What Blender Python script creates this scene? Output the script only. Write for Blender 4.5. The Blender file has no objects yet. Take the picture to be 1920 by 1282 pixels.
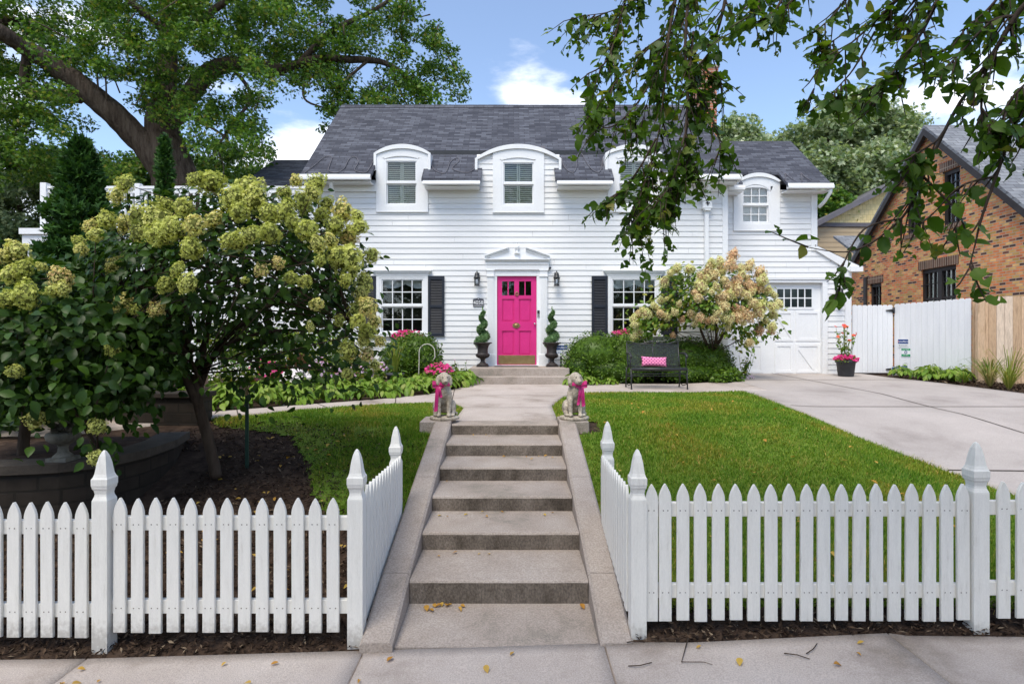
import bpy, bmesh, math, random
import numpy as np
from mathutils import Vector, Matrix

random.seed(7)
RNG = np.random.default_rng(7)
R = math.radians
SC = bpy.context.scene
COL = SC.collection

# ------------------------------------------------------------------ camera, sky, sun, exposure
CAMZ = 1.84
F = 1100.0          # focal length in pixels of the 1920 px wide photograph
cam_data = bpy.data.cameras.new('camera')
cam = bpy.data.objects.new('camera', cam_data)
COL.objects.link(cam)
cam.location = (0, 0, CAMZ)
cam.rotation_euler = (R(90), 0, 0)
cam_data.sensor_width = 36
cam_data.lens = 36 * F / 1920
cam_data.shift_x = -3 / 1920
cam_data.shift_y = -5 / 1920
cam_data.clip_start = 0.05
cam_data.clip_end = 2000
SC.camera = cam

SUN_VEC = Vector((-0.45, -1.0, 1.95)).normalized()
SUN_EL = math.asin(SUN_VEC.z)
SUN_ROT = math.atan2(SUN_VEC.x, SUN_VEC.y)
sun_data = bpy.data.lights.new('sun', 'SUN')
sun_data.energy = 2.45
sun_data.angle = R(36)
sun_data.color = (1.0, 0.92, 0.77)
sun = bpy.data.objects.new('sun', sun_data)
COL.objects.link(sun)
sun.rotation_euler = (-SUN_VEC).to_track_quat('-Z', 'Y').to_euler()
sun.location = (-6, -9, 18)

world = bpy.data.worlds.new('World')
SC.world = world
world.use_nodes = True
wn, wl = world.node_tree.nodes, world.node_tree.links
wn.clear()
w_out = wn.new('ShaderNodeOutputWorld')
w_bg = wn.new('ShaderNodeBackground')
w_bg.inputs['Strength'].default_value = 0.145
w_sky = wn.new('ShaderNodeTexSky')
w_sky.sky_type = 'NISHITA'
w_sky.sun_disc = False
w_sky.sun_elevation = SUN_EL
w_sky.sun_rotation = SUN_ROT
w_sky.air_density = 1.0
w_sky.dust_density = 0.2
w_sky.ozone_density = 2.6
w_tc = wn.new('ShaderNodeTexCoord')
w_sep = wn.new('ShaderNodeSeparateXYZ')
wl.new(w_tc.outputs['Generated'], w_sep.inputs[0])
w_map = wn.new('ShaderNodeMapping')
w_map.inputs['Scale'].default_value = (1.0, 1.0, 2.6)
w_map.inputs['Location'].default_value = (-1.5, 0.696, 1.521)
wl.new(w_tc.outputs['Generated'], w_map.inputs[0])
w_noise = wn.new('ShaderNodeTexNoise')
w_noise.inputs['Scale'].default_value = 3.106
w_noise.inputs['Detail'].default_value = 9
w_noise.inputs['Roughness'].default_value = 0.56
wl.new(w_map.outputs[0], w_noise.inputs['Vector'])
w_el = wn.new('ShaderNodeMapRange')          # clouds thin out with height
w_el.inputs['From Min'].default_value = 0.18
w_el.inputs['From Max'].default_value = 0.52
w_el.inputs['To Min'].default_value = 0.13
w_el.inputs['To Max'].default_value = -0.10
wl.new(w_sep.outputs['Z'], w_el.inputs['Value'])
w_add = wn.new('ShaderNodeMath'); w_add.operation = 'ADD'
wl.new(w_noise.outputs['Fac'], w_add.inputs[0]); wl.new(w_el.outputs[0], w_add.inputs[1])
w_ramp = wn.new('ShaderNodeMapRange'); w_ramp.interpolation_type = 'SMOOTHSTEP'
w_ramp.inputs['From Min'].default_value = 0.52
w_ramp.inputs['From Max'].default_value = 0.73
wl.new(w_add.outputs[0], w_ramp.inputs['Value'])
w_mix = wn.new('ShaderNodeMixRGB')
w_mix.inputs['Color2'].default_value = (7.4, 7.4, 7.6, 1)
w_tint = wn.new('ShaderNodeMixRGB')
w_tint.blend_type = 'MIX'
w_tint.inputs['Fac'].default_value = 0.04
w_tint.inputs['Color2'].default_value = (7.6, 7.3, 7.0, 1)
wl.new(w_sky.outputs[0], w_tint.inputs['Color1'])
wl.new(w_tint.outputs[0], w_mix.inputs['Color1'])
wl.new(w_ramp.outputs[0], w_mix.inputs['Fac'])
wl.new(w_mix.outputs[0], w_bg.inputs['Color'])
wl.new(w_bg.outputs[0], w_out.inputs['Surface'])

SC.view_settings.view_transform = 'Standard'
SC.view_settings.look = 'None'
SC.view_settings.gamma = 1.0
SC.view_settings.exposure = 0.80
SC.render.engine = 'CYCLES'
SC.cycles.max_bounces = 8
SC.cycles.transparent_max_bounces = 12
SC.cycles.use_denoising = True
SC.cycles.sample_clamp_indirect = 6

# ------------------------------------------------------------------ materials
def new_mat(name):
    m = bpy.data.materials.new(name)
    m.use_nodes = True
    n = m.node_tree.nodes
    n.clear()
    out = n.new('ShaderNodeOutputMaterial')
    b = n.new('ShaderNodeBsdfPrincipled')
    m.node_tree.links.new(b.outputs[0], out.inputs[0])
    return m, n, m.node_tree.links, b, out

def ramp_node(n, cols):
    r = n.new('ShaderNodeValToRGB')
    e = r.color_ramp.elements
    while len(e) < len(cols):
        e.new(0.5)
    for i, c in enumerate(cols):
        if len(c) == 4:
            e[i].position = c[0]; e[i].color = (c[1], c[2], c[3], 1)
        else:
            e[i].position = i / max(1, len(cols) - 1); e[i].color = (*c, 1)
    return r

def mat(name, cols, scale=4.0, rough=0.6, bump=0.0, bscale=60.0, spec=0.4, metal=0.0, mode='noise', detail=5, stretch=None, fine=None, bdist=0.01):
    m, n, l, b, out = new_mat(name)
    b.inputs['Roughness'].default_value = rough
    b.inputs['Specular IOR Level'].default_value = spec
    b.inputs['Metallic'].default_value = metal
    tc = n.new('ShaderNodeTexCoord')
    vec = tc.outputs['Object']
    if stretch:
        mp = n.new('ShaderNodeMapping'); mp.inputs['Scale'].default_value = stretch
        l.new(vec, mp.inputs[0]); vec = mp.outputs[0]
    if len(cols) == 1:
        b.inputs['Base Color'].default_value = (*cols[0][-3:], 1)
    else:
        r = ramp_node(n, cols)
        if mode == 'noise':
            t = n.new('ShaderNodeTexNoise'); t.inputs['Scale'].default_value = scale
            t.inputs['Detail'].default_value = detail; t.inputs['Roughness'].default_value = 0.65
            l.new(vec, t.inputs['Vector'])
            mr = n.new('ShaderNodeMapRange'); mr.inputs['From Min'].default_value = 0.3; mr.inputs['From Max'].default_value = 0.7
            l.new(t.outputs['Fac'], mr.inputs['Value']); l.new(mr.outputs[0], r.inputs['Fac'])
        elif mode == 'island':
            g = n.new('ShaderNodeNewGeometry'); l.new(g.outputs['Random Per Island'], r.inputs['Fac'])
        elif mode == 'object':
            g = n.new('ShaderNodeObjectInfo'); l.new(g.outputs['Random'], r.inputs['Fac'])
        col = r.outputs[0]
        if fine:
            t2 = n.new('ShaderNodeTexNoise'); t2.inputs['Scale'].default_value = fine[0]; t2.inputs['Detail'].default_value = 3
            l.new(vec, t2.inputs['Vector'])
            r2 = ramp_node(n, [(0.35, 1 - fine[1], 1 - fine[1], 1 - fine[1]), (0.65, 1 + fine[1], 1 + fine[1], 1 + fine[1])])
            mx = n.new('ShaderNodeMixRGB'); mx.blend_type = 'MULTIPLY'; mx.inputs['Fac'].default_value = 1
            l.new(t2.outputs['Fac'], r2.inputs['Fac']); l.new(col, mx.inputs[1]); l.new(r2.outputs[0], mx.inputs[2]); col = mx.outputs[0]
        l.new(col, b.inputs['Base Color'])
    if bump:
        t = n.new('ShaderNodeTexNoise'); t.inputs['Scale'].default_value = bscale; t.inputs['Detail'].default_value = 4
        l.new(vec, t.inputs['Vector'])
        bp = n.new('ShaderNodeBump'); bp.inputs['Strength'].default_value = bump; bp.inputs['Distance'].default_value = bdist
        l.new(t.outputs['Fac'], bp.inputs['Height']); l.new(bp.outputs[0], b.inputs['Normal'])
    return m

def leaf_mat(name, cols, rough=0.5, trans=0.3, spec=0.2, mode='island', tint=(1.25, 1.35, 0.5), patch=None):
    m, n, l, b, out = new_mat(name)
    b.inputs['Roughness'].default_value = rough
    b.inputs['Specular IOR Level'].default_value = spec
    r = ramp_node(n, cols)
    g = n.new('ShaderNodeNewGeometry')
    l.new(g.outputs['Random Per Island'], r.inputs['Fac'])
    col = r.outputs[0]
    if mode == 'both':
        oi = n.new('ShaderNodeObjectInfo')
        ma = n.new('ShaderNodeMath'); ma.operation = 'MULTIPLY_ADD'
        ma.inputs[1].default_value = 0.35
        l.new(g.outputs['Random Per Island'], ma.inputs[0])
        mb = n.new('ShaderNodeMath'); mb.operation = 'MULTIPLY'; mb.inputs[1].default_value = 0.65
        l.new(oi.outputs['Random'], mb.inputs[0]); l.new(mb.outputs[0], ma.inputs[2]); l.new(ma.outputs[0], r.inputs['Fac'])
    if patch:            # drier and lusher patches
        tc = n.new('ShaderNodeTexCoord'); nz = n.new('ShaderNodeTexNoise'); nz.inputs['Scale'].default_value = patch[0]; nz.inputs['Detail'].default_value = 4
        l.new(tc.outputs['Object'], nz.inputs['Vector'])
        pr = ramp_node(n, [(0.36, *patch[1]), (0.5, 1, 1, 1), (0.66, *patch[2])])
        pm = n.new('ShaderNodeMixRGB'); pm.blend_type = 'MULTIPLY'; pm.inputs['Fac'].default_value = 1
        l.new(nz.outputs['Fac'], pr.inputs['Fac']); l.new(col, pm.inputs[1]); l.new(pr.outputs[0], pm.inputs[2]); col = pm.outputs[0]
    l.new(col, b.inputs['Base Color'])
    if trans > 0:
        t = n.new('ShaderNodeBsdfTranslucent')
        mx = n.new('ShaderNodeMixRGB'); mx.blend_type = 'MULTIPLY'; mx.inputs['Fac'].default_value = 1
        mx.inputs[2].default_value = (*tint, 1)
        l.new(col, mx.inputs[1]); l.new(mx.outputs[0], t.inputs['Color'])
        ms = n.new('ShaderNodeMixShader'); ms.inputs['Fac'].default_value = trans
        l.new(b.outputs[0], ms.inputs[1]); l.new(t.outputs[0], ms.inputs[2]); l.new(ms.outputs[0], out.inputs[0])
    return m

def brick_mat(name, cols, mortar, bw, bh, msize=0.012, rough=0.8, bump=0.4, offset=0.5, noise=0.25, nscale=6, uv=True, extra=0.0):
    """courses laid out on the UV map in metres; every unit gets a colour of its own from the ramp"""
    m, n, l, b, out = new_mat(name)
    b.inputs['Roughness'].default_value = rough
    b.inputs['Specular IOR Level'].default_value = 0.25
    tc = n.new('ShaderNodeTexCoord')
    vec = tc.outputs['UV' if uv else 'Object']
    t = n.new('ShaderNodeTexBrick')
    t.offset = offset
    t.inputs['Scale'].default_value = 1.0
    t.inputs['Brick Width'].default_value = bw
    t.inputs['Row Height'].default_value = bh
    t.inputs['Mortar Size'].default_value = msize
    t.inputs['Mortar Smooth'].default_value = 0.2
    t.inputs['Color1'].default_value = (0, 0, 0, 1)
    t.inputs['Color2'].default_value = (1, 1, 1, 1)
    t.inputs['Mortar'].default_value = (0.5, 0.5, 0.5, 1)
    l.new(vec, t.inputs['Vector'])
    r = ramp_node(n, cols)
    l.new(t.outputs['Color'], r.inputs['Fac'])
    nz = n.new('ShaderNodeTexNoise'); nz.inputs['Scale'].default_value = nscale; nz.inputs['Detail'].default_value = 6
    l.new(vec, nz.inputs['Vector'])
    r2 = ramp_node(n, [(0.3, 1 - noise, 1 - noise, 1 - noise), (0.7, 1 + noise, 1 + noise, 1 + noise)])
    l.new(nz.outputs['Fac'], r2.inputs['Fac'])
    mu = n.new('ShaderNodeMixRGB'); mu.blend_type = 'MULTIPLY'; mu.inputs['Fac'].default_value = 1
    l.new(r.outputs[0], mu.inputs[1]); l.new(r2.outputs[0], mu.inputs[2])
    mx = n.new('ShaderNodeMixRGB'); mx.inputs[2].default_value = (*mortar, 1)
    l.new(t.outputs['Fac'], mx.inputs['Fac']); l.new(mu.outputs[0], mx.inputs[1]); l.new(mx.outputs[0], b.inputs['Base Color'])
    bp = n.new('ShaderNodeBump'); bp.inputs['Strength'].default_value = bump; bp.inputs['Distance'].default_value = 0.008
    bp.invert = True
    l.new(t.outputs['Fac'], bp.inputs['Height']); l.new(bp.outputs[0], b.inputs['Normal'])
    return m

def glass_mat(name, tint=(1, 1, 1), refl=1.0):
    m, n, l, b, out = new_mat(name)
    n.remove(b)
    tr = n.new('ShaderNodeBsdfTransparent'); tr.inputs[0].default_value = (*tint, 1)
    gl = n.new('ShaderNodeBsdfGlossy'); gl.inputs['Roughness'].default_value = 0.02
    fr = n.new('ShaderNodeFresnel'); fr.inputs[0].default_value = 1.55
    ad = n.new('ShaderNodeMath'); ad.operation = 'MULTIPLY'; ad.inputs[1].default_value = refl
    l.new(fr.outputs[0], ad.inputs[0])
    ms = n.new('ShaderNodeMixShader')
    l.new(ad.outputs[0], ms.inputs[0]); l.new(tr.outputs[0], ms.inputs[1]); l.new(gl.outputs[0], ms.inputs[2]); l.new(ms.outputs[0], out.inputs[0])
    return m

WHITE = mat('white_paint', [(0.76, 0.77, 0.79), (0.82, 0.83, 0.84)], scale=1.2, rough=0.45, fine=(30, 0.02), bump=0.04, bscale=50)
SIDING = mat('white_siding', [(0.700, 0.703, 0.708), (0.800, 0.802, 0.805)], scale=0.7, rough=0.5, stretch=(0.5, 1, 6), fine=(22, 0.02))
PICKET = mat('fence_paint', [(0.000, 0.660, 0.637, 0.587), (0.250, 0.740, 0.721, 0.675), (1.000, 0.800, 0.779, 0.731)], scale=5, rough=0.6, stretch=(8, 8, 0.9), fine=(60, 0.04), bump=0.25, bscale=70)
def add_splash(m, z0, z1, col):
    """irregular soil splash on the lowest part of a board"""
    n, l = m.node_tree.nodes, m.node_tree.links
    b = [x for x in n if x.type == 'BSDF_PRINCIPLED'][0]; old = b.inputs['Base Color'].links[0].from_socket
    tc = n.new('ShaderNodeTexCoord'); sp = n.new('ShaderNodeSeparateXYZ'); l.new(tc.outputs['Object'], sp.inputs[0])
    mr = n.new('ShaderNodeMapRange'); mr.inputs['From Min'].default_value = z1; mr.inputs['From Max'].default_value = z0; l.new(sp.outputs['Z'], mr.inputs['Value'])
    nz = n.new('ShaderNodeTexNoise'); nz.inputs['Scale'].default_value = 34; nz.inputs['Detail'].default_value = 7; l.new(tc.outputs['Object'], nz.inputs['Vector'])
    mu = n.new('ShaderNodeMath'); mu.operation = 'MULTIPLY'; l.new(mr.outputs[0], mu.inputs[0]); l.new(nz.outputs['Fac'], mu.inputs[1])
    r = n.new('ShaderNodeMapRange'); r.inputs['From Min'].default_value = .22; r.inputs['From Max'].default_value = .48; r.inputs['To Max'].default_value = .42; l.new(mu.outputs[0], r.inputs['Value'])
    mx = n.new('ShaderNodeMixRGB'); mx.inputs[2].default_value = (*col, 1); l.new(r.outputs[0], mx.inputs[0]); l.new(old, mx.inputs[1]); l.new(mx.outputs[0], b.inputs['Base Color'])
add_splash(PICKET, .04, .25, (.20, .165, .13))
SHINGLE = brick_mat('roof_shingles', [(0.043, 0.046, 0.061), (0.073, 0.077, 0.096), (0.110, 0.117, 0.143)], (0.040, 0.040, 0.048), 0.27, 0.098, 0.0065, rough=0.9, bump=0.7, noise=0.16, nscale=9.0)
SLATE = brick_mat('grey_roof_shingles', [(0.15, 0.16, 0.18), (0.19, 0.20, 0.22), (0.24, 0.25, 0.27)], (0.08, 0.08, 0.09), 0.3, 0.14, 0.008, rough=0.9, bump=0.4, noise=0.15)
BRICK = brick_mat('mixed_brick', [(0.000, 0.078, 0.050, 0.048), (0.100, 0.108, 0.057, 0.048), (0.160, 0.652, 0.185, 0.073), (0.450, 0.775, 0.284, 0.097), (0.620, 0.512, 0.312, 0.084), (0.850, 0.833, 0.484, 0.181), (1.000, 0.698, 0.185, 0.084)],
                  (0.52, 0.40, 0.28), 0.168, 0.060, 0.008, rough=0.85, bump=0.6, noise=0.22)
SOLDIER = brick_mat('soldier_brick', [(0.10, 0.055, 0.04), (0.20, 0.12, 0.08), (0.14, 0.07, 0.05)], (0.40, 0.32, 0.24), 0.4, 0.075, 0.010, rough=0.85, offset=0.0)
CHIMNEY = brick_mat('chimney_brick', [(0.35, 0.10, 0.05), (0.45, 0.17, 0.09), (0.28, 0.08, 0.05)], (0.45, 0.38, 0.32), 0.21, 0.075, 0.01)
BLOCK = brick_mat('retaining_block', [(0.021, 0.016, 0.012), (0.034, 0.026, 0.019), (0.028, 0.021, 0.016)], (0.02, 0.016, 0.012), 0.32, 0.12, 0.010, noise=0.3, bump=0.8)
CONC = mat('concrete', [(0.0, .25, .205, .17), (0.42, 0.42, 0.36, 0.32), (1.0, 0.50, 0.44, 0.40)], scale=1.1, rough=0.85, bump=0.5, bscale=160, fine=(130, 0.16), detail=8, spec=0.25)
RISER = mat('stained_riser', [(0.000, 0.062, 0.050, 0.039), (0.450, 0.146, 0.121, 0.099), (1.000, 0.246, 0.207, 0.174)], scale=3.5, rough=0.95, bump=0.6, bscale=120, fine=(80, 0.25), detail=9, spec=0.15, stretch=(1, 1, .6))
CONC_STEP = mat('step_concrete', [(0.0, .19, .175, .145), (0.4, 0.34, 0.285, 0.245), (1.0, 0.42, 0.365, 0.325)], scale=1.6, rough=0.9, bump=0.5, bscale=140, fine=(90, 0.18), detail=9, spec=0.2)
CONC_DRIVE = mat('driveway_concrete', [(0.0, .285, .250, .232), (0.45, .375, .335, .312), (1.0, .43, .385, .36)], scale=0.9, rough=0.85, bump=0.3, bscale=120, fine=(110, 0.12), detail=8, spec=0.25)
JOINT = mat('joint_dirt', [(0.055, 0.045, 0.035), (0.10, 0.08, 0.06)], scale=20, rough=0.95)
EARTH = mat('dark_mulch_soil', [(0.022, 0.014, 0.010), (0.055, 0.036, 0.026), (0.09, 0.06, 0.042)], scale=9, rough=0.95, bump=1.0, bscale=45, detail=9, spec=0.1)
SOD = mat('lawn_soil', [(0.000, 0.112, 0.132, 0.026), (0.400, 0.124, 0.204, 0.026), (1.000, 0.192, 0.216, 0.043)], scale=2.2, rough=0.95, bump=0.8, bscale=60, spec=0.1)
BARK = mat('oak_bark', [(0.032, 0.023, 0.018), (0.077, 0.059, 0.047), (0.117, 0.095, 0.077)], scale=9, rough=0.95, stretch=(1, 1, 0.16), bump=1.0, bscale=14, detail=9, spec=0.1, bdist=.06)
TWIG = mat('twig_bark', [(0.040, 0.028, 0.020), (0.09, 0.065, 0.048)], scale=14, rough=0.9, bump=0.6, bscale=50, stretch=(1, 1, 0.3), spec=0.15)
BLACKMETAL = mat('black_metal', [(0.012, 0.013, 0.015), (0.022, 0.023, 0.026)], scale=20, rough=0.42, spec=0.5)
BRONZE = mat('bronze_urn', [(0.018, 0.016, 0.016), (0.05, 0.036, 0.032)], scale=9, rough=0.55, bump=0.3, bscale=50)
SHUTTER = mat('charcoal_shutter', [(0.010, 0.014, 0.023), (0.017, 0.021, 0.034)], scale=5, rough=0.5)
PINK = mat('magenta_door_paint', [(0.60, 0.022, 0.19), (0.68, 0.03, 0.225)], scale=2.5, rough=0.38, fine=(40, 0.03), bump=0.05, bscale=90)
RIBBON = mat('magenta_ribbon', [(0.42, 0.012, 0.13), (0.62, 0.03, 0.22)], scale=10, rough=0.45)
BRASS = mat('aged_brass', [(0.30, 0.20, 0.09), (0.42, 0.30, 0.15)], scale=6, rough=0.4, metal=0.85)
STEEL = mat('steel', [(0.55, 0.55, 0.56)], rough=0.3, metal=1.0)
GLASS = glass_mat('window_glass', (0.93, 0.95, 0.95), 0.9)
LAMP_GLASS = glass_mat('lamp_glass', (0.96, 0.98, 1.0), 0.8)
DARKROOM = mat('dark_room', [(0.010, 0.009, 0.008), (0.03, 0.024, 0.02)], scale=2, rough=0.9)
BLIND = mat('shutter_blind', [(.74, .75, .62), (.82, .83, .70)], scale=3, rough=0.5)
CURTAIN_OR_SKY = mat('curtain_or_sky_sheet', [(0.715, 0.754, 0.780), (0.850, 0.850, 0.850)], scale=5, rough=0.8)  # curtain cloth; its paleness also paints reflected sky in the wing window
TAN = mat('tan_siding', [(0.45, 0.34, 0.21), (0.50, 0.39, 0.25)], scale=2, rough=0.7)
YELLOW = brick_mat('yellow_shakes', [(0.72, 0.58, 0.28), (0.78, 0.64, 0.34)], (0.5, 0.4, 0.2), 0.16, 0.2, 0.006, noise=0.08)
GREYTRIM = mat('grey_trim', [(0.11, 0.105, 0.12), (0.15, 0.14, 0.155)], scale=3, rough=0.6)
DARKTRIM = mat('dark_brown_trim', [(0.022, 0.018, 0.018), (0.04, 0.034, 0.034)], scale=5, rough=0.6)
STONE = mat('cast_stone', [(0.000, 0.144, 0.121, 0.092), (0.350, 0.360, 0.310, 0.248), (1.000, 0.552, 0.494, 0.410)], scale=9, rough=0.9, bump=0.8, bscale=60, fine=(50, 0.2))
DARKPOT = mat('charcoal_pot', [(0.028, 0.030, 0.034), (0.05, 0.052, 0.058)], scale=8, rough=0.6)
GREENPOST = mat('green_stake', [(0.010, 0.035, 0.022), (0.02, 0.06, 0.04)], scale=12, rough=0.55)
def wood_mat(name, c1, c2):
    return mat(name, [c1, c2, tuple(x * 0.8 for x in c1)], scale=7, rough=0.75, stretch=(3, 3, 0.35), bump=0.25, bscale=40, fine=(30, 0.1))
CEDAR = [wood_mat('cedar_tan', (0.50, 0.33, 0.20), (0.62, 0.44, 0.29)), wood_mat('cedar_orange', (0.60, 0.31, 0.11), (0.66, 0.38, 0.17)),
         wood_mat('cedar_pale', (0.58, 0.45, 0.34), (0.68, 0.55, 0.43)), wood_mat('cedar_brown', (0.40, 0.26, 0.16), (0.52, 0.36, 0.23))]
LETTER = mat('white_lettering', [(0.85, 0.85, 0.85)], rough=0.6)
BLUEINK = mat('blue_sign_ink', [(0.02, 0.06, 0.22)], rough=0.5)
REDINK = mat('red_sign_ink', [(0.55, 0.03, 0.05)], rough=0.5)
DARKINK = mat('dark_sign_ink', [(0.03, 0.035, 0.06)], rough=0.5)
GREENINK = mat('green_sign_ink', [(0.01, 0.30, 0.12)], rough=0.5)
SIGNWHITE = mat('sign_white', [(0.80, 0.82, 0.84)], rough=0.5)

OAKLEAF = leaf_mat('oak_leaf', [(0.000, 0.026, 0.071, 0.014), (0.300, 0.057, 0.133, 0.019), (0.700, 0.112, 0.212, 0.028), (0.920, 0.194, 0.292, 0.046), (1.000, 0.254, 0.212, 0.043)], trans=0.32, rough=0.42)
BACKLEAF = leaf_mat('pale_oak_leaf', [(0.122, 0.192, 0.090), (0.262, 0.336, 0.180), (0.460, 0.502, 0.329)], trans=0.3, rough=0.32, spec=0.6)
FARLEAF = leaf_mat('far_leaf', [(0.069, 0.118, 0.059), (0.147, 0.206, 0.098), (0.235, 0.294, 0.147)], trans=0.2)
ELMLEAF = leaf_mat('elm_leaf', [(0.000, 0.036, 0.078, 0.012), (0.500, 0.068, 0.130, 0.015), (0.900, 0.118, 0.192, 0.025), (1.000, 0.215, 0.200, 0.046)], trans=0.42, rough=0.4, tint=(1.4, 1.6, 0.4))
HYDLEAF = leaf_mat('hydrangea_leaf', [(0.017, 0.041, 0.008), (0.032, 0.073, 0.010), (0.055, 0.110, 0.014)], trans=0.25, rough=0.38)
HYDLEAF2 = leaf_mat('light_hydrangea_leaf', [(0.046, 0.103, 0.014), (0.092, 0.184, 0.023), (0.161, 0.253, 0.034), (0.253, 0.230, 0.034)], trans=0.3, rough=0.4)
PEACHCORE = mat('peach_flower_core', [(.30, .24, .11), (.38, .24, .15)], scale=14, rough=.9, spec=.1)
BLOOMCORE = mat('flower_head_core', [(.10, .12, .03), (.17, .17, .05)], scale=14, rough=.9, spec=.1)
LIMEBLOOM = leaf_mat('lime_petals', [(0.000, 0.468, 0.506, 0.113), (0.350, 0.620, 0.655, 0.176), (0.600, 0.771, 0.779, 0.268), (0.800, 0.826, 0.724, 0.299), (1.000, 0.771, 0.492, 0.268)], trans=0.25, rough=0.6, mode='both', tint=(1.1, 1.1, 0.7), spec=0.15)
PINKBLOOM = leaf_mat('pink_cream_petals', [(0.000, 0.711, 0.726, 0.281), (0.350, 0.833, 0.850, 0.440), (0.600, 0.833, 0.750, 0.419), (0.820, 0.830, 0.544, 0.331), (1.000, 0.688, 0.339, 0.219)], trans=0.25, rough=0.6, mode='both', tint=(1.1, 1.0, 0.8), spec=0.15)
BOXLEAF = leaf_mat('boxwood_leaf', [(0.030, 0.064, 0.006), (0.063, 0.127, 0.012), (0.128, 0.208, 0.021)], trans=0.2, rough=0.35)
CEDARLEAF = leaf_mat('arborvitae_spray', [(0.015, 0.045, 0.012), (0.033, 0.091, 0.018), (0.076, 0.160, 0.033)], trans=0.15, rough=0.6)
TOPLEAF = leaf_mat('topiary_leaf', [(0.051, 0.113, 0.042), (0.111, 0.212, 0.081), (0.220, 0.340, 0.139)], trans=0.15, rough=0.45)
HOSTALEAF = leaf_mat('hosta_leaf', [(0.085, 0.176, 0.016), (0.145, 0.255, 0.027), (0.221, 0.334, 0.045), (0.289, 0.334, 0.081)], trans=0.3, rough=0.4, tint=(1.1, 1.2, 0.5))
GRASSBLADE = leaf_mat('grass_blade', [(0.000, 0.080, 0.154, 0.013), (0.550, 0.150, 0.264, 0.021), (0.900, 0.267, 0.344, 0.038), (1.000, 0.496, 0.352, 0.114)], trans=0.3, rough=0.6, spec=0.2, patch=(1.3, (1.45, 1.02, 1.3), (.72, .88, .8)))
STRAPLEAF = leaf_mat('strap_leaf', [(0.14, 0.20, 0.03), (0.25, 0.28, 0.05), (0.36, 0.32, 0.08)], trans=0.3)
CHIPS = leaf_mat('bark_chips', [(0.0, .018, .011, .008), (0.6, .045, .028, .019), (0.9, .10, .065, .042), (1.0, .25, .19, .13)], trans=0, rough=0.9, spec=0.1)
DRYLEAF = leaf_mat('dry_leaf', [(0.35, 0.13, 0.03), (0.50, 0.27, 0.05), (0.55, 0.38, 0.08), (0.28, 0.12, 0.05)], trans=0.2, rough=0.6, mode='both')
MAGENTAPETAL = leaf_mat('magenta_petals', [(0.50, 0.015, 0.12), (0.68, 0.04, 0.22), (0.75, 0.12, 0.34)], trans=0.25, rough=0.5, tint=(1.1, .8, 1))
REDPETAL = leaf_mat('coral_petals', [(0.65, 0.05, 0.06), (0.75, 0.16, 0.05), (0.70, 0.10, 0.20)], trans=0.25, rough=0.5, tint=(1.1, .9, .8))
WHITEPETAL = leaf_mat('white_petals', [(0.75, 0.74, 0.70), (0.8, 0.72, 0.76)], trans=0.25, rough=0.5, tint=(1, 1, 1))
LILACPETAL = leaf_mat('lilac_petals', [(0.50, 0.36, 0.55), (0.65, 0.52, 0.66), (0.60, 0.25, 0.40)], trans=0.25, rough=0.5, tint=(1, 1, 1))

# ------------------------------------------------------------------ helpers
ORG = {}
def FX(px, D): return (px - 963.0) * D / F
def FZ(py, D): return CAMZ - (py - 636.0) * D / F
def P3(px, py, D): return np.array((FX(px, D), D, FZ(py, D)))

def tag(o, label=None, cat=None, group=None, kind=None):
    if label: o['label'] = label
    if cat: o['category'] = cat
    if group: o['group'] = group
    if kind: o['kind'] = kind
    return o

def thing(name, label, cat, loc=(0, 0, 0), group=None):
    o = bpy.data.objects.new(name, None)
    o.empty_display_size = 0.1
    COL.objects.link(o)
    o.location = loc
    ORG[o.name] = Vector(loc)
    return tag(o, label, cat, group)

def link(name, me, material, parent=None, smooth=False):
    o = bpy.data.objects.new(name, me)
    COL.objects.link(o)
    if material is not None and not me.materials:
        me.materials.append(material)
    if parent is not None:
        o.parent = parent
        org = ORG.get(parent.name, Vector((0, 0, 0)))
        if org.length > 0:
            me.transform(Matrix.Translation(-org))
        ORG[o.name] = org
    if smooth:
        me.polygons.foreach_set('use_smooth', [True] * len(me.polygons))
    return o

def np_mesh(name, V, T):
    """triangle (or uniform n-gon) mesh from arrays"""
    me = bpy.data.meshes.new(name)
    V = np.asarray(V, dtype=np.float32); T = np.asarray(T, dtype=np.int32)
    k = T.shape[1]
    me.vertices.add(len(V)); me.vertices.foreach_set('co', V.ravel())
    me.loops.add(T.size); me.loops.foreach_set('vertex_index', T.ravel())
    me.polygons.add(len(T))
    me.polygons.foreach_set('loop_start', np.arange(0, T.size, k, dtype=np.int32))
    me.polygons.foreach_set('loop_total', np.full(len(T), k, dtype=np.int32))
    me.update(calc_edges=True)
    me.validate()
    return me

def copy_tree(o, loc=None, rz=None, scale=None, label=None, parent=None):
    c = o.copy(); COL.objects.link(c)
    if parent is not None: c.parent = parent
    if loc is not None: c.location = loc
    if rz is not None: c.rotation_euler = (0, 0, rz)
    if scale is not None: c.scale = (scale, scale, scale)
    if label: c['label'] = label
    for ch in [x for x in o.children]:
        copy_tree(ch, parent=c)
    return c

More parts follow.
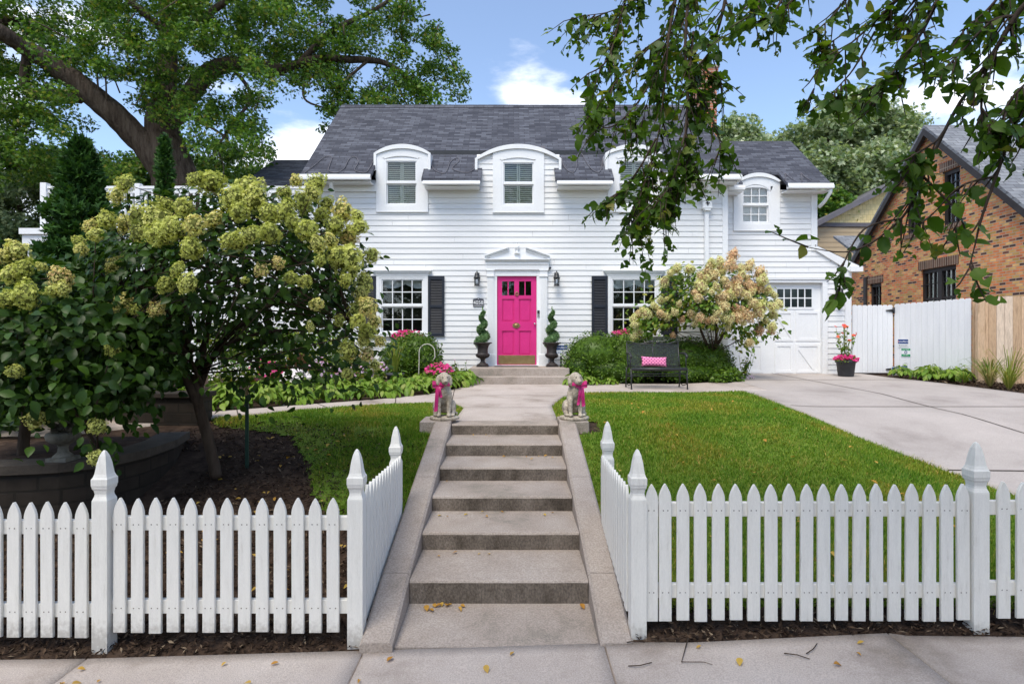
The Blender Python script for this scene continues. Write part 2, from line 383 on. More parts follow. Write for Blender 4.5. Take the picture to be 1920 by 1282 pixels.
class MB:
    def __init__(s): s.v = []; s.f = []; s.sm = []
    def add(s, verts, faces, smooth=False):
        b = len(s.v)
        s.v += [tuple(p) for p in verts]
        s.f += [tuple(b + i for i in f) for f in faces]
        s.sm += [smooth] * len(faces)
        return s
    def box(s, x0, x1, y0, y1, z0, z1):
        s.add([(x0, y0, z0), (x1, y0, z0), (x1, y1, z0), (x0, y1, z0), (x0, y0, z1), (x1, y0, z1), (x1, y1, z1), (x0, y1, z1)],
              [(0, 3, 2, 1), (4, 5, 6, 7), (0, 1, 5, 4), (1, 2, 6, 5), (2, 3, 7, 6), (3, 0, 4, 7)])
        return s
    def rbox(s, x0, x1, y0, y1, z0, z1, c=0.01):
        """box with chamfered vertical front edges and top edges (a frustum cap)"""
        c = min(c, (x1 - x0) * .45, (y1 - y0) * .45, (z1 - z0) * .45)
        ring = lambda i, z: [(x0 + i, y0, z), (x1 - i, y0, z), (x1, y0 + i, z), (x1, y1 - i, z), (x1 - i, y1, z), (x0 + i, y1, z), (x0, y1 - i, z), (x0, y0 + i, z)]
        ins = lambda z: [(x0 + c, y0 + c * .6, z), (x1 - c, y0 + c * .6, z), (x1 - c * .6, y0 + c, z), (x1 - c * .6, y1 - c, z), (x1 - c, y1 - c * .6, z), (x0 + c, y1 - c * .6, z), (x0 + c * .6, y1 - c, z), (x0 + c * .6, y0 + c, z)]
        v = ins(z0) + ring(c, z0 + c * .6) + ring(c, z1 - c * .6) + ins(z1)
        f = [tuple(range(7, -1, -1)), tuple(range(24, 32))]
        for k in range(3):
            for i in range(8):
                j = (i + 1) % 8
                f.append((k * 8 + i, k * 8 + j, k * 8 + 8 + j, k * 8 + 8 + i))
        return s.add(v, f)
    def prism(s, pts, d):
        """closed polygon pts (3d) extruded by vector d"""
        n = len(pts); d = Vector(d)
        v = [Vector(p) for p in pts] + [Vector(p) + d for p in pts]
        f = [tuple(range(n)), tuple(range(2 * n - 1, n - 1, -1))] + [(i, n + i, n + (i + 1) % n, (i + 1) % n) for i in range(n)]
        return s.add(v, f)
    def band(s, lower, upper, y0, y1, smooth=False):
        """solid between two polylines of (x, z) with equal counts, from y0 to y1"""
        n = len(lower); v = []
        for (a, b) in zip(lower, upper):
            v += [(a[0], y0, a[1]), (b[0], y0, b[1]), (b[0], y1, b[1]), (a[0], y1, a[1])]
        f = [(0, 1, 2, 3)[::-1] if False else (3, 2, 1, 0), tuple(4 * (n - 1) + i for i in range(4))]
        for i in range(n - 1):
            a = 4 * i; b = a + 4
            for k in range(4):
                f.append((a + k, a + (k + 1) % 4, b + (k + 1) % 4, b + k))
        return s.add(v, f, smooth)
    def tube(s, pts, rad, seg=8, cap=True, smooth=True):
        pts = [Vector(p) for p in pts]; n = len(pts)
        if not hasattr(rad, '__len__'): rad = [rad] * n
        v = []; f = []
        prev = None
        for i in range(n):
            t = (pts[min(i + 1, n - 1)] - pts[max(i - 1, 0)])
            if t.length < 1e-9: t = Vector((0, 0, 1))
            t.normalize()
            if prev is None:
                a = t.cross(Vector((0, 0, 1)))
                if a.length < 0.05: a = t.cross(Vector((1, 0, 0)))
            else:
                a = prev - t * prev.dot(t)
                if a.length < 1e-4: a = t.cross(Vector((0, 0, 1)))
            a.normalize(); prev = a; b = t.cross(a)
            for k in range(seg):
                an = 2 * math.pi * k / seg
                v.append(pts[i] + (a * math.cos(an) + b * math.sin(an)) * rad[i])
        for i in range(n - 1):
            for k in range(seg):
                f.append((i * seg + k, i * seg + (k + 1) % seg, (i + 1) * seg + (k + 1) % seg, (i + 1) * seg + k))
        if cap:
            f.append(tuple(range(seg - 1, -1, -1))); f.append(tuple((n - 1) * seg + k for k in range(seg)))
        return s.add(v, f, smooth)
    def lathe(s, prof, c=(0, 0, 0), seg=20, smooth=True, rot=0.0, sq=False):
        v = []; f = []; n = len(prof)
        for (r, z) in prof:
            for k in range(seg):
                a = 2 * math.pi * k / seg + rot
                v.append((c[0] + r * math.cos(a), c[1] + r * math.sin(a), c[2] + z))
        for i in range(n - 1):
            for k in range(seg):
                f.append((i * seg + k, i * seg + (k + 1) % seg, (i + 1) * seg + (k + 1) % seg, (i + 1) * seg + k))
        f.append(tuple(range(seg - 1, -1, -1))); f.append(tuple((n - 1) * seg + k for k in range(seg)))
        return s.add(v, f, smooth)
    def ball(s, c, r, seg=12, rings=8, smooth=True):
        if not hasattr(r, '__len__'): r = (r, r, r)
        v = [(c[0], c[1], c[2] - r[2])]; f = []
        for i in range(1, rings):
            ph = -math.pi / 2 + math.pi * i / rings
            for k in range(seg):
                a = 2 * math.pi * k / seg
                v.append((c[0] + r[0] * math.cos(ph) * math.cos(a), c[1] + r[1] * math.cos(ph) * math.sin(a), c[2] + r[2] * math.sin(ph)))
        v.append((c[0], c[1], c[2] + r[2])); last = len(v) - 1
        for k in range(seg):
            f.append((0, 1 + (k + 1) % seg, 1 + k))
            f.append((last, last - seg + k, last - seg + (k + 1) % seg))
        for i in range(rings - 2):
            for k in range(seg):
                a = 1 + i * seg
                f.append((a + k, a + (k + 1) % seg, a + seg + (k + 1) % seg, a + seg + k))
        return s.add(v, f, smooth)
    def mesh(s, name):
        me = bpy.data.meshes.new(name)
        me.from_pydata(s.v, [], s.f); me.update()
        me.polygons.foreach_set('use_smooth', s.sm)
        return me
    def build(s, name, material, parent=None, uv=None):
        me = s.mesh(name)
        if uv is not None: set_uv(me, uv)
        return link(name, me, material, parent)

def set_uv(me, fn):
    """fn(co, normal) -> (u, v) in metres"""
    lay = me.uv_layers.new(name='UVMap')
    for p in me.polygons:
        for li in p.loop_indices:
            lay.data[li].uv = fn(me.vertices[me.loops[li].vertex_index].co, p.normal)

def uv_wall(co, n):
    if abs(n.z) > 0.8: return (co.x, co.y)
    return (co.x, co.z) if abs(n.y) > abs(n.x) else (co.y, co.z)

def text(name, body, size, loc, material, parent, rx=90, rz=0, depth=0.001, align='CENTER', rot=None):
    cu = bpy.data.curves.new(name, 'FONT')
    cu.body = body; cu.size = size; cu.extrude = depth; cu.align_x = align; cu.align_y = 'CENTER'
    o = bpy.data.objects.new(name, cu); COL.objects.link(o)
    cu.materials.append(material)
    o.parent = parent
    o.location = Vector(loc) - ORG.get(parent.name, Vector((0, 0, 0)))
    o.rotation_euler = rot if rot else (R(rx), 0, R(rz))
    bpy.context.view_layer.update()
    me = bpy.data.meshes.new_from_object(o.evaluated_get(bpy.context.evaluated_depsgraph_get()))
    m2 = bpy.data.objects.new(name, me); COL.objects.link(m2)
    m2.parent = parent; m2.location = o.location; m2.rotation_euler = o.rotation_euler
    bpy.data.objects.remove(o)
    if not me.materials: me.materials.append(material)
    m2.name = name
    return m2

# leaf templates (axis along +x, unit length)
def leaf_template(w=0.3, fold=0.12, curl=0.12):
    st = [(0.0, 0.0), (0.22, 0.75), (0.5, 1.0), (0.78, 0.62), (1.0, 0.0)]
    V = []; T = []
    idx = []
    for (t, h) in st:
        z = -curl * t * t
        if h == 0:
            V.append((t, 0, z)); idx.append((len(V) - 1,) * 3)
        else:
            V.append((t, 0, z)); V.append((t, h * w, z + fold * h * w * 2)); V.append((t, -h * w, z + fold * h * w * 2))
            idx.append((len(V) - 3, len(V) - 2, len(V) - 1))
    for i in range(len(st) - 1):
        a, b = idx[i], idx[i + 1]
        for sd in (1, 2):
            q = [a[0], b[0], b[sd], a[sd]]
            q2 = []
            for x in q:
                if x not in q2: q2.append(x)
            tri = [(q2[0], q2[k], q2[k + 1]) for k in range(1, len(q2) - 1)]
            if sd == 2: tri = [t[::-1] for t in tri]
            T += tri
    return np.array(V), np.array(T)
T_SMALL = (np.array([(0, 0, 0), (.48, .30, .06), (1, 0, -.05), (.48, -.30, .06)]), np.array([(0, 2, 1), (0, 3, 2)]))
T_OVAL = leaf_template(0.30)
T_WIDE = leaf_template(0.38, 0.10, 0.18)
T_HEART = leaf_template(0.40, 0.16, 0.35)
T_NARROW = leaf_template(0.10, 0.2, 0.15)
T_LOBED = (np.array([(0, 0, 0), (.25, .10, .02), (.35, .36, .05), (.52, .12, .0), (.68, .30, .03), (.74, .09, 0), (1, 0, -.06),
                     (.74, -.09, 0), (.68, -.30, .03), (.52, -.12, 0), (.35, -.36, .05), (.25, -.10, .02)]),
           np.array([(0, 11, 1), (1, 3, 2), (1, 11, 9), (1, 9, 3), (9, 11, 10), (3, 5, 4), (3, 9, 7), (3, 7, 5), (7, 9, 8), (5, 7, 6)]))

def unit(a):
    return a / np.maximum(np.linalg.norm(a, axis=-1, keepdims=True), 1e-9)

def leaf_arrays(P, size, tmpl, nrm=None, nspread=1.0, axis=None, aspread=1.0, rng=RNG):
    P = np.asarray(P); N = len(P)
    n = rng.normal(size=(N, 3)) * nspread
    if nrm is not None: n = n + nrm
    n = unit(n)
    a = rng.normal(size=(N, 3)) * aspread
    if axis is not None: a = a + axis
    a = a - n * (a * n).sum(1, keepdims=True)
    a = unit(a); b = np.cross(n, a)
    s = np.broadcast_to(np.asarray(size, dtype=float), (N,))[:, None, None]
    V0, T0 = tmpl
    V = P[:, None, :] + s * (V0[None, :, 0:1] * a[:, None, :] + V0[None, :, 1:2] * b[:, None, :] + V0[None, :, 2:3] * n[:, None, :])
    T = T0[None] + (np.arange(N) * len(V0))[:, None, None]
    return V.reshape(-1, 3), T.reshape(-1, 3)

def leaves(name, P, size, material, parent=None, tmpl=T_SMALL, **kw):
    V, T = leaf_arrays(P, size, tmpl, **kw)
    return link(name, np_mesh(name, V, T), material, parent)

def merge_arrays(lst):
    V = []; T = []; b = 0
    for (v, t) in lst:
        V.append(v); T.append(t + b); b += len(v)
    return np.concatenate(V), np.concatenate(T)

def in_poly(P, poly):
    x, y = P[:, 0], P[:, 1]; ins = np.zeros(len(P), bool); n = len(poly)
    for i in range(n):
        x1, y1 = poly[i]; x2, y2 = poly[(i + 1) % n]
        c = ((y1 > y) != (y2 > y)) & (x < (x2 - x1) * (y - y1) / ((y2 - y1) if y2 != y1 else 1e-9) + x1)
        ins ^= c
    return ins

def ball_points(n, rng=RNG, shell=0.0):
    d = unit(rng.normal(size=(n, 3)))
    r = (shell ** 3 + (1 - shell ** 3) * rng.random((n, 1))) ** (1 / 3)
    return d * r

# ------------------------------------------------------------------ the ground
FRONT = 3.53                       # the plane of the picket fence
BED = [(-12, 4.90), (-4.3, 4.90), (-3.95, 4.98), (-3.72, 5.14), (-3.60, 5.45), (-3.64, 5.95), (-3.80, 6.5), (-12, 6.5)]   # raised bed behind the block wall
LY = [-50, 3.40, 3.6, 4.8, 6.7, 7.3, 9, 12.5, 14, 60, 400]
LZ = [-.02, -.02, .02, .29, .79, .865, .885, .905, .98, 1.0, 1.0]
DYY = [-50, 3.40, 5.5, 7.0, 8.3, 10, 13.8, 60, 400]
DZZ = [-.02, .03, .20, .52, .75, .90, 1.02, 1.05, 1.0]
def G(x, y):
    x = np.asarray(x, float); y = np.asarray(y, float)
    c = np.interp(x, [-4, -2.5, -1.0, 0.9, 2.2, 6], [-.05, -.02, 0.0, .085, .11, .10]) * np.interp(y, [4.6, 7], [1, 0])
    lawn = np.interp(y, LY, LZ); drive = np.interp(y, DYY, DZZ)
    t = np.clip((x - 3.2) / 1.5, 0, 1); t = t * t * (3 - 2 * t)
    z = lawn * (1 - t) + drive * t + c
    pts = np.stack([np.atleast_1d(x).ravel(), np.atleast_1d(y).ravel()], 1)
    if len(pts) == 1:
        m = in_poly(pts, BED)[0]
        return float(0.80 if m else z)
    m = in_poly(pts, BED).reshape(z.shape)
    return np.where(m, 0.80, z)

def grid_mesh(name, xs, ys, fz):
    X, Y = np.meshgrid(xs, ys)
    Z = fz(X, Y)
    V = np.stack([X.ravel(), Y.ravel(), Z.ravel()], 1)
    nx, ny = len(xs), len(ys)
    i = np.arange(nx - 1)[None, :] + (np.arange(ny - 1) * nx)[:, None]
    i = i.ravel()
    Q = np.stack([i, i + 1, i + nx + 1, i + nx], 1)
    return np_mesh(name, V, Q)

xs = np.concatenate([[-400, -200, -100, -60, -40, -28, -20, -16], np.arange(-13, 13.01, 0.13), [16, 20, 28, 40, 60, 100, 200, 400]])
ys = np.concatenate([[-60, -30, -15, -6, -2, 0.5], np.arange(1.2, 15.5, 0.10), [16, 18, 22, 30, 50, 90, 200, 400]])
ground = link('ground', grid_mesh('ground', xs, ys, lambda x, y: G(x, y) - 0.02 - 0.05 * (y < 3.42) - 0.35 * ((x > -.80) & (x < .60) & (y > 3.42) & (y < 6.9))), EARTH, smooth=True)
tag(ground, kind='structure')

def resample(pl, n):
    pl = np.array(pl, float); s = np.concatenate([[0], np.cumsum(np.linalg.norm(np.diff(pl, axis=0), axis=1))])
    t = np.linspace(0, s[-1], n)
    return np.stack([np.interp(t, s, pl[:, 0]), np.interp(t, s, pl[:, 1])], 1)

def strip(name, L, Rr, dz, material, n=40, m=10, parent=None, th=0.10, zf=None, smooth_curve=True):
    zf = zf or (lambda x, y: G(x, y) + dz)
    A, B = resample(L, n), resample(Rr, n)
    t = np.linspace(0, 1, m)[None, :, None]
    XY = A[:, None, :] * (1 - t) + B[:, None, :] * t
    Z = zf(XY[..., 0].ravel(), XY[..., 1].ravel()).reshape(n, m)
    V = np.concatenate([XY, Z[..., None]], 2).reshape(-1, 3)
    i = (np.arange(n - 1)[:, None] * m + np.arange(m - 1)[None, :]).ravel()
    Q = np.stack([i, i + 1, i + m + 1, i + m], 1)
    rim = np.concatenate([np.arange(m), np.arange(1, n) * m + m - 1, np.arange(m - 2, -1, -1) + (n - 1) * m, np.arange(n - 2, 0, -1) * m])
    low = V[rim].copy(); low[:, 2] -= th
    b = len(V); k = len(rim); j = np.arange(k); j2 = (j + 1) % k
    S = np.stack([rim[j], b + j, b + j2, rim[j2]], 1)
    me = np_mesh(name, np.concatenate([V, low]), np.concatenate([Q, S]))
    bm = bmesh.new(); bm.from_mesh(me); bmesh.ops.recalc_face_normals(bm, faces=bm.faces); 
    up = sum(f.normal.z for f in bm.faces)
    if up < 0: bmesh.ops.reverse_faces(bm, faces=bm.faces)
    bm.to_mesh(me); bm.free()
    return link(name, me, material, parent)

def seam(name, pts, w, dz, parent):
    pts = resample(pts, 24); d = np.gradient(pts, axis=0); d = unit(d); nn = np.stack([-d[:, 1], d[:, 0]], 1)
    return strip(name, pts - nn * w / 2, pts + nn * w / 2, dz, JOINT, n=24, m=2, parent=parent, th=0.001)

# sidewalk slabs (gaps are real)
def SWZ(x, y):
    return np.interp(x, [-6, -2.5, -1.0, -0.88, .53, .9, 2.2, 2.3, 6], [-.05, -.02, 0, 0, .045, .075, .115, .10, .09])
def edge_y(x):
    return np.interp(x, [-6, -2.5, -0.9, 0.6, 1.0, 2.2, 6], [3.40, 3.42, 3.47, 3.47, 3.41, 3.45, 3.40])
joints = [-7.3, -5.7, -4.1, -2.49, -0.885, 0.535, 2.2, 3.9, 5.6, 7.3]
sw = thing('sidewalk', None, None); sw['kind'] = 'structure'
for a, b in zip(joints[:-1], joints[1:]):
    a2, b2 = a + 0.006, b - 0.006
    xx = np.linspace(a2, b2, 12)
    strip('slab', [(x, 1.95) for x in xx], [(x, float(edge_y(x))) for x in xx], 0, CONC, n=16, m=16, parent=sw, th=0.12, zf=SWZ)

# driveway, walks
drive = strip('driveway', [(4.2, 14.0), (4.15, 12.2), (4.12, 10.5), (4.1, 8.4), (4.24, 7.3), (4.6, 6.7), (4.75, 6.2), (4.95, 5.7), (5.6, 5.2), (6.5, 4.8)],
              [(8.2, 14.0), (8.25, 13.0), (8.6, 11.6), (8.75, 10.2), (8.9, 8.6), (9.3, 7.4), (9.6, 6.6), (10.2, 5.9), (10.8, 5.2), (11.5, 4.8)], 0.012, CONC_DRIVE, n=70, m=30)
tag(drive, kind='structure')
seam('joint', [(4.3, 12.3), (8.4, 12.3)], 0.018, 0.021, drive)
seam('joint', [(4.2, 8.9), (9.2, 8.9)], 0.018, 0.021, drive)
seam('joint', [(4.7, 6.35), (10.2, 6.2)], 0.018, 0.021, drive)
seam('joint', [(6.1, 13.9), (6.3, 8.9), (7.1, 4.9)], 0.018, 0.021, drive)
walk = strip('front_walk', [(-.71, 6.72), (-.69, 8.2), (-.92, 8.8), (-1.15, 10.2), (-.95, 11.4), (-.87, 12.06)],
             [(.52, 6.72), (.54, 8.4), (.80, 9.6), (1.15, 10.3), (1.15, 11.6), (1.12, 12.06)], 0.016, CONC, n=50, m=16)
tag(walk, kind='structure')
seam('joint', [(-.69, 8.15), (.53, 8.15)], 0.008, 0.020, walk)
seam('joint', [(-1.05, 9.7), (.9, 9.8)], 0.008, 0.020, walk)
seam('joint', [(-.71, 6.95), (.52, 6.95)], 0.014, 0.020, walk)
seam('joint', [(-.93, 8.8), (-1.12, 11.2)], 0.014, 0.020, walk)
sidep = strip('side_path', [(-.88, 11.7), (-1.4, 10.1), (-2.17, 9.2), (-3.1, 8.5), (-3.9, 7.85), (-5.5, 7.1), (-9, 6.75)],
              [(-.80, 8.85), (-1.3, 8.85), (-1.75, 8.75), (-2.75, 8.15), (-3.7, 7.3), (-5.2, 6.55), (-9, 6.35)], 0.012, CONC, n=60, m=10)
tag(sidep, kind='structure')
for (a, b) in (((-1.9, 9.45), (-1.75, 8.7)), ((-2.9, 8.65), (-2.6, 8.2)), ((-3.75, 7.95), (-3.5, 7.45))):
    seam('joint', [a, b], 0.014, 0.016, sidep)
benchp = strip('bench_path', [(.95, 12.25), (2.4, 12.25), (4.3, 12.1), (4.6, 12.0)], [(1.0, 10.4), (2.4, 10.5), (4.0, 10.55), (4.6, 10.5)], 0.012, CONC, n=40, m=12)
tag(benchp, kind='structure')

# lawns
LAWN_R = [(.76, 3.72), (.74, 4.6), (.74, 6.6), (1.0, 6.66), (1.0, 7.15), (.54, 7.15), (.56, 8.4), (.82, 9.65), (1.2, 10.35), (2.4, 10.48), (4.1, 10.55), (4.12, 8.4), (4.26, 7.3), (4.62, 6.7), (4.77, 6.2),
          (4.97, 5.7), (5.62, 5.2), (6.5, 4.8), (9, 4.3), (9, 3.66)]
LAWN_L = [(-.92, 4.75), (-1.5, 4.9), (-1.85, 5.4), (-2.05, 5.9), (-2.5, 6.6), (-3.5, 6.95), (-3.72, 7.28), (-2.75, 8.13), (-1.75, 8.72), (-1.3, 8.83), (-.90, 8.78), (-.70, 8.2), (-.72, 7.15), (-1.0, 7.15), (-1.0, 6.66), (-.92, 6.6)]
def poly_sheet(name, poly, cell, dz, material):
    p = np.array(poly); x0, y0 = p.min(0); x1, y1 = p.max(0)
    xs = np.arange(x0, x1 + cell, cell); ys = np.arange(y0, y1 + cell, cell)
    X, Y = np.meshgrid(xs, ys); V = np.stack([X.ravel(), Y.ravel(), (G(X, Y) + dz).ravel()], 1)
    nx = len(xs); i = (np.arange(nx - 1)[None, :] + (np.arange(len(ys) - 1) * nx)[:, None]).ravel()
    Q = np.stack([i, i + 1, i + nx + 1, i + nx], 1)
    Q = Q[in_poly(V[Q].mean(1)[:, :2], poly)]
    used = np.unique(Q); mp = np.zeros(len(V), int); mp[used] = np.arange(len(used))
    return link(name, np_mesh(name, V[used], mp[Q]), material, smooth=True)
for poly in (LAWN_R, LAWN_L):
    tag(poly_sheet('lawn', poly, 0.06, -0.006, SOD), kind='structure')

def scatter(poly, n, rng=RNG, power=1.6):
    p = np.array(poly); lo, hi = p.min(0), p.max(0)
    out = []; tot = 0
    while tot < n:
        q = lo + rng.random((n * 2, 2)) * (hi - lo)
        q = q[in_poly(q, poly)]
        q = q[rng.random(len(q)) < np.clip((3.7 / q[:, 1]) ** power, 0, 1)]
        out.append(q); tot += len(q)
    return np.concatenate(out)[:n]

def grass(name, poly, n, h, label, thin=None):
    q = scatter(poly, n)
    if thin is not None: q = q[RNG.random(len(q)) < thin(q)]
    q = q + RNG.normal(0, .018, q.shape)      # ragged edges
    N = len(q); z = G(q[:, 0], q[:, 1]) - 0.008
    a = RNG.random(N) * 2 * np.pi; w = RNG.uniform(.0022, .0046, N) * np.clip(q[:, 1] / 4.5, 1, 2.2); hh = h * RNG.uniform(.55, 1.25, N)
    patch = 0.75 + 0.5 * (np.sin(q[:, 0] * 2.3 + 1) * np.sin(q[:, 1] * 1.7) * .5 + .5)
    hh *= patch
    base = np.stack([q[:, 0], q[:, 1], z], 1)
    d = np.stack([np.cos(a), np.sin(a), np.zeros(N)], 1); nrm = np.stack([-np.sin(a), np.cos(a), np.zeros(N)], 1)
    lean = RNG.normal(0, .9, (N, 1)) * hh[:, None]
    V = np.stack([base - d * w[:, None], base + d * w[:, None], base + nrm * lean + np.array((0, 0, 1.)) * hh[:, None]], 1).reshape(-1, 3)
    T = np.arange(N * 3).reshape(-1, 3)
    return tag(link(name, np_mesh(name, V, T), GRASSBLADE), label, 'grass', kind='stuff')
grass('grass', LAWN_R, 230000, .034, 'short green grass of the lawn between the steps and the driveway')
grass('grass', LAWN_L, 80000, .034, 'thin patchy grass of the lawn beside the dark mulch', thin=lambda q: np.clip(0.16 + 0.84 * np.clip((q[:, 0] + 2.3) / 1.2, 0, 1) + 0.5 * (q[:, 1] > 6.9) - .45 * (np.sin(q[:, 0] * 5) * np.sin(q[:, 1] * 4.3) > .15), .12, 1))

# mulch chips
MULCH = [(-7, 3.44), (-2.5, 3.45), (-.92, 3.49), (-.92, 6.5), (-2.2, 6.9), (-3.7, 7.3), (-3.9, 6.3), (-3.0, 6.2), (-3.1, 5.4), (-3.35, 5.0), (-3.85, 4.75), (-7, 4.7)]
def chips(name, poly, n, label, smin=.02, smax=.06, rise=.012, m=CHIPS):
    q = scatter(poly, n, power=1.3)
    P = np.stack([q[:, 0], q[:, 1], G(q[:, 0], q[:, 1]) + RNG.uniform(-.012, rise, len(q))], 1)
    V, T = leaf_arrays(P, RNG.uniform(smin, smax, len(P)), (T_SMALL[0] * np.array((1, .45, 1)), T_SMALL[1]), nrm=np.array((0, 0, 1.)), nspread=.45)
    return tag(link(name, np_mesh(name, V, T), m), label, 'mulch', kind='stuff')
chips('bark_mulch', MULCH, 26000, 'dark bark mulch under the hydrangeas behind the fence')
chips('bark_mulch', [(.73, 3.44), (1.4, 3.45), (2.2, 3.46), (6.5, 3.42), (6.5, 3.8), (.95, 3.8), (.92, 4.9), (.74, 4.9)], 7000, 'dark mulch and twigs along the foot of the right-hand picket fence')
chips('bark_mulch', [(8.3, 13.2), (8.65, 11.6), (8.8, 10.3), (9.0, 9.2), (11, 9.2), (10.6, 11.6), (9.5, 12.3)], 2600, 'reddish wood mulch of the bed along the driveway', .04, .10, .03)
# ------------------------------------------------------------------ concrete steps with sloping cheek walls
SX0, SX1 = -0.71, 0.51
steps = thing('concrete_steps', 'six wide concrete steps between sloping cheek walls, rising from the sidewalk to the lawn', 'steps', (-.1, 3.5, 0))
riser_y = [3.99, 4.55, 5.10, 5.64, 6.16, 6.71]
tread_z = [.203, .343, .476, .610, .743, .870]
b = MB(); b.prism([(SX0, 3.485, -.1), (SX0, 3.485, 0.012), (SX0, 3.99, .045), (SX0, 3.99, -.1)], (SX1 - SX0, 0, 0)); b.build('landing', CONC_STEP, steps)
for i, (y, z) in enumerate(zip(riser_y, tread_z)):
    y1 = riser_y[i + 1] + .03 if i < 5 else 6.96
    b = MB()
    nose = .018; x0, x1 = SX0 + .002, SX1 - .002
    prof = [(y, z - .32), (y, z - nose), (y + nose * .35, z - nose * .3), (y + nose, z), (y1 - .002, z + .006), (y1 - .002, z - .32)]
    # uneven, worn edge: a few sections across
    nseg = 14; v = []; f = []
    for k in range(nseg + 1):
        x = x0 + (x1 - x0) * k / nseg; w = random.uniform(-.003, .003)
        v += [(x, yy + (w if j in (1, 2, 3) else 0), zz + (w * .6 if j in (2, 3) else 0)) for j, (yy, zz) in enumerate(prof)]
    m_ = len(prof)
    for k in range(nseg):
        for j in range(m_):
            f.append((k * m_ + j, k * m_ + (j + 1) % m_, (k + 1) * m_ + (j + 1) % m_, (k + 1) * m_ + j))
    f += [tuple(range(m_ - 1, -1, -1)), tuple(nseg * m_ + j for j in range(m_))]
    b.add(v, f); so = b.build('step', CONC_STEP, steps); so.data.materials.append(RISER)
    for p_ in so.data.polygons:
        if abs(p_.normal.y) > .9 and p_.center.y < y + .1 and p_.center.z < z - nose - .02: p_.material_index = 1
def cheek(x0, x1, y0, y1, z0, z1, low):
    b = MB(); c = .018
    sec = lambda y, z: [(x0, y, z - low), (x0, y, z - c), (x0 + c, y, z), (x1 - c, y, z), (x1, y, z - c), (x1, y, z - low)]
    v = sec(y0, z0) + sec(y1, z1)
    f = [(5, 4, 3, 2, 1, 0), (6, 7, 8, 9, 10, 11)] + [(i, (i + 1) % 6, 6 + (i + 1) % 6, 6 + i) for i in range(6)]
    b.add(v, [t[::-1] for t in f]); b.build('cheek_wall', CONC_STEP, steps)
for (x0, x1) in ((-.905, SX0 - .001), (SX1 + .001, .71)):
    cheek(x0, x1, 3.44, 4.03, .06, .235, .4)
    cheek(x0, x1, 4.036, 5.36, .237, .585, .5)
    cheek(x0, x1, 5.366, 6.655, .587, .895, .5)
for (x0, x1) in ((-1.07, -.715), (.525, .86)):
    MB().rbox(x0, x1, 6.66, 7.12, .70, .905, .012).build('plinth', CONC_STEP, steps)

# ------------------------------------------------------------------ picket fences
def picket_bm(cx, cy, z0, z1, w=.074, t=.018, face='y'):
    """gothic-arched picket, front face towards -y (or towards the steps)"""
    h = w / 2; tip = .088
    pr = [(-h, z0), (h, z0), (h, z1 - tip)]
    for (a, k) in ((.94, .20), (.74, .48), (.40, .78)):
        pr.append((h * a, z1 - tip * (1 - k)))
    pr.append((0.003, z1)); pr.append((-0.003, z1))
    for (a, k) in ((.40, .78), (.74, .48), (.94, .20)):
        pr.append((-h * a, z1 - tip * (1 - k)))
    pr.append((-h, z1 - tip))
    b = MB(); c = .0025
    lean = random.uniform(-.004, .004)
    fx = lambda x, z: x + lean * (z - z0) / (z1 - z0)
    if face == 'y':
        P = lambda x, z, d: (cx + fx(x, z), cy + d, z)
    else:
        sgn = 1 if face == '+x' else -1
        P = lambda x, z, d: (cx - sgn * d, cy + fx(x, z), z)
    n = len(pr); zc = (z0 + z1) / 2
    ins = [(x * (1 - c / h), z + (c if z < zc else -c)) for x, z in pr]
    v = [P(x, z, 0) for x, z in ins] + [P(x, z, c) for x, z in pr] + [P(x, z, t) for x, z in pr]
    f = [tuple(range(n)), tuple(range(3 * n - 1, 2 * n - 1, -1))]
    for k in range(2):
        f += [(k * n + i, (k + 1) * n + i, (k + 1) * n + (i + 1) % n, k * n + (i + 1) % n) for i in range(n)]
    if face == '+x': f = [q[::-1] for q in f]
    # two nail heads per rail
    return b.add(v, f)
def nails(b, x, y, z):
    for dx in (-.017 + random.uniform(-.004, .004), .015 + random.uniform(-.004, .004)):
        b.lathe([(.0035, 0)], (x + dx, y, z), 6) if False else b.add([(x + dx + .0042 * math.cos(a * math.pi / 3), y - .0012, z + random.uniform(-.001, .001) + .0042 * math.sin(a * math.pi / 3)) for a in range(6)], [(5, 4, 3, 2, 1, 0)])
NAIL = mat('nail_head', [(0.20, 0.17, 0.15)], rough=0.6)
def post_mb(cx, cy, z0, top, w=.092):
    h = w / 2; k = math.sqrt(2)
    prof = [(h, z0), (h, top - .305), (h * .985, top - .295), (h * .80, top - .272), (h * .76, top - .258), (h * .84, top - .236), (h * .98, top - .224),
            (h * 1.0, top - .215), (h * 1.06, top - .205), (h * 1.06, top - .168), (h * .93, top - .158), (h * .80, top - .140), (h * .72, top - .115), (h * .62, top - .078), (h * .42, top - .034), (h * .20, top - .008), (.003, top)]
    b = MB(); b.lathe([(r * k, z) for r, z in prof], (cx, cy, 0), 4, smooth=False, rot=math.pi / 4)
    return b
def fence_run(fence, xs, y, z0, z1, rails, rx0, rx1):
    for (ra, rb) in rails:
        b = MB()
        b.rbox(rx0, rx1, y + .019, y + .055, ra, rb, .004); b.build('rail', PICKET, fence)
    for x in xs:
        p = picket_bm(x, y, z0 + random.uniform(-.006, .006), z1 + random.uniform(-.003, .003)).build('picket', PICKET, fence)
        nb = MB(); nails(nb, x, y, (rails[0][0] + rails[0][1]) / 2); nails(nb, x, y, (rails[1][0] + rails[1][1]) / 2)
        nb.build('nail', NAIL, p)
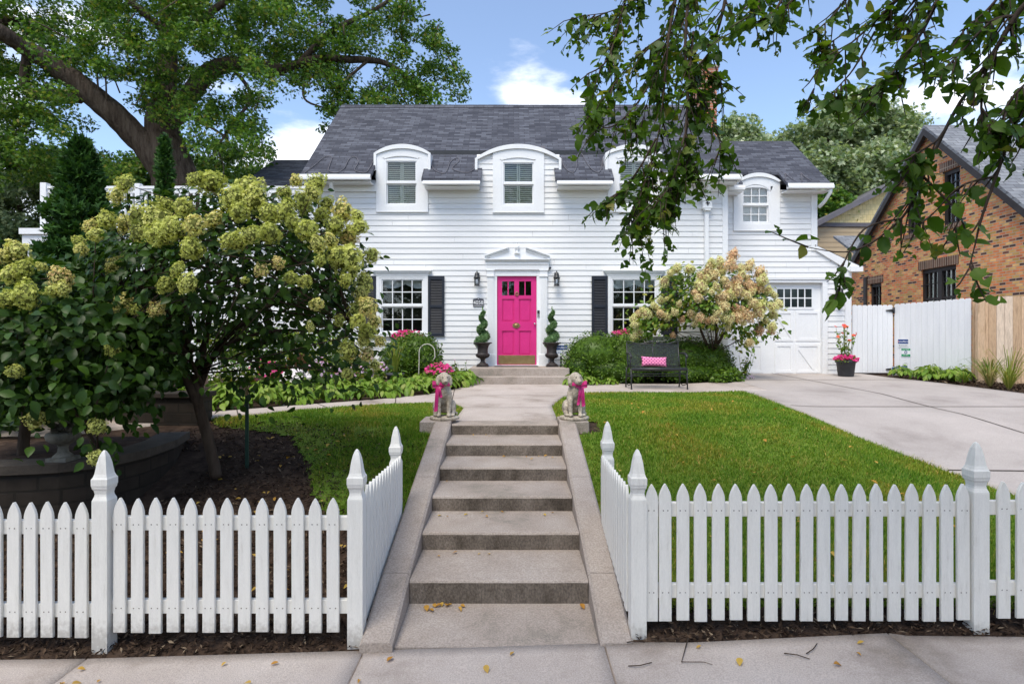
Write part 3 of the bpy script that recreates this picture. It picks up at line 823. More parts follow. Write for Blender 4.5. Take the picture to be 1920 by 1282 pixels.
def return_run(fence, x, sgn, ys, ztop, zbot):
    """pickets on the side towards the steps"""
    face = '+x' if sgn > 0 else '-x'
    for (o0, o1) in ((.68, .765), (.22, .30)):
        y0, y1 = ys[0] - .06, ys[-1] + .06
        t0, t1 = (o0, o0) ; bt0, bt1 = zbot(y0), zbot(y1)
        base0 = o0 if o0 > .5 else o0 + bt0 - .05; base1 = o0 - .02 if o0 > .5 else o0 + bt1 - .08
        w = o1 - o0
        b = MB(); xx = x - sgn * .055
        b.prism([(xx, y0, base0), (xx, y0, base0 + w), (xx, y1, base1 + w), (xx, y1, base1)], (sgn * .036, 0, 0)); b.build('rail', PICKET, fence)
    for y in ys:
        picket_bm(x, y, zbot(y), ztop(y), face=face).build('picket', PICKET, fence)

lf = thing('picket_fence', 'white picket fence left of the steps, in front of dark mulch', 'picket fence', (-1, FRONT, 0), 'white gothic picket fences along the sidewalk')
fence_run(lf, [FX(p, FRONT) for p in (223, 256.5, 290, 323.5, 357, 390.5, 424, 457.5, 491, 524.5, 558, 591, 624)], FRONT, .075, .882, [(.685, .768), (.182, .265)], -2.47, -.96)
fence_run(lf, [-3.226 - .105 * k for k in range(16, 0, -1)] + [FX(p, FRONT) for p in (-42, -10, 23.5, 55, 87, 119, 151)], FRONT, .045, .858, [(.662, .745), (.16, .243)], -4.98, -2.52)
post_mb(FX(187, FRONT) + .015, FRONT + .02, -.05, 1.17).build('post', PICKET, lf)
post_mb(FX(663, FRONT) + .012, FRONT + .03, -.05, 1.175).build('post', PICKET, lf)
post_mb(-.975, 4.86, .15, 1.12).build('post', PICKET, lf)
return_run(lf, -.915, 1, [3.70 + .089 * i for i in range(13)], lambda y: .925 - .03 * (y - 3.7), lambda y: .075 + (y - 3.6) * .19)
rf = thing('picket_fence', 'bright white picket fence right of the steps, in front of the lawn', 'picket fence', (.8, FRONT, 0), 'white gothic picket fences along the sidewalk')
DR = FRONT - .02
fence_run(rf, [FX(p, DR) for p in (1222, 1248, 1281, 1314.5, 1347.5, 1381, 1414, 1447, 1480, 1513, 1546, 1579, 1612, 1645, 1678, 1711, 1744, 1777, 1808)], DR, .155, .972, [(.775, .858), (.285, .368)], .77, 2.80)
fence_run(rf, [FX(p, DR) for p in (1884, 1919, 1953, 1987, 2021)] + [FX(2021, DR) + .107 * k for k in range(1, 15)], DR, .165, .985, [(.785, .868), (.30, .383)], 2.86, 4.98)
post_mb(FX(1197, DR), DR + .03, .0, 1.178).build('post', PICKET, rf)
post_mb(FX(1844, DR) - .022, DR + .03, .03, 1.222).build('post', PICKET, rf)
post_mb(.755, 4.72, .2, 1.18).build('post', PICKET, rf)
return_run(rf, .695, -1, [3.66 + .087 * i for i in range(12)], lambda y: .935 - .01 * (y - 3.7), lambda y: .15 + (y - 3.6) * .22)

# ------------------------------------------------------------------ the white house
HY = 13.40           # face of the front wall
WY = 13.80           # face of the garage wing
house = thing('white_house', 'white clapboard house with dark shingle roof, arched dormers and magenta front door', 'house', (0, HY, .9))

def siding(name, x0, x1, z0, z1, y, parent, openings=(), expo=.127, mat_=None, clip=None, seams=True, rev=False):
    b = MB(); z = z0; row = 0
    while z < z1 - .004:
        zt = min(z + expo, z1)
        spans = [(x0, x1 if clip is None else min(x1, clip(zt)))]
        for (a, c, d, e) in openings:
            if d < zt - .02 and e > z + .02:
                ns = []
                for (s, t) in spans:
                    if c <= s or a >= t: ns.append((s, t)); continue
                    if a > s: ns.append((s, a))
                    if c < t: ns.append((c, t))
                spans = ns
        for (s, t) in spans:
            if t - s < .01: continue
            cuts = [s]
            if seams:
                p = s + random.uniform(1.0, 3.6)
                while p < t - .4:
                    cuts.append(p); p += 3.66
            cuts.append(t)
            for (u, v) in zip(cuts[:-1], cuts[1:]):
                v -= .004 if v < t else 0; zj = random.uniform(-.0016, .0016); zk = random.uniform(-.0016, .0016)
                lo, hi = y - .0165, y - .002
                b.add([(u, lo, z + zj), (v, lo, z + zk), (v, hi + .001, zt + .012), (u, hi + .001, zt + .012), (u, y + .012, z), (v, y + .012, z), (v, y + .014, zt + .012), (u, y + .014, zt + .012)],
                      [(0, 1, 2, 3), (4, 5, 1, 0), (5, 6, 2, 1), (7, 4, 0, 3), (6, 7, 3, 2)])
        z += expo; row += 1
    return b.build(name, mat_ or SIDING, parent)

def fz(py): return FZ(py, HY)
def fx(px): return FX(px, HY)
HX0, HX1 = -4.62, fx(1363)
EAVE_Y, EAVE_Z, RIDGE_Y, RIDGE_Z = 13.02, 5.52, 16.1, 8.25
SL = (RIDGE_Z - EAVE_Z) / (RIDGE_Y - EAVE_Y)
def roof_z(y): return EAVE_Z + SL * (y - EAVE_Y)

D_SPECS = {   # dormers: band x0, x1, spring z, apex z, leg bottom z, casing x0, x1, bottom z, window x0, x1, z0, z1
    'left': (fx(702), fx(808), fz(289), fz(272), fz(321), fx(706), fx(803), fz(397), fx(721), fx(785), fz(387), fz(299)),
    'mid': (fx(891), fx(1052), fz(299), fz(272), fz(322), fx(924), fx(1020), fz(398), fx(940), fx(1004), fz(387), fz(302)),
    'right': (fx(1134), fx(1240), fz(289), fz(272), fz(321), fx(1139), fx(1236), fz(397), fx(1157), fx(1221), fz(387), fz(299)),
}
# front wall with its openings
W_L = (fx(712), fx(797), fz(626), fz(520))
W_R = (fx(1144), fx(1233), fz(626), fz(520))
DOOR = (fx(931), fx(1007), fz(686), fz(517))
ops = [W_L, W_R, (DOOR[0] - .02, DOOR[1] + .02, DOOR[2] - .3, DOOR[3] + .02)]
for k in D_SPECS: s = D_SPECS[k]; ops.append((s[8] - .02, s[9] + .02, s[10] - .02, s[11] + .06))
siding('front_wall', HX0, HX1 - .11, 1.13, 5.46, HY, house, ops)
# wall behind the wide middle dormer, above the eave
s = D_SPECS['mid']; siding('dormer_wall', s[0] + .04, s[1] - .04, 5.46, s[2] + .10, HY + .001, house, [ops[4]], seams=False)
MB().box(HX1 - .11, HX1 + .012, HY - .032, HY + .10, 1.08, 5.45).build('corner_board', WHITE, house)
MB().box(HX0 - .06, HX0 + .10, HY - .032, HY + .10, 1.08, 5.45).build('corner_board', WHITE, house)
MB().box(HX0, HX1, HY + .01, HY + .16, .6, 1.128).build('foundation', CONC_STEP, house)
b = MB(); b.box(HX0, HX0 + .15, HY + .1, 18.9, .7, 5.5); b.box(HX1 - .15, HX1, HY + .1, 18.9, .7, 5.5); b.box(HX0, HX1, 18.8, 18.95, .7, 5.5)
for x in (HX0, HX1 - .15):
    b.prism([(x, EAVE_Y + .4, 5.5), (x, 19.18 - .4, 5.5), (x, RIDGE_Y, RIDGE_Z - .3)], (.15, 0, 0))
b.build('side_wall', SIDING, house)
MB().box(HX0 + .2, HX1 - .2, HY + .75, HY + .8, .7, 5.9).build('interior_wall', DARKROOM, house)

# roof: one sheet with the lower strips between the dormers let in a little lower
TH = .07
def roof_slab(x0, x1, ya, yb, drop=0.0, mb=None, th=TH, ey=EAVE_Y, ez=EAVE_Z, sl=SL):
    mb = mb or MB()
    za, zb = ez + sl * (ya - ey) - drop, ez + sl * (yb - ey) - drop
    return mb.prism([(x0, ya, za), (x0, yb, zb), (x0, yb, zb - th), (x0, ya, za - th)], (x1 - x0, 0, 0))
def uv_roof(sl):
    c = 1 / math.sqrt(1 + sl * sl); s_ = sl * c
    return lambda co, n: (co.x, co.y * c + co.z * s_) if abs(n.x) < .6 else (co.y, co.z)
STEP_Y = 13.93
RX0, RX1 = -4.72, 5.02
mb = MB()
roof_slab(RX0, RX1, STEP_Y, RIDGE_Y, mb=mb)
roof_slab(RX0, fx(705), EAVE_Y, STEP_Y, mb=mb)
roof_slab(fx(1237), RX1, EAVE_Y, STEP_Y, mb=mb)
for a, c in ((fx(705), fx(1237)),):
    roof_slab(a, c, HY + .06, STEP_Y + .05, drop=.10, mb=mb)
for a, c in ((fx(795), fx(904)), (fx(1039), fx(1146))):
    roof_slab(a, c, EAVE_Y - .01, HY + .06, drop=.10, mb=mb)
mb.prism([(RX0, RIDGE_Y, RIDGE_Z), (RX0, 19.2, EAVE_Z), (RX0, 19.2, EAVE_Z - TH), (RX0, RIDGE_Y, RIDGE_Z - TH)], (RX1 - RX0, 0, 0))
roof = mb.build('roof', SHINGLE, house, uv=uv_roof(SL))
fl_ = MB(); zs_ = roof_z(STEP_Y)
for a, c in ((fx(800), fx(905)), (fx(1040), fx(1143))): fl_.box(a - .3, c + .3, STEP_Y - .012, STEP_Y + .03, zs_ - .115, zs_ - .012)
fl_.build('dark_gap_strip', BLACKMETAL, roof)  # dark strip added to draw the dark gap under the upper slab
rb = MB()
for i in range(34):
    x = RX0 + (RX1 - RX0) * i / 34; w = (RX1 - RX0) / 34
    for sg in (-1, 1):
        rb.prism([(x, RIDGE_Y, RIDGE_Z + .022), (x, RIDGE_Y + sg * .14, RIDGE_Z + .022 - .14 * SL), (x, RIDGE_Y + sg * .14, RIDGE_Z + .010 - .14 * SL), (x, RIDGE_Y, RIDGE_Z + .004)], (w * .985, 0, 0))
rb.build('ridge_cap', SHINGLE, roof, uv=uv_wall)
MB().box(fx(1016), fx(1024), 13.9, 14.0, 6.2, 6.42).build('vent_pipe', GREYTRIM, roof)
# rakes
b = MB()
for x in (RX0 + .02, RX1 - .05):
    b.prism([(x, EAVE_Y + .02, EAVE_Z - TH - .002), (x, RIDGE_Y, RIDGE_Z - TH - .002), (x, RIDGE_Y, RIDGE_Z - TH - .16), (x, EAVE_Y + .02, EAVE_Z - TH - .16)], (.03, 0, 0))
b.build('rake_board', WHITE, house)
# gutters with soffits
def gutter(x0, x1, y, z, parent, soff=HY, h=.12, w=.115):
    b = MB()
    pr = [(0, 0), (-.018, 0), (-.018, -.025), (-.045, -.06), (-.045, -h + .004), (-.04, -h), (w - .05, -h), (w - .05, 0), (w - .062, 0), (w - .062, -h + .012), (-.03, -h + .012), (-.006, -.05)]
    pts = [(x0, y + p[0], z + p[1]) for p in pr]
    b.prism(pts, (x1 - x0, 0, 0))
    g = b.build('gutter', WHITE, parent)
    s_ = MB(); s_.box(x0 + .02, x1 - .02, y + w - .048, soff - .002, z - h - .03, z - h - .012); s_.build('soffit', WHITE, g)
    return g
gl = gutter(RX0 - .02, fx(703), EAVE_Y - .035, EAVE_Z - .03, house)
gr = gutter(fx(1238), RX1 + .03, EAVE_Y - .035, EAVE_Z - .03, house)
for a, c in ((fx(798), fx(902)), (fx(1042), fx(1143))):
    gutter(a, c, EAVE_Y - .03, EAVE_Z - .17, house, h=.085)
MB().box(RX0 + .02, fx(706), HY - .05, HY - .018, 5.20, 5.38).build('frieze_board', WHITE, house)
MB().box(fx(1237), HX1 - .1, HY - .05, HY - .018, 5.20, 5.38).build('frieze_board', WHITE, house)

def downspout(x, y, z_top, z_elbow, z_bot, parent, head=None):
    d = MB(); w = .042
    path = [(x - .0, y - .30, z_top), (x, y - .30, z_top - .06), (x, y - .27, z_top - .14), (x, y - .14, z_top - .26), (x, y - .09, z_top - .36), (x, y - .075, z_elbow)]
    d.tube(path, w, 10)
    d.box(x - w, x + w, y - .10, y - .022, z_bot, z_elbow)
    o = d.build('downspout', WHITE, parent)
    if head:
        z0, z1 = head; hb = MB()
        hb.box(x - .125, x + .125, y - .17, y - .02, z1 - .045, z1)
        hb.box(x - .10, x + .10, y - .15, y - .02, z0 + .06, z1 - .045)
        hb.prism([(x - .10, y - .151, z0 + .06), (x + .10, y - .151, z0 + .06), (x + .055, y - .151, z0), (x - .055, y - .151, z0)], (0, .12, 0))
        hb.box(x - .115, x + .115, y - .16, y - .02, z0 + .05, z0 + .075)
        h_ = hb.build('leader_head', WHITE, o)
        e = MB(); ey = y - .158; zc = (z0 + z1) / 2 + .012      # fleur-de-lis
        pet = lambda pts: e.prism([(x + p[0], ey, zc + p[1]) for p in pts], (0, .008, 0))
        pet([(0, .062), (.014, .03), (.010, -.008), (-.010, -.008), (-.014, .03)])
        for sg in (-1, 1):
            pts = [(.011 * sg, -.008), (.014 * sg, .018), (.034 * sg, .036), (.048 * sg, .018), (.043 * sg, .0), (.034 * sg, .010), (.026 * sg, .010)]
            pet(pts if sg > 0 else pts[::-1])
        pet([(-.026, -.008), (.026, -.008), (.026, -.018), (-.026, -.018)])
        pet([(-.010, -.018), (.010, -.018), (.004, -.05), (-.004, -.05)])
        e.build('fleur_de_lis', BLACKMETAL, h_)
    return o
downspout(fx(1323), HY, EAVE_Z - .13, fz(376), .95, house, head=(fz(397), fz(375)))
downspout(fx(628), HY, EAVE_Z - .13, fz(376), .95, house)

# --- windows
def window(parent, x0, x1, z0, z1, y, cols, rows, blind=None, arch=0.0, valance=False, fw=.045, mw=.020, name='window'):
    """double hung: frame + muntins, panes, something behind"""
    zm = (z0 + z1) / 2
    b = MB()
    b.box(x0, x0 + fw, y - .035, y + .07, z0, z1); b.box(x1 - fw, x1, y - .035, y + .07, z0, z1)
    b.box(x0 + fw, x1 - fw, y - .035, y + .07, z0, z0 + fw)
    if arch:
        n = 15
        lo = [(x0 + fw + (x1 - x0 - 2 * fw) * i / (n - 1), z1 - fw - arch * (1 - math.sqrt(max(0, 1 - (2 * i / (n - 1) - 1) ** 2 * .92)))) for i in range(n)]
        up = [(p[0], z1) for p in lo]
        b.band(lo, up, y - .034, y + .07)
    else:
        b.box(x0 + fw, x1 - fw, y - .035, y + .07, z1 - fw, z1)
    b.box(x0 + fw, x1 - fw, y - .028, y + .02, zm - .020, zm + .020)
    ix0, ix1 = x0 + fw, x1 - fw
    for (za, zb, yo) in ((z0 + fw, zm - .02, .022), (zm + .02, z1 - fw, -.004)):
        st = .026
        b.box(ix0, ix0 + st, y + yo - .012, y + yo + .012, za, zb); b.box(ix1 - st, ix1, y + yo - .012, y + yo + .012, za, zb)
        b.box(ix0 + st, ix1 - st, y + yo - .0115, y + yo + .0115, za, za + st); b.box(ix0 + st, ix1 - st, y + yo - .0115, y + yo + .0115, zb - st, zb)
        for c in range(1, cols):
            xx = ix0 + st + (ix1 - ix0 - 2 * st) * c / cols
            b.box(xx - mw / 2, xx + mw / 2, y + yo - .011, y + yo + .009, za + st, zb - st)
        for r in range(1, rows):
            zz = za + st + (zb - za - 2 * st) * r / rows
            b.box(ix0 + st, ix1 - st, y + yo - .010, y + yo + .008, zz - mw / 2, zz + mw / 2)
    w = b.build(name, WHITE, parent)
    g = MB()
    for (za, zb, yo) in ((z0 + fw, zm, .024), (zm, z1 - .01, -.002)):
        g.box(ix0, ix1, y + yo - .002, y + yo + .002, za, zb)
    g.build('pane', GLASS, w)
    if blind:
        bl = MB(); yb = y + .055; xm = (ix0 + ix1) / 2
        for (a, c) in ((ix0, xm - .004), (xm + .004, ix1)):
            bl.box(a, a + .035, yb - .012, yb + .012, z0, z1); bl.box(c - .035, c, yb - .012, yb + .012, z0, z1)
            bl.box(a, c, yb - .011, yb + .011, zm - .03, zm + .03)
            z = z0 + .05
            while z < z1 - .02:
                bl.add([(a + .035, yb - .022, z), (c - .035, yb - .022, z), (c - .035, yb + .020, z + .045), (a + .035, yb + .020, z + .045)], [(0, 1, 2, 3)])
                z += .046
        bl.build('blind', BLIND, w)
    if valance:
        v = MB(); n = 25; zt = z1 - fw
        lo = [(ix0 + (ix1 - ix0) * i / (n - 1), zt - .10 - .10 * abs(math.sin(math.pi * 1.5 * i / (n - 1) + .6))) for i in range(n)]
        v.band(lo, [(p[0], zt) for p in lo], y + .13, y + .14); v.build('valance', CURTAIN_OR_SKY, w)
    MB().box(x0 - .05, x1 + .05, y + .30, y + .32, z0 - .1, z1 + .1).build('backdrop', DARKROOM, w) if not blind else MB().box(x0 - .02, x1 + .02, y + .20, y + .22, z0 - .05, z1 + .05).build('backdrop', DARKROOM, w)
    return w

for (wx0, wx1, wz0, wz1) in (W_L, W_R):
    w = window(house, wx0, wx1, wz0, wz1, HY, 4, 2, valance=True)
    c = MB(); cw = .075
    c.box(wx0 - cw, wx0, HY - .045, HY + .05, wz0 - .02, wz1 + .04); c.box(wx1, wx1 + cw, HY - .045, HY + .05, wz0 - .02, wz1 + .04)
    c.box(wx0, wx1, HY - .044, HY + .05, wz1, wz1 + .04)
    c.box(wx0 - cw - .01, wx1 + cw + .01, HY - .055, HY + .04, wz1 + .04, wz1 + .075)
    for i in range(4):
        c.box(wx0 - cw - .03 - .018 * i, wx1 + cw + .03 + .018 * i, HY - .07 - .014 * i, HY, wz1 + .075 + .021 * i, wz1 + .0955 + .021 * i)
    c.box(wx0 - cw - .03, wx1 + cw + .03, HY - .085, HY + .04, wz0 - .06, wz0 - .02)
    c.build('casing', WHITE, w)
def shutter(x0, x1, z0, z1, y, parent):
    b = MB(); st = .055; zm = z0 + (z1 - z0) * .50
    b.box(x0, x0 + st, y - .055, y - .02, z0, z1); b.box(x1 - st, x1, y - .055, y - .02, z0, z1)
    for (a, c) in ((z0, z0 + .08), (zm - .035, zm + .035), (z1 - .08, z1)): b.box(x0 + st, x1 - st, y - .054, y - .02, a, c)
    for (a, c) in ((z0 + .08, zm - .035), (zm + .035, z1 - .08)):
        z = a
        while z < c - .005:
            b.add([(x0 + st, y - .048, z), (x1 - st, y - .048, z), (x1 - st, y - .022, z + .034), (x0 + st, y - .022, z + .034), (x0 + st, y - .042, z - .004), (x1 - st, y - .042, z - .004)], [(0, 1, 2, 3), (4, 5, 1, 0)])
            z += .036
    b.box(x0 + .02, x1 - .02, y - .024, y - .019, z0 + .02, z1 - .02)
    return b.build('shutter', SHUTTER, parent)
for (a, c) in ((803, 833.5), (676, 706), (1109, 1139), (1238.5, 1269)):
    shutter(fx(a), fx(c), fz(630.5), fz(518), HY, house)

# --- dormers
def arch_pts(x0, x1, zs, za, n=25):
    out = []
    xc, hw, r = (x0 + x1) / 2, (x1 - x0) / 2, za - zs
    rad = (hw * hw + r * r) / (2 * r); zc = za - rad
    for i in range(n):
        x = x0 + (x1 - x0) * i / (n - 1)
        out.append((x, zc + math.sqrt(max(0, rad * rad - (x - xc) ** 2))))
    return out
def dormer(spec, y, depth, blind, cols=1, rows=1, warch=0.0, legs=True, th=.10):
    bx0, bx1, zs, za, zl, cx0, cx1, cz, wx0, wx1, wz0, wz1 = spec
    up = arch_pts(bx0, bx1, zs, za); n = len(up)
    xm = (bx0 + bx1) / 2
    lo = arch_pts(bx0 + th * .55, bx1 - th * .55, zs - th * .25, za - th)
    b = MB()
    b.band(lo, up, y - .075, y - .012)                 # the arched fascia
    if legs:
        b.box(bx0 - .0005, bx0 + th * .55, y - .0745, y - .0125, zl, zs + .004); b.box(bx1 - th * .55, bx1 + .0005, y - .0745, y - .0125, zl, zs + .004)
    d = b.build('dormer', WHITE, house)
    r_ = MB()                                            # barrel roof running back into the shingles
    lo2 = [(p[0], p[1] - .03) for p in up]
    r_.band(lo2, [(p[0], p[1] - .002) for p in up], y - .012, y + depth, smooth=False)
    r_.box(bx0 + .004, bx0 + .03, y + .05, y + depth, zl - .15, zs); r_.box(bx1 - .03, bx1 - .004, y + .05, y + depth, zl - .15, zs)
    r_.build('barrel_roof', WHITE, d)
    c = MB(); yo = y - .042                              # flat casing round the window
    c.box(cx0, wx0, yo, y + .05, cz, wz1 + .02); c.box(wx1, cx1, yo, y + .05, cz, wz1 + .02)
    c.box(wx0, wx1, yo, y + .05, cz, wz0)
    head = [(p[0], p[1]) for p in arch_pts(wx0, wx1, wz1 - (.0 if not warch else warch), wz1 + .065 - warch * .0, 17)]
    top = lambda x: np.interp(x, [p[0] for p in lo], [p[1] for p in lo]) - .003
    xs_ = [cx0 + (wx0 - cx0) * i / 4 for i in range(4)] + [p[0] for p in head] + [wx1 + (cx1 - wx1) * (i + 1) / 4 for i in range(4)]
    lower = [(x, (np.interp(x, [p[0] for p in head], [p[1] for p in head]) if wx0 <= x <= wx1 else wz1 + .02)) for x in xs_]
    upper = [(x, max(top(x), l[1] + .002)) for x, l in zip(xs_, lower)]
    c.band(lower, upper, yo, y + .05)
    c.build('casing', WHITE, d)
    ins = [(x, z) for x, z in lower if wx0 <= x <= wx1]
    t = MB(); t.band([(x, wz1 - .005) if not warch else (x, z - .03) for x, z in ins], [(x, z - .002) for x, z in ins], y - .018, y + .05); t.build('head_trim', WHITE, d)
    sill = MB(); sill.box(cx0 - .004, cx1 + .004, y - .05, y + .02, cz - .018, cz); sill.build('sill', WHITE, d)
    window(d, wx0, wx1, wz0, wz1 + (.0 if not warch else .05), y, cols, rows, blind=blind, arch=warch)
    return d
for k in ('left', 'mid', 'right'):
    dormer(D_SPECS[k], HY, 1.0, True)

# --- heat cables zig-zagging above the eaves
def cable(pts, parent, off=.02):
    P_ = []
    pts = np.array(pts, float); n = len(pts)
    tt = np.linspace(0, n - 1, n * 8)
    # Catmull-Rom through the points
    for t in tt:
        i = min(int(t), n - 2); u = t - i
        p0, p1, p2, p3 = pts[max(i - 1, 0)], pts[i], pts[i + 1], pts[min(i + 2, n - 1)]
        P_.append(.5 * ((2 * p1) + (p2 - p0) * u + (2 * p0 - 5 * p1 + 4 * p2 - p3) * u * u + (3 * p1 - p0 - 3 * p2 + p3) * u ** 3))
    MB().tube(P_, .008, 5).build('heat_cable', GREYTRIM, parent)
def on_roof(px, py, drop=0.0, ey=EAVE_Y, ez=EAVE_Z, sl=SL):
    k = (636 - py) / F                                   # CAMZ + k y = ez + sl (y - ey) - drop
    y = (CAMZ - ez + sl * ey + drop) / (sl - k)
    return (FX(px, y), y, ez + sl * (y - ey) - drop + .028)
cable([on_roof(*p) for p in ((570, 327), (590, 312), (608, 297), (622, 297), (618, 312), (616, 322), (630, 326), (645, 318), (655, 300), (667, 297), (672, 306), (665, 320), (674, 325), (688, 324), (700, 304))], roof)
cable([on_roof(*p, drop=.10) for p in ((810, 305), (812, 318), (824, 326), (836, 325), (845, 305), (858, 298), (860, 305), (848, 318), (872, 326), (888, 320), (890, 310))], roof)
cable([on_roof(*p, drop=.10) for p in ((1053, 296), (1058, 315), (1072, 326), (1080, 318), (1083, 294), (1090, 290), (1103, 312), (1116, 324), (1126, 322), (1131, 296))], roof)
cable([on_roof(*p) for p in ((1290, 306), (1302, 318), (1318, 324), (1328, 316), (1332, 300), (1340, 299), (1358, 306), (1376, 322))], roof)

# --- chimney
ch = MB(); cx0, cx1 = 5.00, 5.44
ch.box(cx0, cx1, 15.7, 16.5, 5.0, 8.95); ch.box(cx0 - .03, cx1 + .03, 15.67, 16.53, 8.95, 9.10)
cho = ch.build('chimney', CHIMNEY, house, uv=uv_wall)
MB().box(cx0 - .06, cx1 + .06, 15.64, 16.56, 9.10, 9.17).build('chimney_cap', CONC, cho)
MB().lathe([(.12, 0), (.11, .25), (.13, .27), (.13, .3)], (5.22, 16.1, 9.17), 12).build('chimney_pot', CHIMNEY, cho)

# --- front door and its surround
DX0, DX1, DZ0, DZ1 = fx(932), fx(1006), fz(684), fz(518)
DY_ = HY + .045
d = MB(); w = DX1 - DX0; h = DZ1 - DZ0
sx = lambda t: DX0 + w * t
cols_ = [(.125, .435), (.555, .865)]
rows_ = [(.785, .945), (.49, .745), (.115, .385)]
d.box(DX0, sx(.125), DY_ - .022, DY_ + .022, DZ0, DZ1); d.box(sx(.865), DX1, DY_ - .022, DY_ + .022, DZ0, DZ1); d.box(sx(.435), sx(.555), DY_ - .022, DY_ + .022, DZ0 + h * .115, DZ0 + h * .945)
zz = [0] + [v for r_ in reversed(rows_) for v in r_] + [1]
for i in range(0, len(zz), 2):
    lo_, hi_ = DZ0 + h * zz[i], DZ0 + h * zz[i + 1]
    for (a, c) in ((.125, .435), (.555, .865)): d.box(sx(a), sx(c), DY_ - .0218, DY_ + .022, lo_, hi_)
    if i == 0 or i == len(zz) - 2: d.box(sx(.435), sx(.555), DY_ - .0216, DY_ + .022, lo_, hi_)
for (ra, rb_) in rows_[1:]:
    for (a, c) in cols_:
        d.box(sx(a), sx(c), DY_ + .004, DY_ + .018, DZ0 + h * ra, DZ0 + h * rb_)
        m_ = .028
        d.rbox(sx(a) + m_, sx(c) - m_, DY_ - .006, DY_ + .006, DZ0 + h * ra + m_, DZ0 + h * rb_ - m_, .012)
for (a, c) in cols_:
    xm = (sx(a) + sx(c)) / 2; d.box(xm - .012, xm + .012, DY_ - .015, DY_ + .015, DZ0 + h * .785, DZ0 + h * .945)
door = d.build('front_door', PINK, house)
g = MB()
for (a, c) in cols_: g.box(sx(a), sx(c), DY_ + .004, DY_ + .008, DZ0 + h * .785, DZ0 + h * .945)
g.build('pane', GLASS, door)
MB().box(DX0 - .1, DX1 + .1, DY_ + .28, DY_ + .3, DZ0, DZ1 + .1).build('backdrop', DARKROOM, door)
MB().rbox(DX0 + .03, DX1 - .03, DY_ - .028, DY_ - .0225, DZ0 + .015, fz(666), .004).build('kick_plate', BRASS, door)
k = MB(); kx, kz = fx(969), fz(551)
k.tube([(kx + .034 * math.cos(a / 12 * 2 * math.pi), DY_ - .04, kz + .034 * math.sin(a / 12 * 2 * math.pi)) for a in range(13)], .010, 8)
k.ball((kx, DY_ - .035, kz + .04), .016); k.ball((kx, DY_ - .03, kz - .04), .012); k.build('knocker', BRASS, door)
MB().lathe([(.018, 0), (.020, .006), (.008, .016)], (0, 0, 0), 10).build('viewer', STEEL, door).matrix_basis = Matrix.Translation(Vector((fx(969), DY_ - .022, fz(579))) - ORG[door.name]) @ Matrix.Rotation(R(90), 4, 'X')
sc_ = MB(); cx_, cz_ = fx(968), fz(610)     # brass scallop plate
n = 28; pts = []
for i in range(n):
    a = 2 * math.pi * i / n; rr = (.075 + .006 * math.cos(a * 7)); pts.append((cx_ + rr * 1.15 * math.cos(a), DY_ - .034, cz_ + rr * .82 * math.sin(a)))
sc_.prism(pts, (0, .012, 0)); sc_.ball((cx_, DY_ - .034, cz_), (.05, .014, .035)); sc_.box(cx_ - .03, cx_ + .03, DY_ - .05, DY_ - .034, cz_ - .05, cz_ - .035); sc_.build('letter_plate', BRASS, door)
kn = MB(); kn.ball((fx(1002.5), DY_ - .06, fz(607)), .024); kn.tube([(fx(1002.5), DY_ - .06, fz(607)), (fx(1002.5), DY_ - .02, fz(607))], .010, 8); kn.build('door_knob', STEEL, door)

sr = MB()
X_ = lambda px: fx(px)
for (a, c) in ((913.5, 926), (1012, 1026)):               # fluted pilasters
    sr.box(X_(a), X_(c), HY - .05, HY + .04, fz(664), fz(519))
    nfl = 5; ww = (X_(c) - X_(a) - .03) / nfl
    for i in range(nfl): sr.box(X_(a) + .015 + ww * i + .004, X_(a) + .015 + ww * (i + 1) - .004, HY - .060, HY - .049, fz(661), fz(524))
    sr.rbox(X_(a) - .025, X_(c) + .025, HY - .085, HY + .04, fz(691), fz(664), .006)
    sr.box(X_(a) - .012, X_(c) + .012, HY - .075, HY + .04, fz(519), fz(516.5)); sr.box(X_(a) - .004, X_(c) + .004, HY - .062, HY + .04, fz(516.5), fz(508))
    sr.box(X_(a) - .016, X_(c) + .016, HY - .078, HY + .04, fz(508), fz(505.5))
sr.box(X_(926), DX0 - .002, HY - .028, HY + .09, fz(690), fz(518)); sr.box(DX1 + .002, X_(1012), HY - .028, HY + .09, fz(690), fz(518))
sr.box(X_(926), X_(1012), HY - .030, HY + .09, fz(517.5), fz(507))
sr.box(X_(911), X_(1028.5), HY - .07, HY + .04, fz(506.5), fz(497.5))
nd = 46
for i in range(nd):
    x = X_(912) + (X_(1027) - X_(912)) * i / nd; sr.box(x, x + .017, HY - .088, HY - .068, fz(496.8), fz(493.5))
sr.box(X_(911), X_(1028.5), HY - .071, HY + .04, fz(497.4), fz(491))
for i in range(3): sr.box(X_(910.5 - i * .8), X_(1029 + i * .8), HY - .09 - .022 * i, HY + .03, fz(491.5) + .021 * i, fz(491.5) + .0205 * (i + 1))
tz = fz(491.5) + .063
sr.prism([(X_(914), HY - .045, tz), (X_(1026), HY - .045, tz), (X_(990), HY - .045, fz(468)), (X_(949), HY - .045, fz(468))], (0, .06, 0))
for sg in (-1, 1):                                          # raking cornice, broken at the middle
    c0 = X_(969.7)
    for i, (a0, a1, pr) in enumerate(((0, .030, .075), (.034, .058, .10), (.062, .092, .125))):
        xo, xi = c0 + sg * (X_(1030.5) - c0), c0 + sg * (X_(985.5) - c0)
        zo, zi = tz - .005, fz(471)
        pts = [(xo, HY - pr, zo + a0), (xi, HY - pr, zi + a0), (xi, HY - pr, zi + a1), (xo, HY - pr, zo + a1)]
        sr.prism(pts if sg < 0 else pts[::-1], (0, pr + .0, 0))
surround = sr.build('door_surround', WHITE, house)
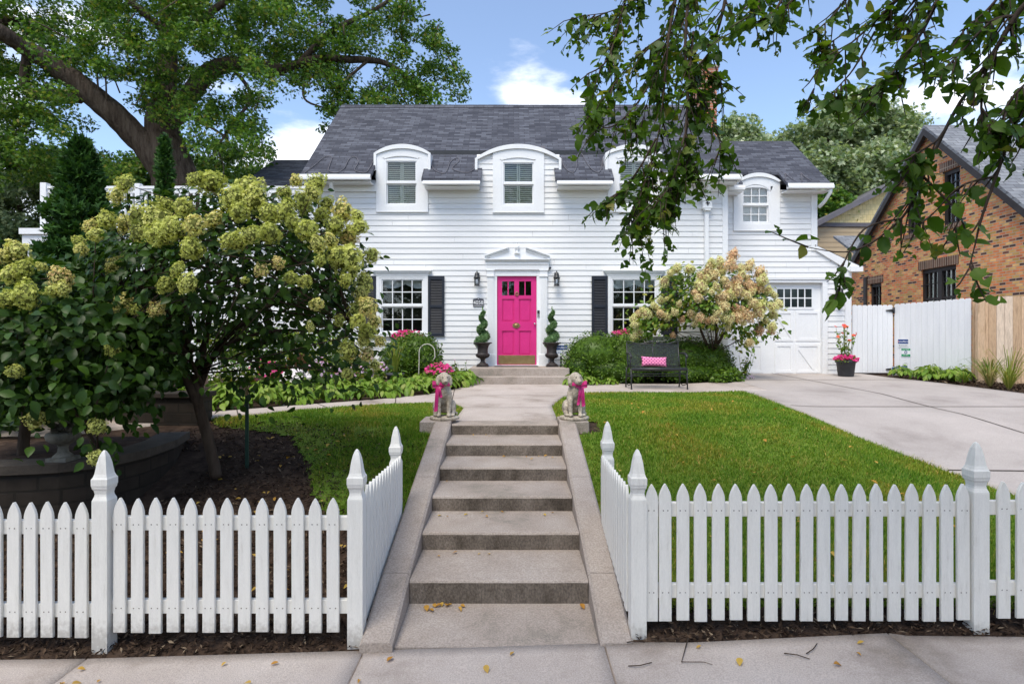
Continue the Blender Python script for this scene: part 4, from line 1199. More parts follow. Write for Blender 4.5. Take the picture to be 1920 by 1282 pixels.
fi = MB(); fxx, fyy = X_(969.5), HY - .07
fi.box(fxx - .06, fxx + .06, HY - .13, HY, fz(476.5), fz(474)); fi.box(fxx - .04, fxx + .04, HY - .08, HY, fz(490), fz(476.6))
fi.lathe([(.035, 0), (.026, .02), (.022, .04), (.030, .055), (.052, .09), (.056, .12), (.048, .15), (.030, .172), (.010, .18)], (fxx, fyy, fz(474)), 14); fi.build('finial', WHITE, surround)
th = MB(); th.rbox(X_(927), X_(1009), HY - .09, HY + .09, fz(690), fz(684.4), .006); th.build('threshold', WHITE, surround)

# --- stoop
st_ = thing('entry_stoop', 'low concrete stoop of two steps in front of the magenta door', 'stoop', (.12, 12.6, .9))
MB().rbox(-.93, 1.18, 12.35, 13.39, .7, 1.232, .016).build('landing', CONC_STEP, st_)
MB().rbox(-.93, 1.18, 12.05, 12.349, .7, 1.072, .016).build('step', CONC_STEP, st_)
MB().rbox(fx(928), fx(1008), 12.95, 13.28, 1.2325, 1.246, .006).build('door_mat', DARKTRIM, st_)

# --- garage wing
WX0, WX1 = FX(1361, WY), FX(1530.5, WY)
wz = lambda py: FZ(py, WY)
wx = lambda px: FX(px, WY)
WS = (wx(1385), wx(1464), wz(337), wz(325.5), wz(350), wx(1374.5), wx(1461), wz(432), wx(1388), wx(1443.5), wz(421), wz(352))
WS = (wx(1380), wx(1462), wz(341), wz(325.5), wz(352)) + WS[5:]
GX0, GX1, GZ0, GZ1 = wx(1364), wx(1541), wz(701), wz(530)
LXR = wx(1584)
low_clip = lambda zt: LXR if zt < wz(500) else WX1 + max(0, (wz(462) - zt) / (wz(462) - wz(500))) * (LXR - WX1)
siding('wing_wall', WX0, LXR, wz(703), 5.34, WY, house, [(GX0 - .05, GX1 + .01, GZ0 - .2, GZ1), (WS[8] - .02, WS[9] + .02, WS[10] - .02, WS[11] + .08)], clip=lambda zt: low_clip(zt) if zt < wz(461) else WX1 - .1)
MB().box(WX1 - .13, WX1 + .01, WY - .032, WY + .1, wz(470), 5.33).build('corner_board', WHITE, house)
MB().box(LXR - .01, LXR + .14, WY - .032, WY + .1, wz(704), wz(502)).build('corner_board', WHITE, house)
lt = MB(); lt.prism([(wx(1528), WY - .06, wz(461)), (wx(1528), WY - .06, wz(470)), (wx(1590), WY - .06, wz(508)), (wx(1608), WY - .06, wz(508)), (wx(1608), WY - .06, wz(499))], (0, .12, 0))
lt.box(wx(1590), wx(1613), WY - .12, WY + 1.0, wz(510), wz(500)); lt.build('rake_return', WHITE, house)
lr = MB(); lr.prism([(wx(1527), WY - .05, wz(459.5)), (wx(1609), WY - .05, wz(497.5)), (wx(1609), WY - .05, wz(499)), (wx(1527), WY - .05, wz(461))], (0, 3.0, 0)); lr.build('lean_to_roof', SHINGLE, house, uv=uv_wall)
b = MB(); b.box(WX1 - .12, WX1, WY + .12, 18.5, .8, 5.3); b.box(LXR, LXR + .12, WY + .1, 16.8, .8, wz(505)); b.build('side_wall', SIDING, house)
MB().box(WX0 + .2, WX1 - .15, WY + .5, WY + .55, .9, 5.6).build('interior_wall', DARKROOM, house)
WEY, WEZ, WRY, WRZ = 13.42, 5.42, 15.35, 7.02
WSL = (WRZ - WEZ) / (WRY - WEY)
mb = MB()
wd0, wd1 = wx(1384), wx(1458)
roof_slab(HX1 - .3, wx(1541), WY + .05, WRY, mb=mb, ey=WEY, ez=WEZ, sl=WSL)
roof_slab(wx(1461), wx(1541), WEY, WY + .05, mb=mb, ey=WEY, ez=WEZ, sl=WSL)
roof_slab(HX1 - .1, wx(1381), WEY, WY + .05, mb=mb, ey=WEY, ez=WEZ, sl=WSL)
xr = wx(1541)
mb.prism([(HX1 - .3, WRY, WRZ), (HX1 - .3, 17.3, 5.4), (HX1 - .3, 17.3, 5.33), (HX1 - .3, WRY, WRZ - .07)], (xr - HX1 + .3, 0, 0))
wroof = mb.build('wing_roof', SHINGLE, house, uv=uv_roof(WSL))
b = MB(); b.prism([(xr - .05, WEY + .02, WEZ - .072), (xr - .05, WRY, WRZ - .072), (xr - .05, WRY, WRZ - .2), (xr - .05, WEY + .02, WEZ - .2)], (.03, 0, 0)); b.build('rake_board', WHITE, house)
b = MB(); b.prism([(WX1 - .12, WEY + .3, 5.3), (WX1 - .12, 17.2, 5.3), (WX1 - .12, WRY, WRZ - .15)], (.12, 0, 0)); b.build('side_wall', SIDING, house)
gutter(wx(1462), wx(1545), WEY - .03, WEZ - .02, house, soff=WY)
gutter(HX1 + .02, wx(1383), WEY - .03, WEZ - .06, house, soff=WY)
dg = MB(); dg.tube([(wx(1541), WEY, WEZ - .13), (wx(1541.5), WEY + .02, WEZ - .22), (wx(1537), WY - .2, WEZ - .4), (wx(1531), WY - .1, WEZ - .5)], .042, 10); dg.build('downspout', WHITE, house)
for px in (1474, 1504):
    cable([on_roof(*p, ey=WEY, ez=WEZ, sl=WSL) for p in ((px, 342), (px - 1, 333), (px - 2, 327), (px + 6, 334), (px + 16, 341))], wroof)
dormer(WS, WY, 1.3, False, cols=3, rows=2, warch=.10, legs=False, th=.09)
MB().box(WS[8] + .05, WS[9] - .05, WY + .045, WY + .05, WS[10], WS[11] + .1).build('curtain_or_sky_sheet', CURTAIN_OR_SKY, house)  # flat pale sheet, its colour standing in for sky reflected in the pane

# garage door
gd = MB(); gy = WY + .06
gd.box(GX0, GX1, gy, gy + .04, GZ0, GZ1)
H_ = GZ1 - GZ0; secs = [GZ0, GZ0 + H_ * .235, GZ0 + H_ * .47, GZ0 + H_ * .70, GZ1]
def raised(x0, x1, z0, z1, t=.014):
    fr = .06
    gd.box(x0, x0 + fr, gy - t, gy, z0, z1); gd.box(x1 - fr, x1, gy - t, gy, z0, z1)
    gd.box(x0 + fr, x1 - fr, gy - t + .001, gy, z0, z0 + fr); gd.box(x0 + fr, x1 - fr, gy - t + .001, gy, z1 - fr, z1)
    k = x0 + fr + .08
    while k < x1 - fr - .02: gd.box(k, k + .006, gy - .004, gy, z0 + fr, z1 - fr); k += .085
def diag(x0, z0, x1, z1, w=.05):
    d_ = Vector((x1 - x0, 0, z1 - z0)).normalized(); n_ = Vector((-d_.z, 0, d_.x)) * w / 2
    p = [Vector((x0, gy - .013, z0)) + n_, Vector((x0, gy - .013, z0)) - n_, Vector((x1, gy - .013, z1)) - n_, Vector((x1, gy - .013, z1)) + n_]
    gd.prism(p, (0, .012, 0))
gx = [GX0 + .02, (GX0 + GX1) / 2 - .30, (GX0 + GX1) / 2 - .28, GX1 - .02]
GM = wx(1493)
for (z0, z1) in ((GZ0 + .02, GZ0 + H_ * .33), (GZ0 + H_ * .36, GZ0 + H_ * .69)):
    for (a, c) in ((GX0 + .02, wx(1432)), (wx(1455), wx(1489)), (wx(1494), GX1 - .02)):
        raised(a, c, z0, z1)
diag(wx(1458), GZ0 + H_ * .66, wx(1487), GZ0 + H_ * .39); diag(wx(1497), GZ0 + H_ * .30, wx(1528), GZ0 + H_ * .05)
diag(wx(1372), GZ0 + H_ * .05, wx(1392), GZ0 + H_ * .30)
gx0, gx1, gz0, gz1 = wx(1459), wx(1524), wz(575.5), wz(541.5)
for (a, c) in ((gx0, gx1), (wx(1376), wx(1441))):
    gd.box(a - .05, c + .05, gy - .012, gy, gz0 - .05, gz0); gd.box(a - .05, c + .05, gy - .012, gy, gz1, gz1 + .05); gd.box(a - .05, a, gy - .0118, gy, gz0, gz1); gd.box(c, c + .05, gy - .0118, gy, gz0, gz1)
    for i in range(1, 5): x = a + (c - a) * i / 5; gd.box(x - .014, x + .014, gy - .010, gy, gz0, gz1)
    zc = (gz0 + gz1) / 2; gd.box(a, c, gy - .0095, gy, zc - .013, zc + .013)
garage = gd.build('garage_door', WHITE, house)
for (a, c) in ((gx0, gx1), (wx(1376), wx(1441))):
    MB().box(a, c, gy - .005, gy - .002, gz0, gz1).build('pane', mat('garage_glass', [(.012, .018, .022)], rough=.06, spec=.6), garage)
jb = MB(); jb.box(GX1, wx(1550), WY - .045, WY + .12, GZ0, GZ1 + .07); jb.box(GX0 - .12, GX0, WY - .045, WY + .12, GZ0, GZ1 + .07); jb.box(GX0, GX1, WY - .045, WY + .12, GZ1, GZ1 + .07); jb.box(GX0 - .15, wx(1552), WY - .07, WY + .02, GZ1 + .071, GZ1 + .09); jb.build('garage_casing', WHITE, house)
MB().box(GX0, GX1, gy - .02, gy + .05, GZ0 - .02, GZ0 - .001).build('door_seal', DARKTRIM, garage)

# --- sunroom with a roof deck on the left, and the rear wing
PY = 14.0
px0, px1 = FX(48, PY), HX0 - .01
siding('sunroom_wall', px0 + .2, px1, 1.0, FZ(462, PY), PY, house, seams=False)
b = MB(); b.box(px0, px1, PY - .10, PY + .15, FZ(462, PY), FZ(441, PY)); b.box(px0 - .03, px1, PY - .16, PY + 3.4, FZ(441, PY) + .001, FZ(430, PY)); b.box(px0 + .05, px0 + .2, PY, PY + 3.3, 1.0, FZ(441, PY)); b.build('sunroom_fascia', WHITE, house)
for (a, c) in ((-10.8, -9.6), (-9.2, -8.0), (-7.4, -6.2), (-5.9, -4.9)):
    window(house, a, c, 1.9, 3.7, PY, 2, 2, name='window')
b = MB(); zt, zb = FZ(350, PY), FZ(430, PY)
rx0 = FX(80, PY)
b.box(rx0, rx0 + .14, PY - .08, PY + .06, zb, FZ(344, PY))
b.box(rx0 + .14, px1 + .02, PY - .06, PY + .05, zt - .06, zt); b.box(rx0 + .14, px1 + .02, PY - .04, PY + .03, zt - .16, zt - .062)
b.box(rx0 + .14, px1, PY - .04, PY + .03, zb + .10, zb + .17)
for x in (-9.0, -6.9): b.box(x, x + .12, PY - .07, PY + .06, zb, zt + .06)
b.box(rx0 + .02, rx0 + .12, PY + .06, PY + 3.2, zt - .06, zt); b.box(rx0 + .03, rx0 + .1, PY + .06, PY + 3.2, zt - .16, zt - .062)
rail = b.build('deck_railing', WHITE, house)
x = rx0 + .3
while x < px1:
    MB().box(x, x + .045, PY - .03, PY + .02, zb + .17, zt - .16).build('baluster', WHITE, rail); x += .165
y = PY + .2
while y < PY + 3.1:
    MB().box(rx0 + .05, rx0 + .09, y, y + .045, zb + .1, zt - .16).build('baluster', WHITE, rail); y += .4
# rear wing roof behind the deck
RWX0, RWX1 = FX(470, 17.2), HX0
mb = MB(); mb.prism([(RWX0 - .0, 16.6, FZ(345, 16.6)), (RWX0 - .0, 18.9, FZ(300, 18.9)), (RWX0 - .0, 18.9, FZ(300, 18.9) - .07), (RWX0, 16.6, FZ(345, 16.6) - .07)], (RWX1 - RWX0 + .6, 0, 0))
mb.prism([(RWX0 - .0, 18.9, FZ(300, 18.9)), (RWX0 - .0, 21.2, FZ(345, 16.6)), (RWX0 - .0, 21.2, FZ(345, 16.6) - .07), (RWX0, 18.9, FZ(300, 18.9) - .07)], (RWX1 - RWX0 + .6, 0, 0))
mb.build('rear_roof', SHINGLE, house, uv=uv_roof(.7))
b = MB(); b.box(RWX0 + .3, RWX1, 17.0, 20.9, .8, FZ(345, 16.6) - .05); b.prism([(RWX0 + .3, 17.0, FZ(345, 16.6) - .05), (RWX0 + .3, 20.8, FZ(345, 16.6) - .05), (RWX0 + .3, 18.9, FZ(300, 18.9) - .1)], (.2, 0, 0)); b.build('rear_wall', SIDING, house)
# ------------------------------------------------------------------ things fixed to or standing by the house
def lantern(px, pz, D, label, s=1.0, group='black carriage lanterns on the house wall'):
    x, z = FX(px, D), FZ(pz, D)          # centre of the lantern
    y = D - .14 * s
    t = thing('wall_lantern', label, 'lantern', (x, D, z), group)
    b = MB()
    b.box(x - .05 * s, x + .05 * s, D - .03, D - .015, z - .02 * s, z + .14 * s); b.tube([(x, D - .02, z + .10 * s), (x, y + .04, z + .17 * s), (x, y, z + .15 * s)], .010 * s, 8)
    b.build('bracket', BLACKMETAL, t)
    b = MB(); b.lathe([(.074 * s, .0), (.078 * s, .012 * s), (.060 * s, .035 * s), (.052 * s, .09 * s), (.036 * s, .125 * s), (.015 * s, .14 * s), (.008 * s, .175 * s), (.003 * s, .18 * s)], (x, y, z), 14); b.build('cap', BLACKMETAL, t)
    b = MB()
    for k in range(6):
        a = math.pi / 3 * k
        b.tube([(x + .062 * s * math.cos(a), y + .062 * s * math.sin(a), z), (x + .052 * s * math.cos(a), y + .052 * s * math.sin(a), z - .155 * s)], .0055 * s, 6)
    b.lathe([(.068 * s, -.172 * s), (.070 * s, -.165 * s), (.060 * s, -.152 * s)], (x, y, z), 14); b.build('cage', BLACKMETAL, t)
    b = MB(); b.lathe([(.050 * s, -.152 * s), (.058 * s, -.004 * s)], (x, y, z), 12); b.build('glass', LAMP_GLASS, t)
    b = MB(); b.lathe([(.012 * s, -.15 * s), (.018 * s, -.145 * s), (.018 * s, -.09 * s), (.026 * s, -.06 * s), (.018 * s, -.02 * s), (.004 * s, -.01 * s)], (x, y, z), 10); b.build('bulb', SIGNWHITE, t)
lantern(895, 523, HY - .02, 'black wall lantern above the house number plaque, left of the magenta door')
lantern(1043, 523, HY - .02, 'black wall lantern under the small camera, right of the magenta door')
lantern(1570, 552, WY - .02, 'black wall lantern beside the garage door, near the white gate')

t = thing('house_number_plaque', 'small dark plaque reading 4058 on the siding left of the magenta door', 'house number', (fx(897), HY, fz(567)))
b = MB(); x0, x1, z0, z1 = fx(887), fx(907), fz(575), fz(561)
arc = [(x0, z1 - .0), (x0 + .03, z1 + .008), (fx(897) - .05, z1 + .012), (fx(897) - .03, z1 + .03), (fx(897) + .03, z1 + .03), (fx(897) + .05, z1 + .012), (x1 - .03, z1 + .008), (x1, z1)]
b.prism([(x, HY - .032, z) for x, z in [(x0, z0 + .012), (x0 + .012, z0), (x1 - .012, z0), (x1, z0 + .012)] + arc[::-1]], (0, .014, 0)); b.build('plate', mat('plaque_slate', [(.06, .062, .075), (.10, .10, .12)], scale=12), t)
text('lettering', '4058', .115, (fx(897), HY - .0335, fz(567.6)), LETTER, t)
b = MB(); b.box(x0 + .025, x1 - .025, HY - .0332, HY - .032, z0 + .018, z0 + .026); b.prism([(fx(897) - .018, HY - .0332, z1 + .012), (fx(897), HY - .0332, z1 - .004), (fx(897) + .018, HY - .0332, z1 + .012)], (0, .001, 0)); b.build('ornament', LETTER, t)
t = thing('doorbell', 'slim black and silver video doorbell on the casing right of the magenta door', 'doorbell', (fx(1009.5), HY, fz(588)))
MB().rbox(fx(1007.2), fx(1011.6), HY - .055, HY - .028, fz(588), fz(582), .005).build('camera_head', BLACKMETAL, t); MB().rbox(fx(1007.2), fx(1011.6), HY - .054, HY - .028, fz(594), fz(588.05), .005).build('button_plate', STEEL, t)
t = thing('security_camera', 'tiny black security camera under the right end of the door pediment', 'camera', (fx(1030.5), HY, fz(503.5)))
b = MB(); b.lathe([(.02, 0), (.026, .01), (.026, .05), (.02, .055)], (0, 0, 0), 12); o = b.build('body', BLACKMETAL, None); o.parent = t; o.rotation_euler = (R(80), 0, R(12)); o.location = (0, -.03, 0)
MB().box(fx(1030.5) - .02, fx(1030.5) + .02, HY - .03, HY - .016, fz(505), fz(500)).build('mount', WHITE, t)

# urns and spiral topiaries
URN = [(.0, 0), (.125, 0), (.128, .022), (.11, .035), (.075, .055), (.048, .09), (.042, .115), (.055, .13), (.052, .142), (.085, .165), (.128, .20), (.142, .235), (.135, .262), (.112, .28), (.118, .292), (.112, .31), (.118, .38), (.135, .44), (.165, .475), (.205, .49), (.212, .505), (.20, .512), (.16, .505), (.14, .46), (.0, .45)]
def urn(px, label):
    x, y, z = FX(px, 13.0), 13.0, 1.2325
    t = thing('urn', label, 'urn', (x, y, z), 'dark footed urns flanking the front door')
    b = MB(); b.box(x - .13, x + .13, y - .13, y + .13, z, z + .03); b.lathe([(r, h + .028) for r, h in URN], (x, y, z), 28)
    b.build('bowl', BRONZE, t)
    g = MB()
    for k in range(20):
        a = 2 * math.pi * k / 20
        g.tube([(x + r * math.cos(a), y + r * math.sin(a), z + h + .028) for r, h in ((.090, .166), (.133, .20), (.147, .235), (.139, .262))], [.006, .012, .013, .006], 5)
    g.build('gadroon', BRONZE, t)
    return x, y, z + .47
def topiary(px, label, hand):
    x, y, z = urn(px, label[0])
    t = thing('spiral_topiary', label[1], 'topiary', (x, y, z), 'clipped spiral topiaries in urns')
    n = 260; P_ = []; S_ = []
    H = .71
    for i in range(n):
        u = i / (n - 1); a = hand * (u * 2 * math.pi * 2.6 + 2.2); A = .082 * (1 - u * .72); r = .122 * (1 - u * .68)
        c = np.array((x + A * math.cos(a), y + A * math.sin(a), z + .03 + u * H))
        k = 46
        P_.append(c + ball_points(k, shell=.72) * r)
    P_ = np.concatenate(P_)
    leaves('foliage', P_, RNG.uniform(.018, .034, len(P_)), TOPLEAF, t, T_SMALL, aspread=1, axis=np.array((0, 0, .5)))
    core = MB(); core.tube([(x + .08 * (1 - i / 60 * .75) * math.cos(hand * (i / 60 * 2 * math.pi * 2.6 + 2.2)), y + .08 * (1 - i / 60 * .75) * math.sin(hand * (i / 60 * 2 * math.pi * 2.6 + 2.2)), z + .03 + i / 60 * H) for i in range(61)], [.095 * (1 - i / 60 * .72) for i in range(61)], 8); core.build('core', TOPLEAF, t)
    tp = z + H
    leaves('tip', np.array([(x, y, tp + .02 + .012 * k) for k in range(9)]), .05, TOPLEAF, t, T_SMALL, axis=np.array((0, 0, 4.)), aspread=.5)
    MB().tube([(x, y, z - .05), (x, y, tp)], .010, 6).build('stem', TWIG, t)
topiary(905, ('dark bronze urn left of the magenta door, under the number plaque', 'green spiral topiary in the urn left of the magenta door'), 1)
topiary(1035, ('dark bronze urn right of the magenta door, beside the blue yard sign', 'green spiral topiary in the urn right of the magenta door, beside the blue yard sign'), 1)

# ------------------------------------------------------------------ stone dogs with magenta ribbons
def sculpt(parts, voxel, name, smooth_iter=4):
    """one continuous skin over overlapping volumes"""
    b = MB()
    for p in parts:
        if p[0] == 'ball': b.ball(p[1], p[2], 20, 14)
        else: b.tube(p[1], p[2], 14)
    me = b.mesh(name + '_raw'); o = bpy.data.objects.new(name + '_raw', me); COL.objects.link(o)
    m = o.modifiers.new('r', 'REMESH'); m.mode = 'VOXEL'; m.voxel_size = voxel
    s = o.modifiers.new('s', 'SMOOTH'); s.factor = .5; s.iterations = smooth_iter
    dg_ = bpy.context.evaluated_depsgraph_get()
    me2 = bpy.data.meshes.new_from_object(o.evaluated_get(dg_)); me2.name = name
    bpy.data.objects.remove(o)
    return me2
def dog(px, D, z, label, head_turn, bow_side, rz):
    """sitting hound facing -y, built at the origin, then set on its plinth"""
    hb = Vector((0, -.075, .415)); ht = head_turn
    c_, s_ = math.cos(ht), math.sin(ht)
    def H(x, y, zz): return (hb.x + x * c_ - y * s_, hb.y + x * s_ + y * c_, hb.z + zz)
    parts = [('ball', (0, .075, .125), (.098, .115, .10)), ('ball', (0, .02, .20), (.088, .092, .12)), ('ball', (0, -.04, .275), (.082, .072, .095)),
             ('tube', [(0, -.03, .28), (0, -.06, .36), (0, -.07, .41)], [.068, .058, .056]),
             ('ball', H(0, 0, .012), (.064, .066, .064)), ('ball', H(0, -.028, .004), (.052, .05, .05)),
             ('tube', [H(0, -.03, -.012), H(0, -.075, -.026), H(0, -.108, -.034)], [.046, .037, .028]), ('ball', H(0, -.118, -.024), (.016, .012, .012)),
             ('tube', [H(0, -.04, .018), H(0, -.085, -.006)], [.028, .018]),
             ('ball', H(.028, -.048, .030), (.015, .012, .010)), ('ball', H(-.028, -.048, .030), (.015, .012, .010))]
    for sg in (-1, 1):
        parts += [('tube', [(.052 * sg, -.045, .27), (.058 * sg, -.075, .17), (.055 * sg, -.085, .07), (.055 * sg, -.088, .03)], [.040, .031, .024, .022]), ('ball', (.056 * sg, -.105, .022), (.027, .040, .022)),
                  ('ball', (.088 * sg, .055, .095), (.048, .092, .082)), ('tube', [(.098 * sg, .03, .06), (.098 * sg, -.05, .022)], [.034, .022]), ('ball', (.098 * sg, -.06, .02), (.026, .036, .02)),
                  ('tube', [H(.050 * sg, .0, .040), H(.070 * sg, .004, .0), H(.072 * sg, -.006, -.048), H(.066 * sg, -.012, -.074)], [.022, .026, .025, .014])]
    parts += [('tube', [(.03, .16, .05), (.09, .17, .025), (.14, .10, .02), (.14, .04, .02)], [.022, .020, .016, .010])]
    t = thing('dog_statue', label, 'dog statue', (0, 0, 0), 'stone dogs guarding the top of the steps')
    body = link('dog', sculpt(parts, .0065, 'dog', 3), STONE, t, smooth=True)
    f = MB()
    for sg in (-1, 1):
        f.ball(H(.027 * sg, -.066, .022), (.009, .005, .007), 10, 6)
    f.ball(H(0, -.128, -.024), (.011, .008, .008), 10, 6)
    mp = [H(-.026, -.098, -.052), H(-.012, -.124, -.046), H(0, -.132, -.043), H(.012, -.124, -.046), H(.026, -.098, -.052)]
    f.tube(mp, .0032, 5); f.build('face_carving', mat('worn_stone_dark', [(.10, .085, .07), (.16, .14, .12)], scale=20, rough=.9), t)
    base = MB(); base.lathe([(.150, -.036), (.165, -.03), (.168, -.012), (.160, .0), (.12, .006)], (0, 0, 0), 22); me = base.mesh('base')
    for v in me.vertices: v.co.y = v.co.y * 1.0 + .01; k = 1 + .04 * math.sin(v.co.x * 40 + v.co.y * 31); v.co.x *= k; v.co.y *= k
    link('base', me, STONE, t, smooth=True)
    rbn = MB(); n = 22; v = []; fcs = []
    for i in range(n):
        a = 2 * math.pi * i / n; rx, ry = .068, .070
        for (zz, k) in ((.333, 1.05), (.352, 1.10), (.372, .99)):
            tilt = -.012 * math.sin(a) ; v.append((rx * k * math.cos(a), -.055 + ry * k * math.sin(a), zz + tilt))
    for i in range(n):
        j = (i + 1) % n
        for k in range(2): fcs.append((i * 3 + k, j * 3 + k, j * 3 + k + 1, i * 3 + k + 1))
    rbn.add(v, fcs, True); rib = rbn.build('ribbon', RIBBON, t)
    bs = bow_side
    bw = MB(); kx, ky, kz = bs * .062, -.092, .345
    for lp in (-1, 1):
        pts = [(kx, ky, kz), (kx + bs * .03 * lp - .0, ky - .025, kz + .030), (kx + bs * .062 * lp, ky - .03, kz + .034 - .02 * (lp < 0)), (kx + bs * .068 * lp, ky - .022, kz + .004), (kx + bs * .035 * lp, ky - .02, kz - .010), (kx, ky - .008, kz)]
        vv = []; ff = []
        for q, p in enumerate(pts):
            hw = (.012, .020, .024, .022, .018, .012)[q]; vv += [(p[0], p[1] - hw * .25, p[2] - hw), (p[0], p[1] + hw * .25, p[2] + hw)]
        for q in range(len(pts) - 1): ff.append((2 * q, 2 * q + 2, 2 * q + 3, 2 * q + 1))
        bw.add(vv, ff, True)
    bw.ball((kx, ky - .012, kz), (.017, .013, .018), 10, 8)
    bw.build('bow', RIBBON, t)
    tl = MB()
    for (dx, ln, w_) in ((.018, .27 if bs < 0 else .215, .020), (-.022, .12 if bs < 0 else .20, .017)):
        n = 12; vv = []; ff = []
        for q in range(n):
            u = q / (n - 1); cx2 = kx + bs * dx * (.4 + u * 1.1); yy = ky - .016 - .012 * math.sin(u * 5) - .02 * u; zz = kz - .01 - ln * u
            vv += [(cx2 - w_, yy + .004 * math.sin(u * 9), zz), (cx2, yy - .006, zz), (cx2 + w_, yy - .004 * math.sin(u * 7), zz + (.012 if q == n - 1 else 0))]
        for q in range(n - 1):
            for k in range(2): ff.append((3 * q + k, 3 * q + k + 1, 3 * q + 4 + k, 3 * q + 3 + k))
        tl.add(vv, ff, True)
    tl.build('ribbon_tail', RIBBON, t)
    t.location = (FX(px, D), D, z + .036); t.rotation_euler = (0, 0, rz); t.scale = (1.02, 1.02, 1.06)
    return t
dog(833, 6.86, .905, 'weathered stone hound left of the steps, long magenta ribbon hanging to its feet', R(14), -1, R(4))
dog(1077, 6.86, .905, 'weathered stone hound right of the steps, magenta bow at its shoulder towards the bench', R(22), 1, R(2))

# ------------------------------------------------------------------ mesh bench and cushion
m, n_, l_, b_, out_ = new_mat('expanded_mesh')
b_.inputs['Base Color'].default_value = (.03, .035, .037, 1); b_.inputs['Roughness'].default_value = .5
tr_ = n_.new('ShaderNodeBsdfTransparent'); ms_ = n_.new('ShaderNodeMixShader'); ms_.inputs[0].default_value = .52
l_.new(tr_.outputs[0], ms_.inputs[1]); l_.new(b_.outputs[0], ms_.inputs[2]); l_.new(ms_.outputs[0], out_.inputs[0])
MESHMETAL = m
BX, BY, BZ = FX(1229, 11.2), 11.2, G(2.7, 11.2) + .012
bench = thing('garden_bench', 'black wire mesh garden bench in front of the clipped hedges', 'bench', (BX, BY, BZ))
bench_w = .50
def bp(x, y, z): return (BX + x, BY + y, BZ + z)
b = MB(); v = []; f = []       # seat sheet rolled over the front, back sheet
prof = [(-.30, .335), (-.325, .36), (-.315, .395), (-.28, .41), (-.15, .402), (.05, .392), (.16, .40)]
for (y, z) in prof: v += [bp(-bench_w, y, z), bp(bench_w, y, z)]
for i in range(len(prof) - 1): f.append((2 * i, 2 * i + 1, 2 * i + 3, 2 * i + 2))
b.add(v, f, True); b.build('seat', MESHMETAL, bench)
b = MB(); v = []; f = []
prof = [(.16, .42), (.19, .55), (.225, .70), (.255, .84)]
for (y, z) in prof: v += [bp(-bench_w, y, z), bp(bench_w, y, z)]
for i in range(len(prof) - 1): f.append((2 * i, 2 * i + 1, 2 * i + 3, 2 * i + 2))
b.add(v, f, True); b.build('backrest', MESHMETAL, bench)
b = MB(); r = .011
top = [bp(-bench_w + 2 * bench_w * i / 24, .26, .865 + .022 * math.cos(i / 24 * math.pi * 4) * (1 if abs(i - 12) > 2 else .7)) for i in range(25)]
b.tube(top, r, 6); b.tube([bp(-bench_w, .255, .84), bp(bench_w, .255, .84)], r, 6); b.tube([bp(0, .16, .42), bp(0, .255, .84)], r * .9, 6); b.tube([bp(-bench_w, .16, .41), bp(bench_w, .16, .41)], r, 6); b.tube([bp(-bench_w - .02, -.305, .375), bp(bench_w + .02, -.305, .375)], .026, 10)
for sg in (-1, 1): b.tube([bp(sg * bench_w, .12, .38), bp(sg * bench_w, .19, .55), bp(sg * bench_w, .26, .87)], r * 1.2, 6)
b.build('back_frame', BLACKMETAL, bench)
for sg in (-1, 1):
    b = MB(); x = sg * (bench_w + .02)
    b.tube([bp(x, .22, .66), bp(x, .05, .665), bp(x, -.16, .66), bp(x, -.27, .62), bp(x, -.285, .575)], [.014, .020, .024, .022, .014], 8); b.tube([bp(x, -.20, .64), bp(x, -.22, .38)], r, 6); b.build('armrest', BLACKMETAL, bench)
    for (y0, y1) in ((-.27, -.31), (.16, .24)):
        b = MB(); b.tube([bp(x, y0, .39), bp(x, (y0 + y1) / 2, .2), bp(x, y1, .0)], r * 1.25, 8); b.tube([bp(x - sg * .12, y0, .30), bp(x - sg * .03, y0, .27), bp(x, (y0 + y1) / 2, .16)], r * .8, 6); b.ball(bp(x, y1, .012), (.02, .02, .012), 8, 6); b.build('leg', BLACKMETAL, bench)
    b = MB(); b.tube([bp(x, -.29, .10), bp(x, .0, .05), bp(x, .21, .10)], r * .8, 6); b.build('stretcher', BLACKMETAL, bench)
b = MB(); b.tube([bp(-bench_w, -.27, .29), bp(bench_w, -.27, .29)], r, 6); b.tube([bp(-bench_w, .17, .22), bp(bench_w, .17, .22)], r, 6); b.build('apron', BLACKMETAL, bench)
# cushion with rows of darker dots
m, n_, l_, b_, out_ = new_mat('dotted_pink_fabric')
b_.inputs['Roughness'].default_value = .85
tc_ = n_.new('ShaderNodeTexCoord'); mp_ = n_.new('ShaderNodeMapping'); mp_.inputs['Scale'].default_value = (22, 0, 22); mp_.inputs['Rotation'].default_value = (0, R(45), 0)
l_.new(tc_.outputs['Object'], mp_.inputs[0])
vo_ = n_.new('ShaderNodeTexVoronoi'); vo_.inputs['Randomness'].default_value = 0.0; vo_.inputs['Scale'].default_value = 1.0
l_.new(mp_.outputs[0], vo_.inputs['Vector'])
rm_ = ramp_node(n_, [(0.0, .30, .03, .14), (.27, .30, .03, .14), (.31, .82, .25, .45), (1, .82, .25, .45)])
l_.new(vo_.outputs['Distance'], rm_.inputs[0]); l_.new(rm_.outputs[0], b_.inputs['Base Color'])
CUSH = m
cu = thing('cushion', 'oblong pink cushion with dark dots lying on the black bench', 'cushion', (BX - .01, BY + .06, BZ + .41))
nx, nz = 24, 14; hw, hh = .245, .095; vv = []; ff = []
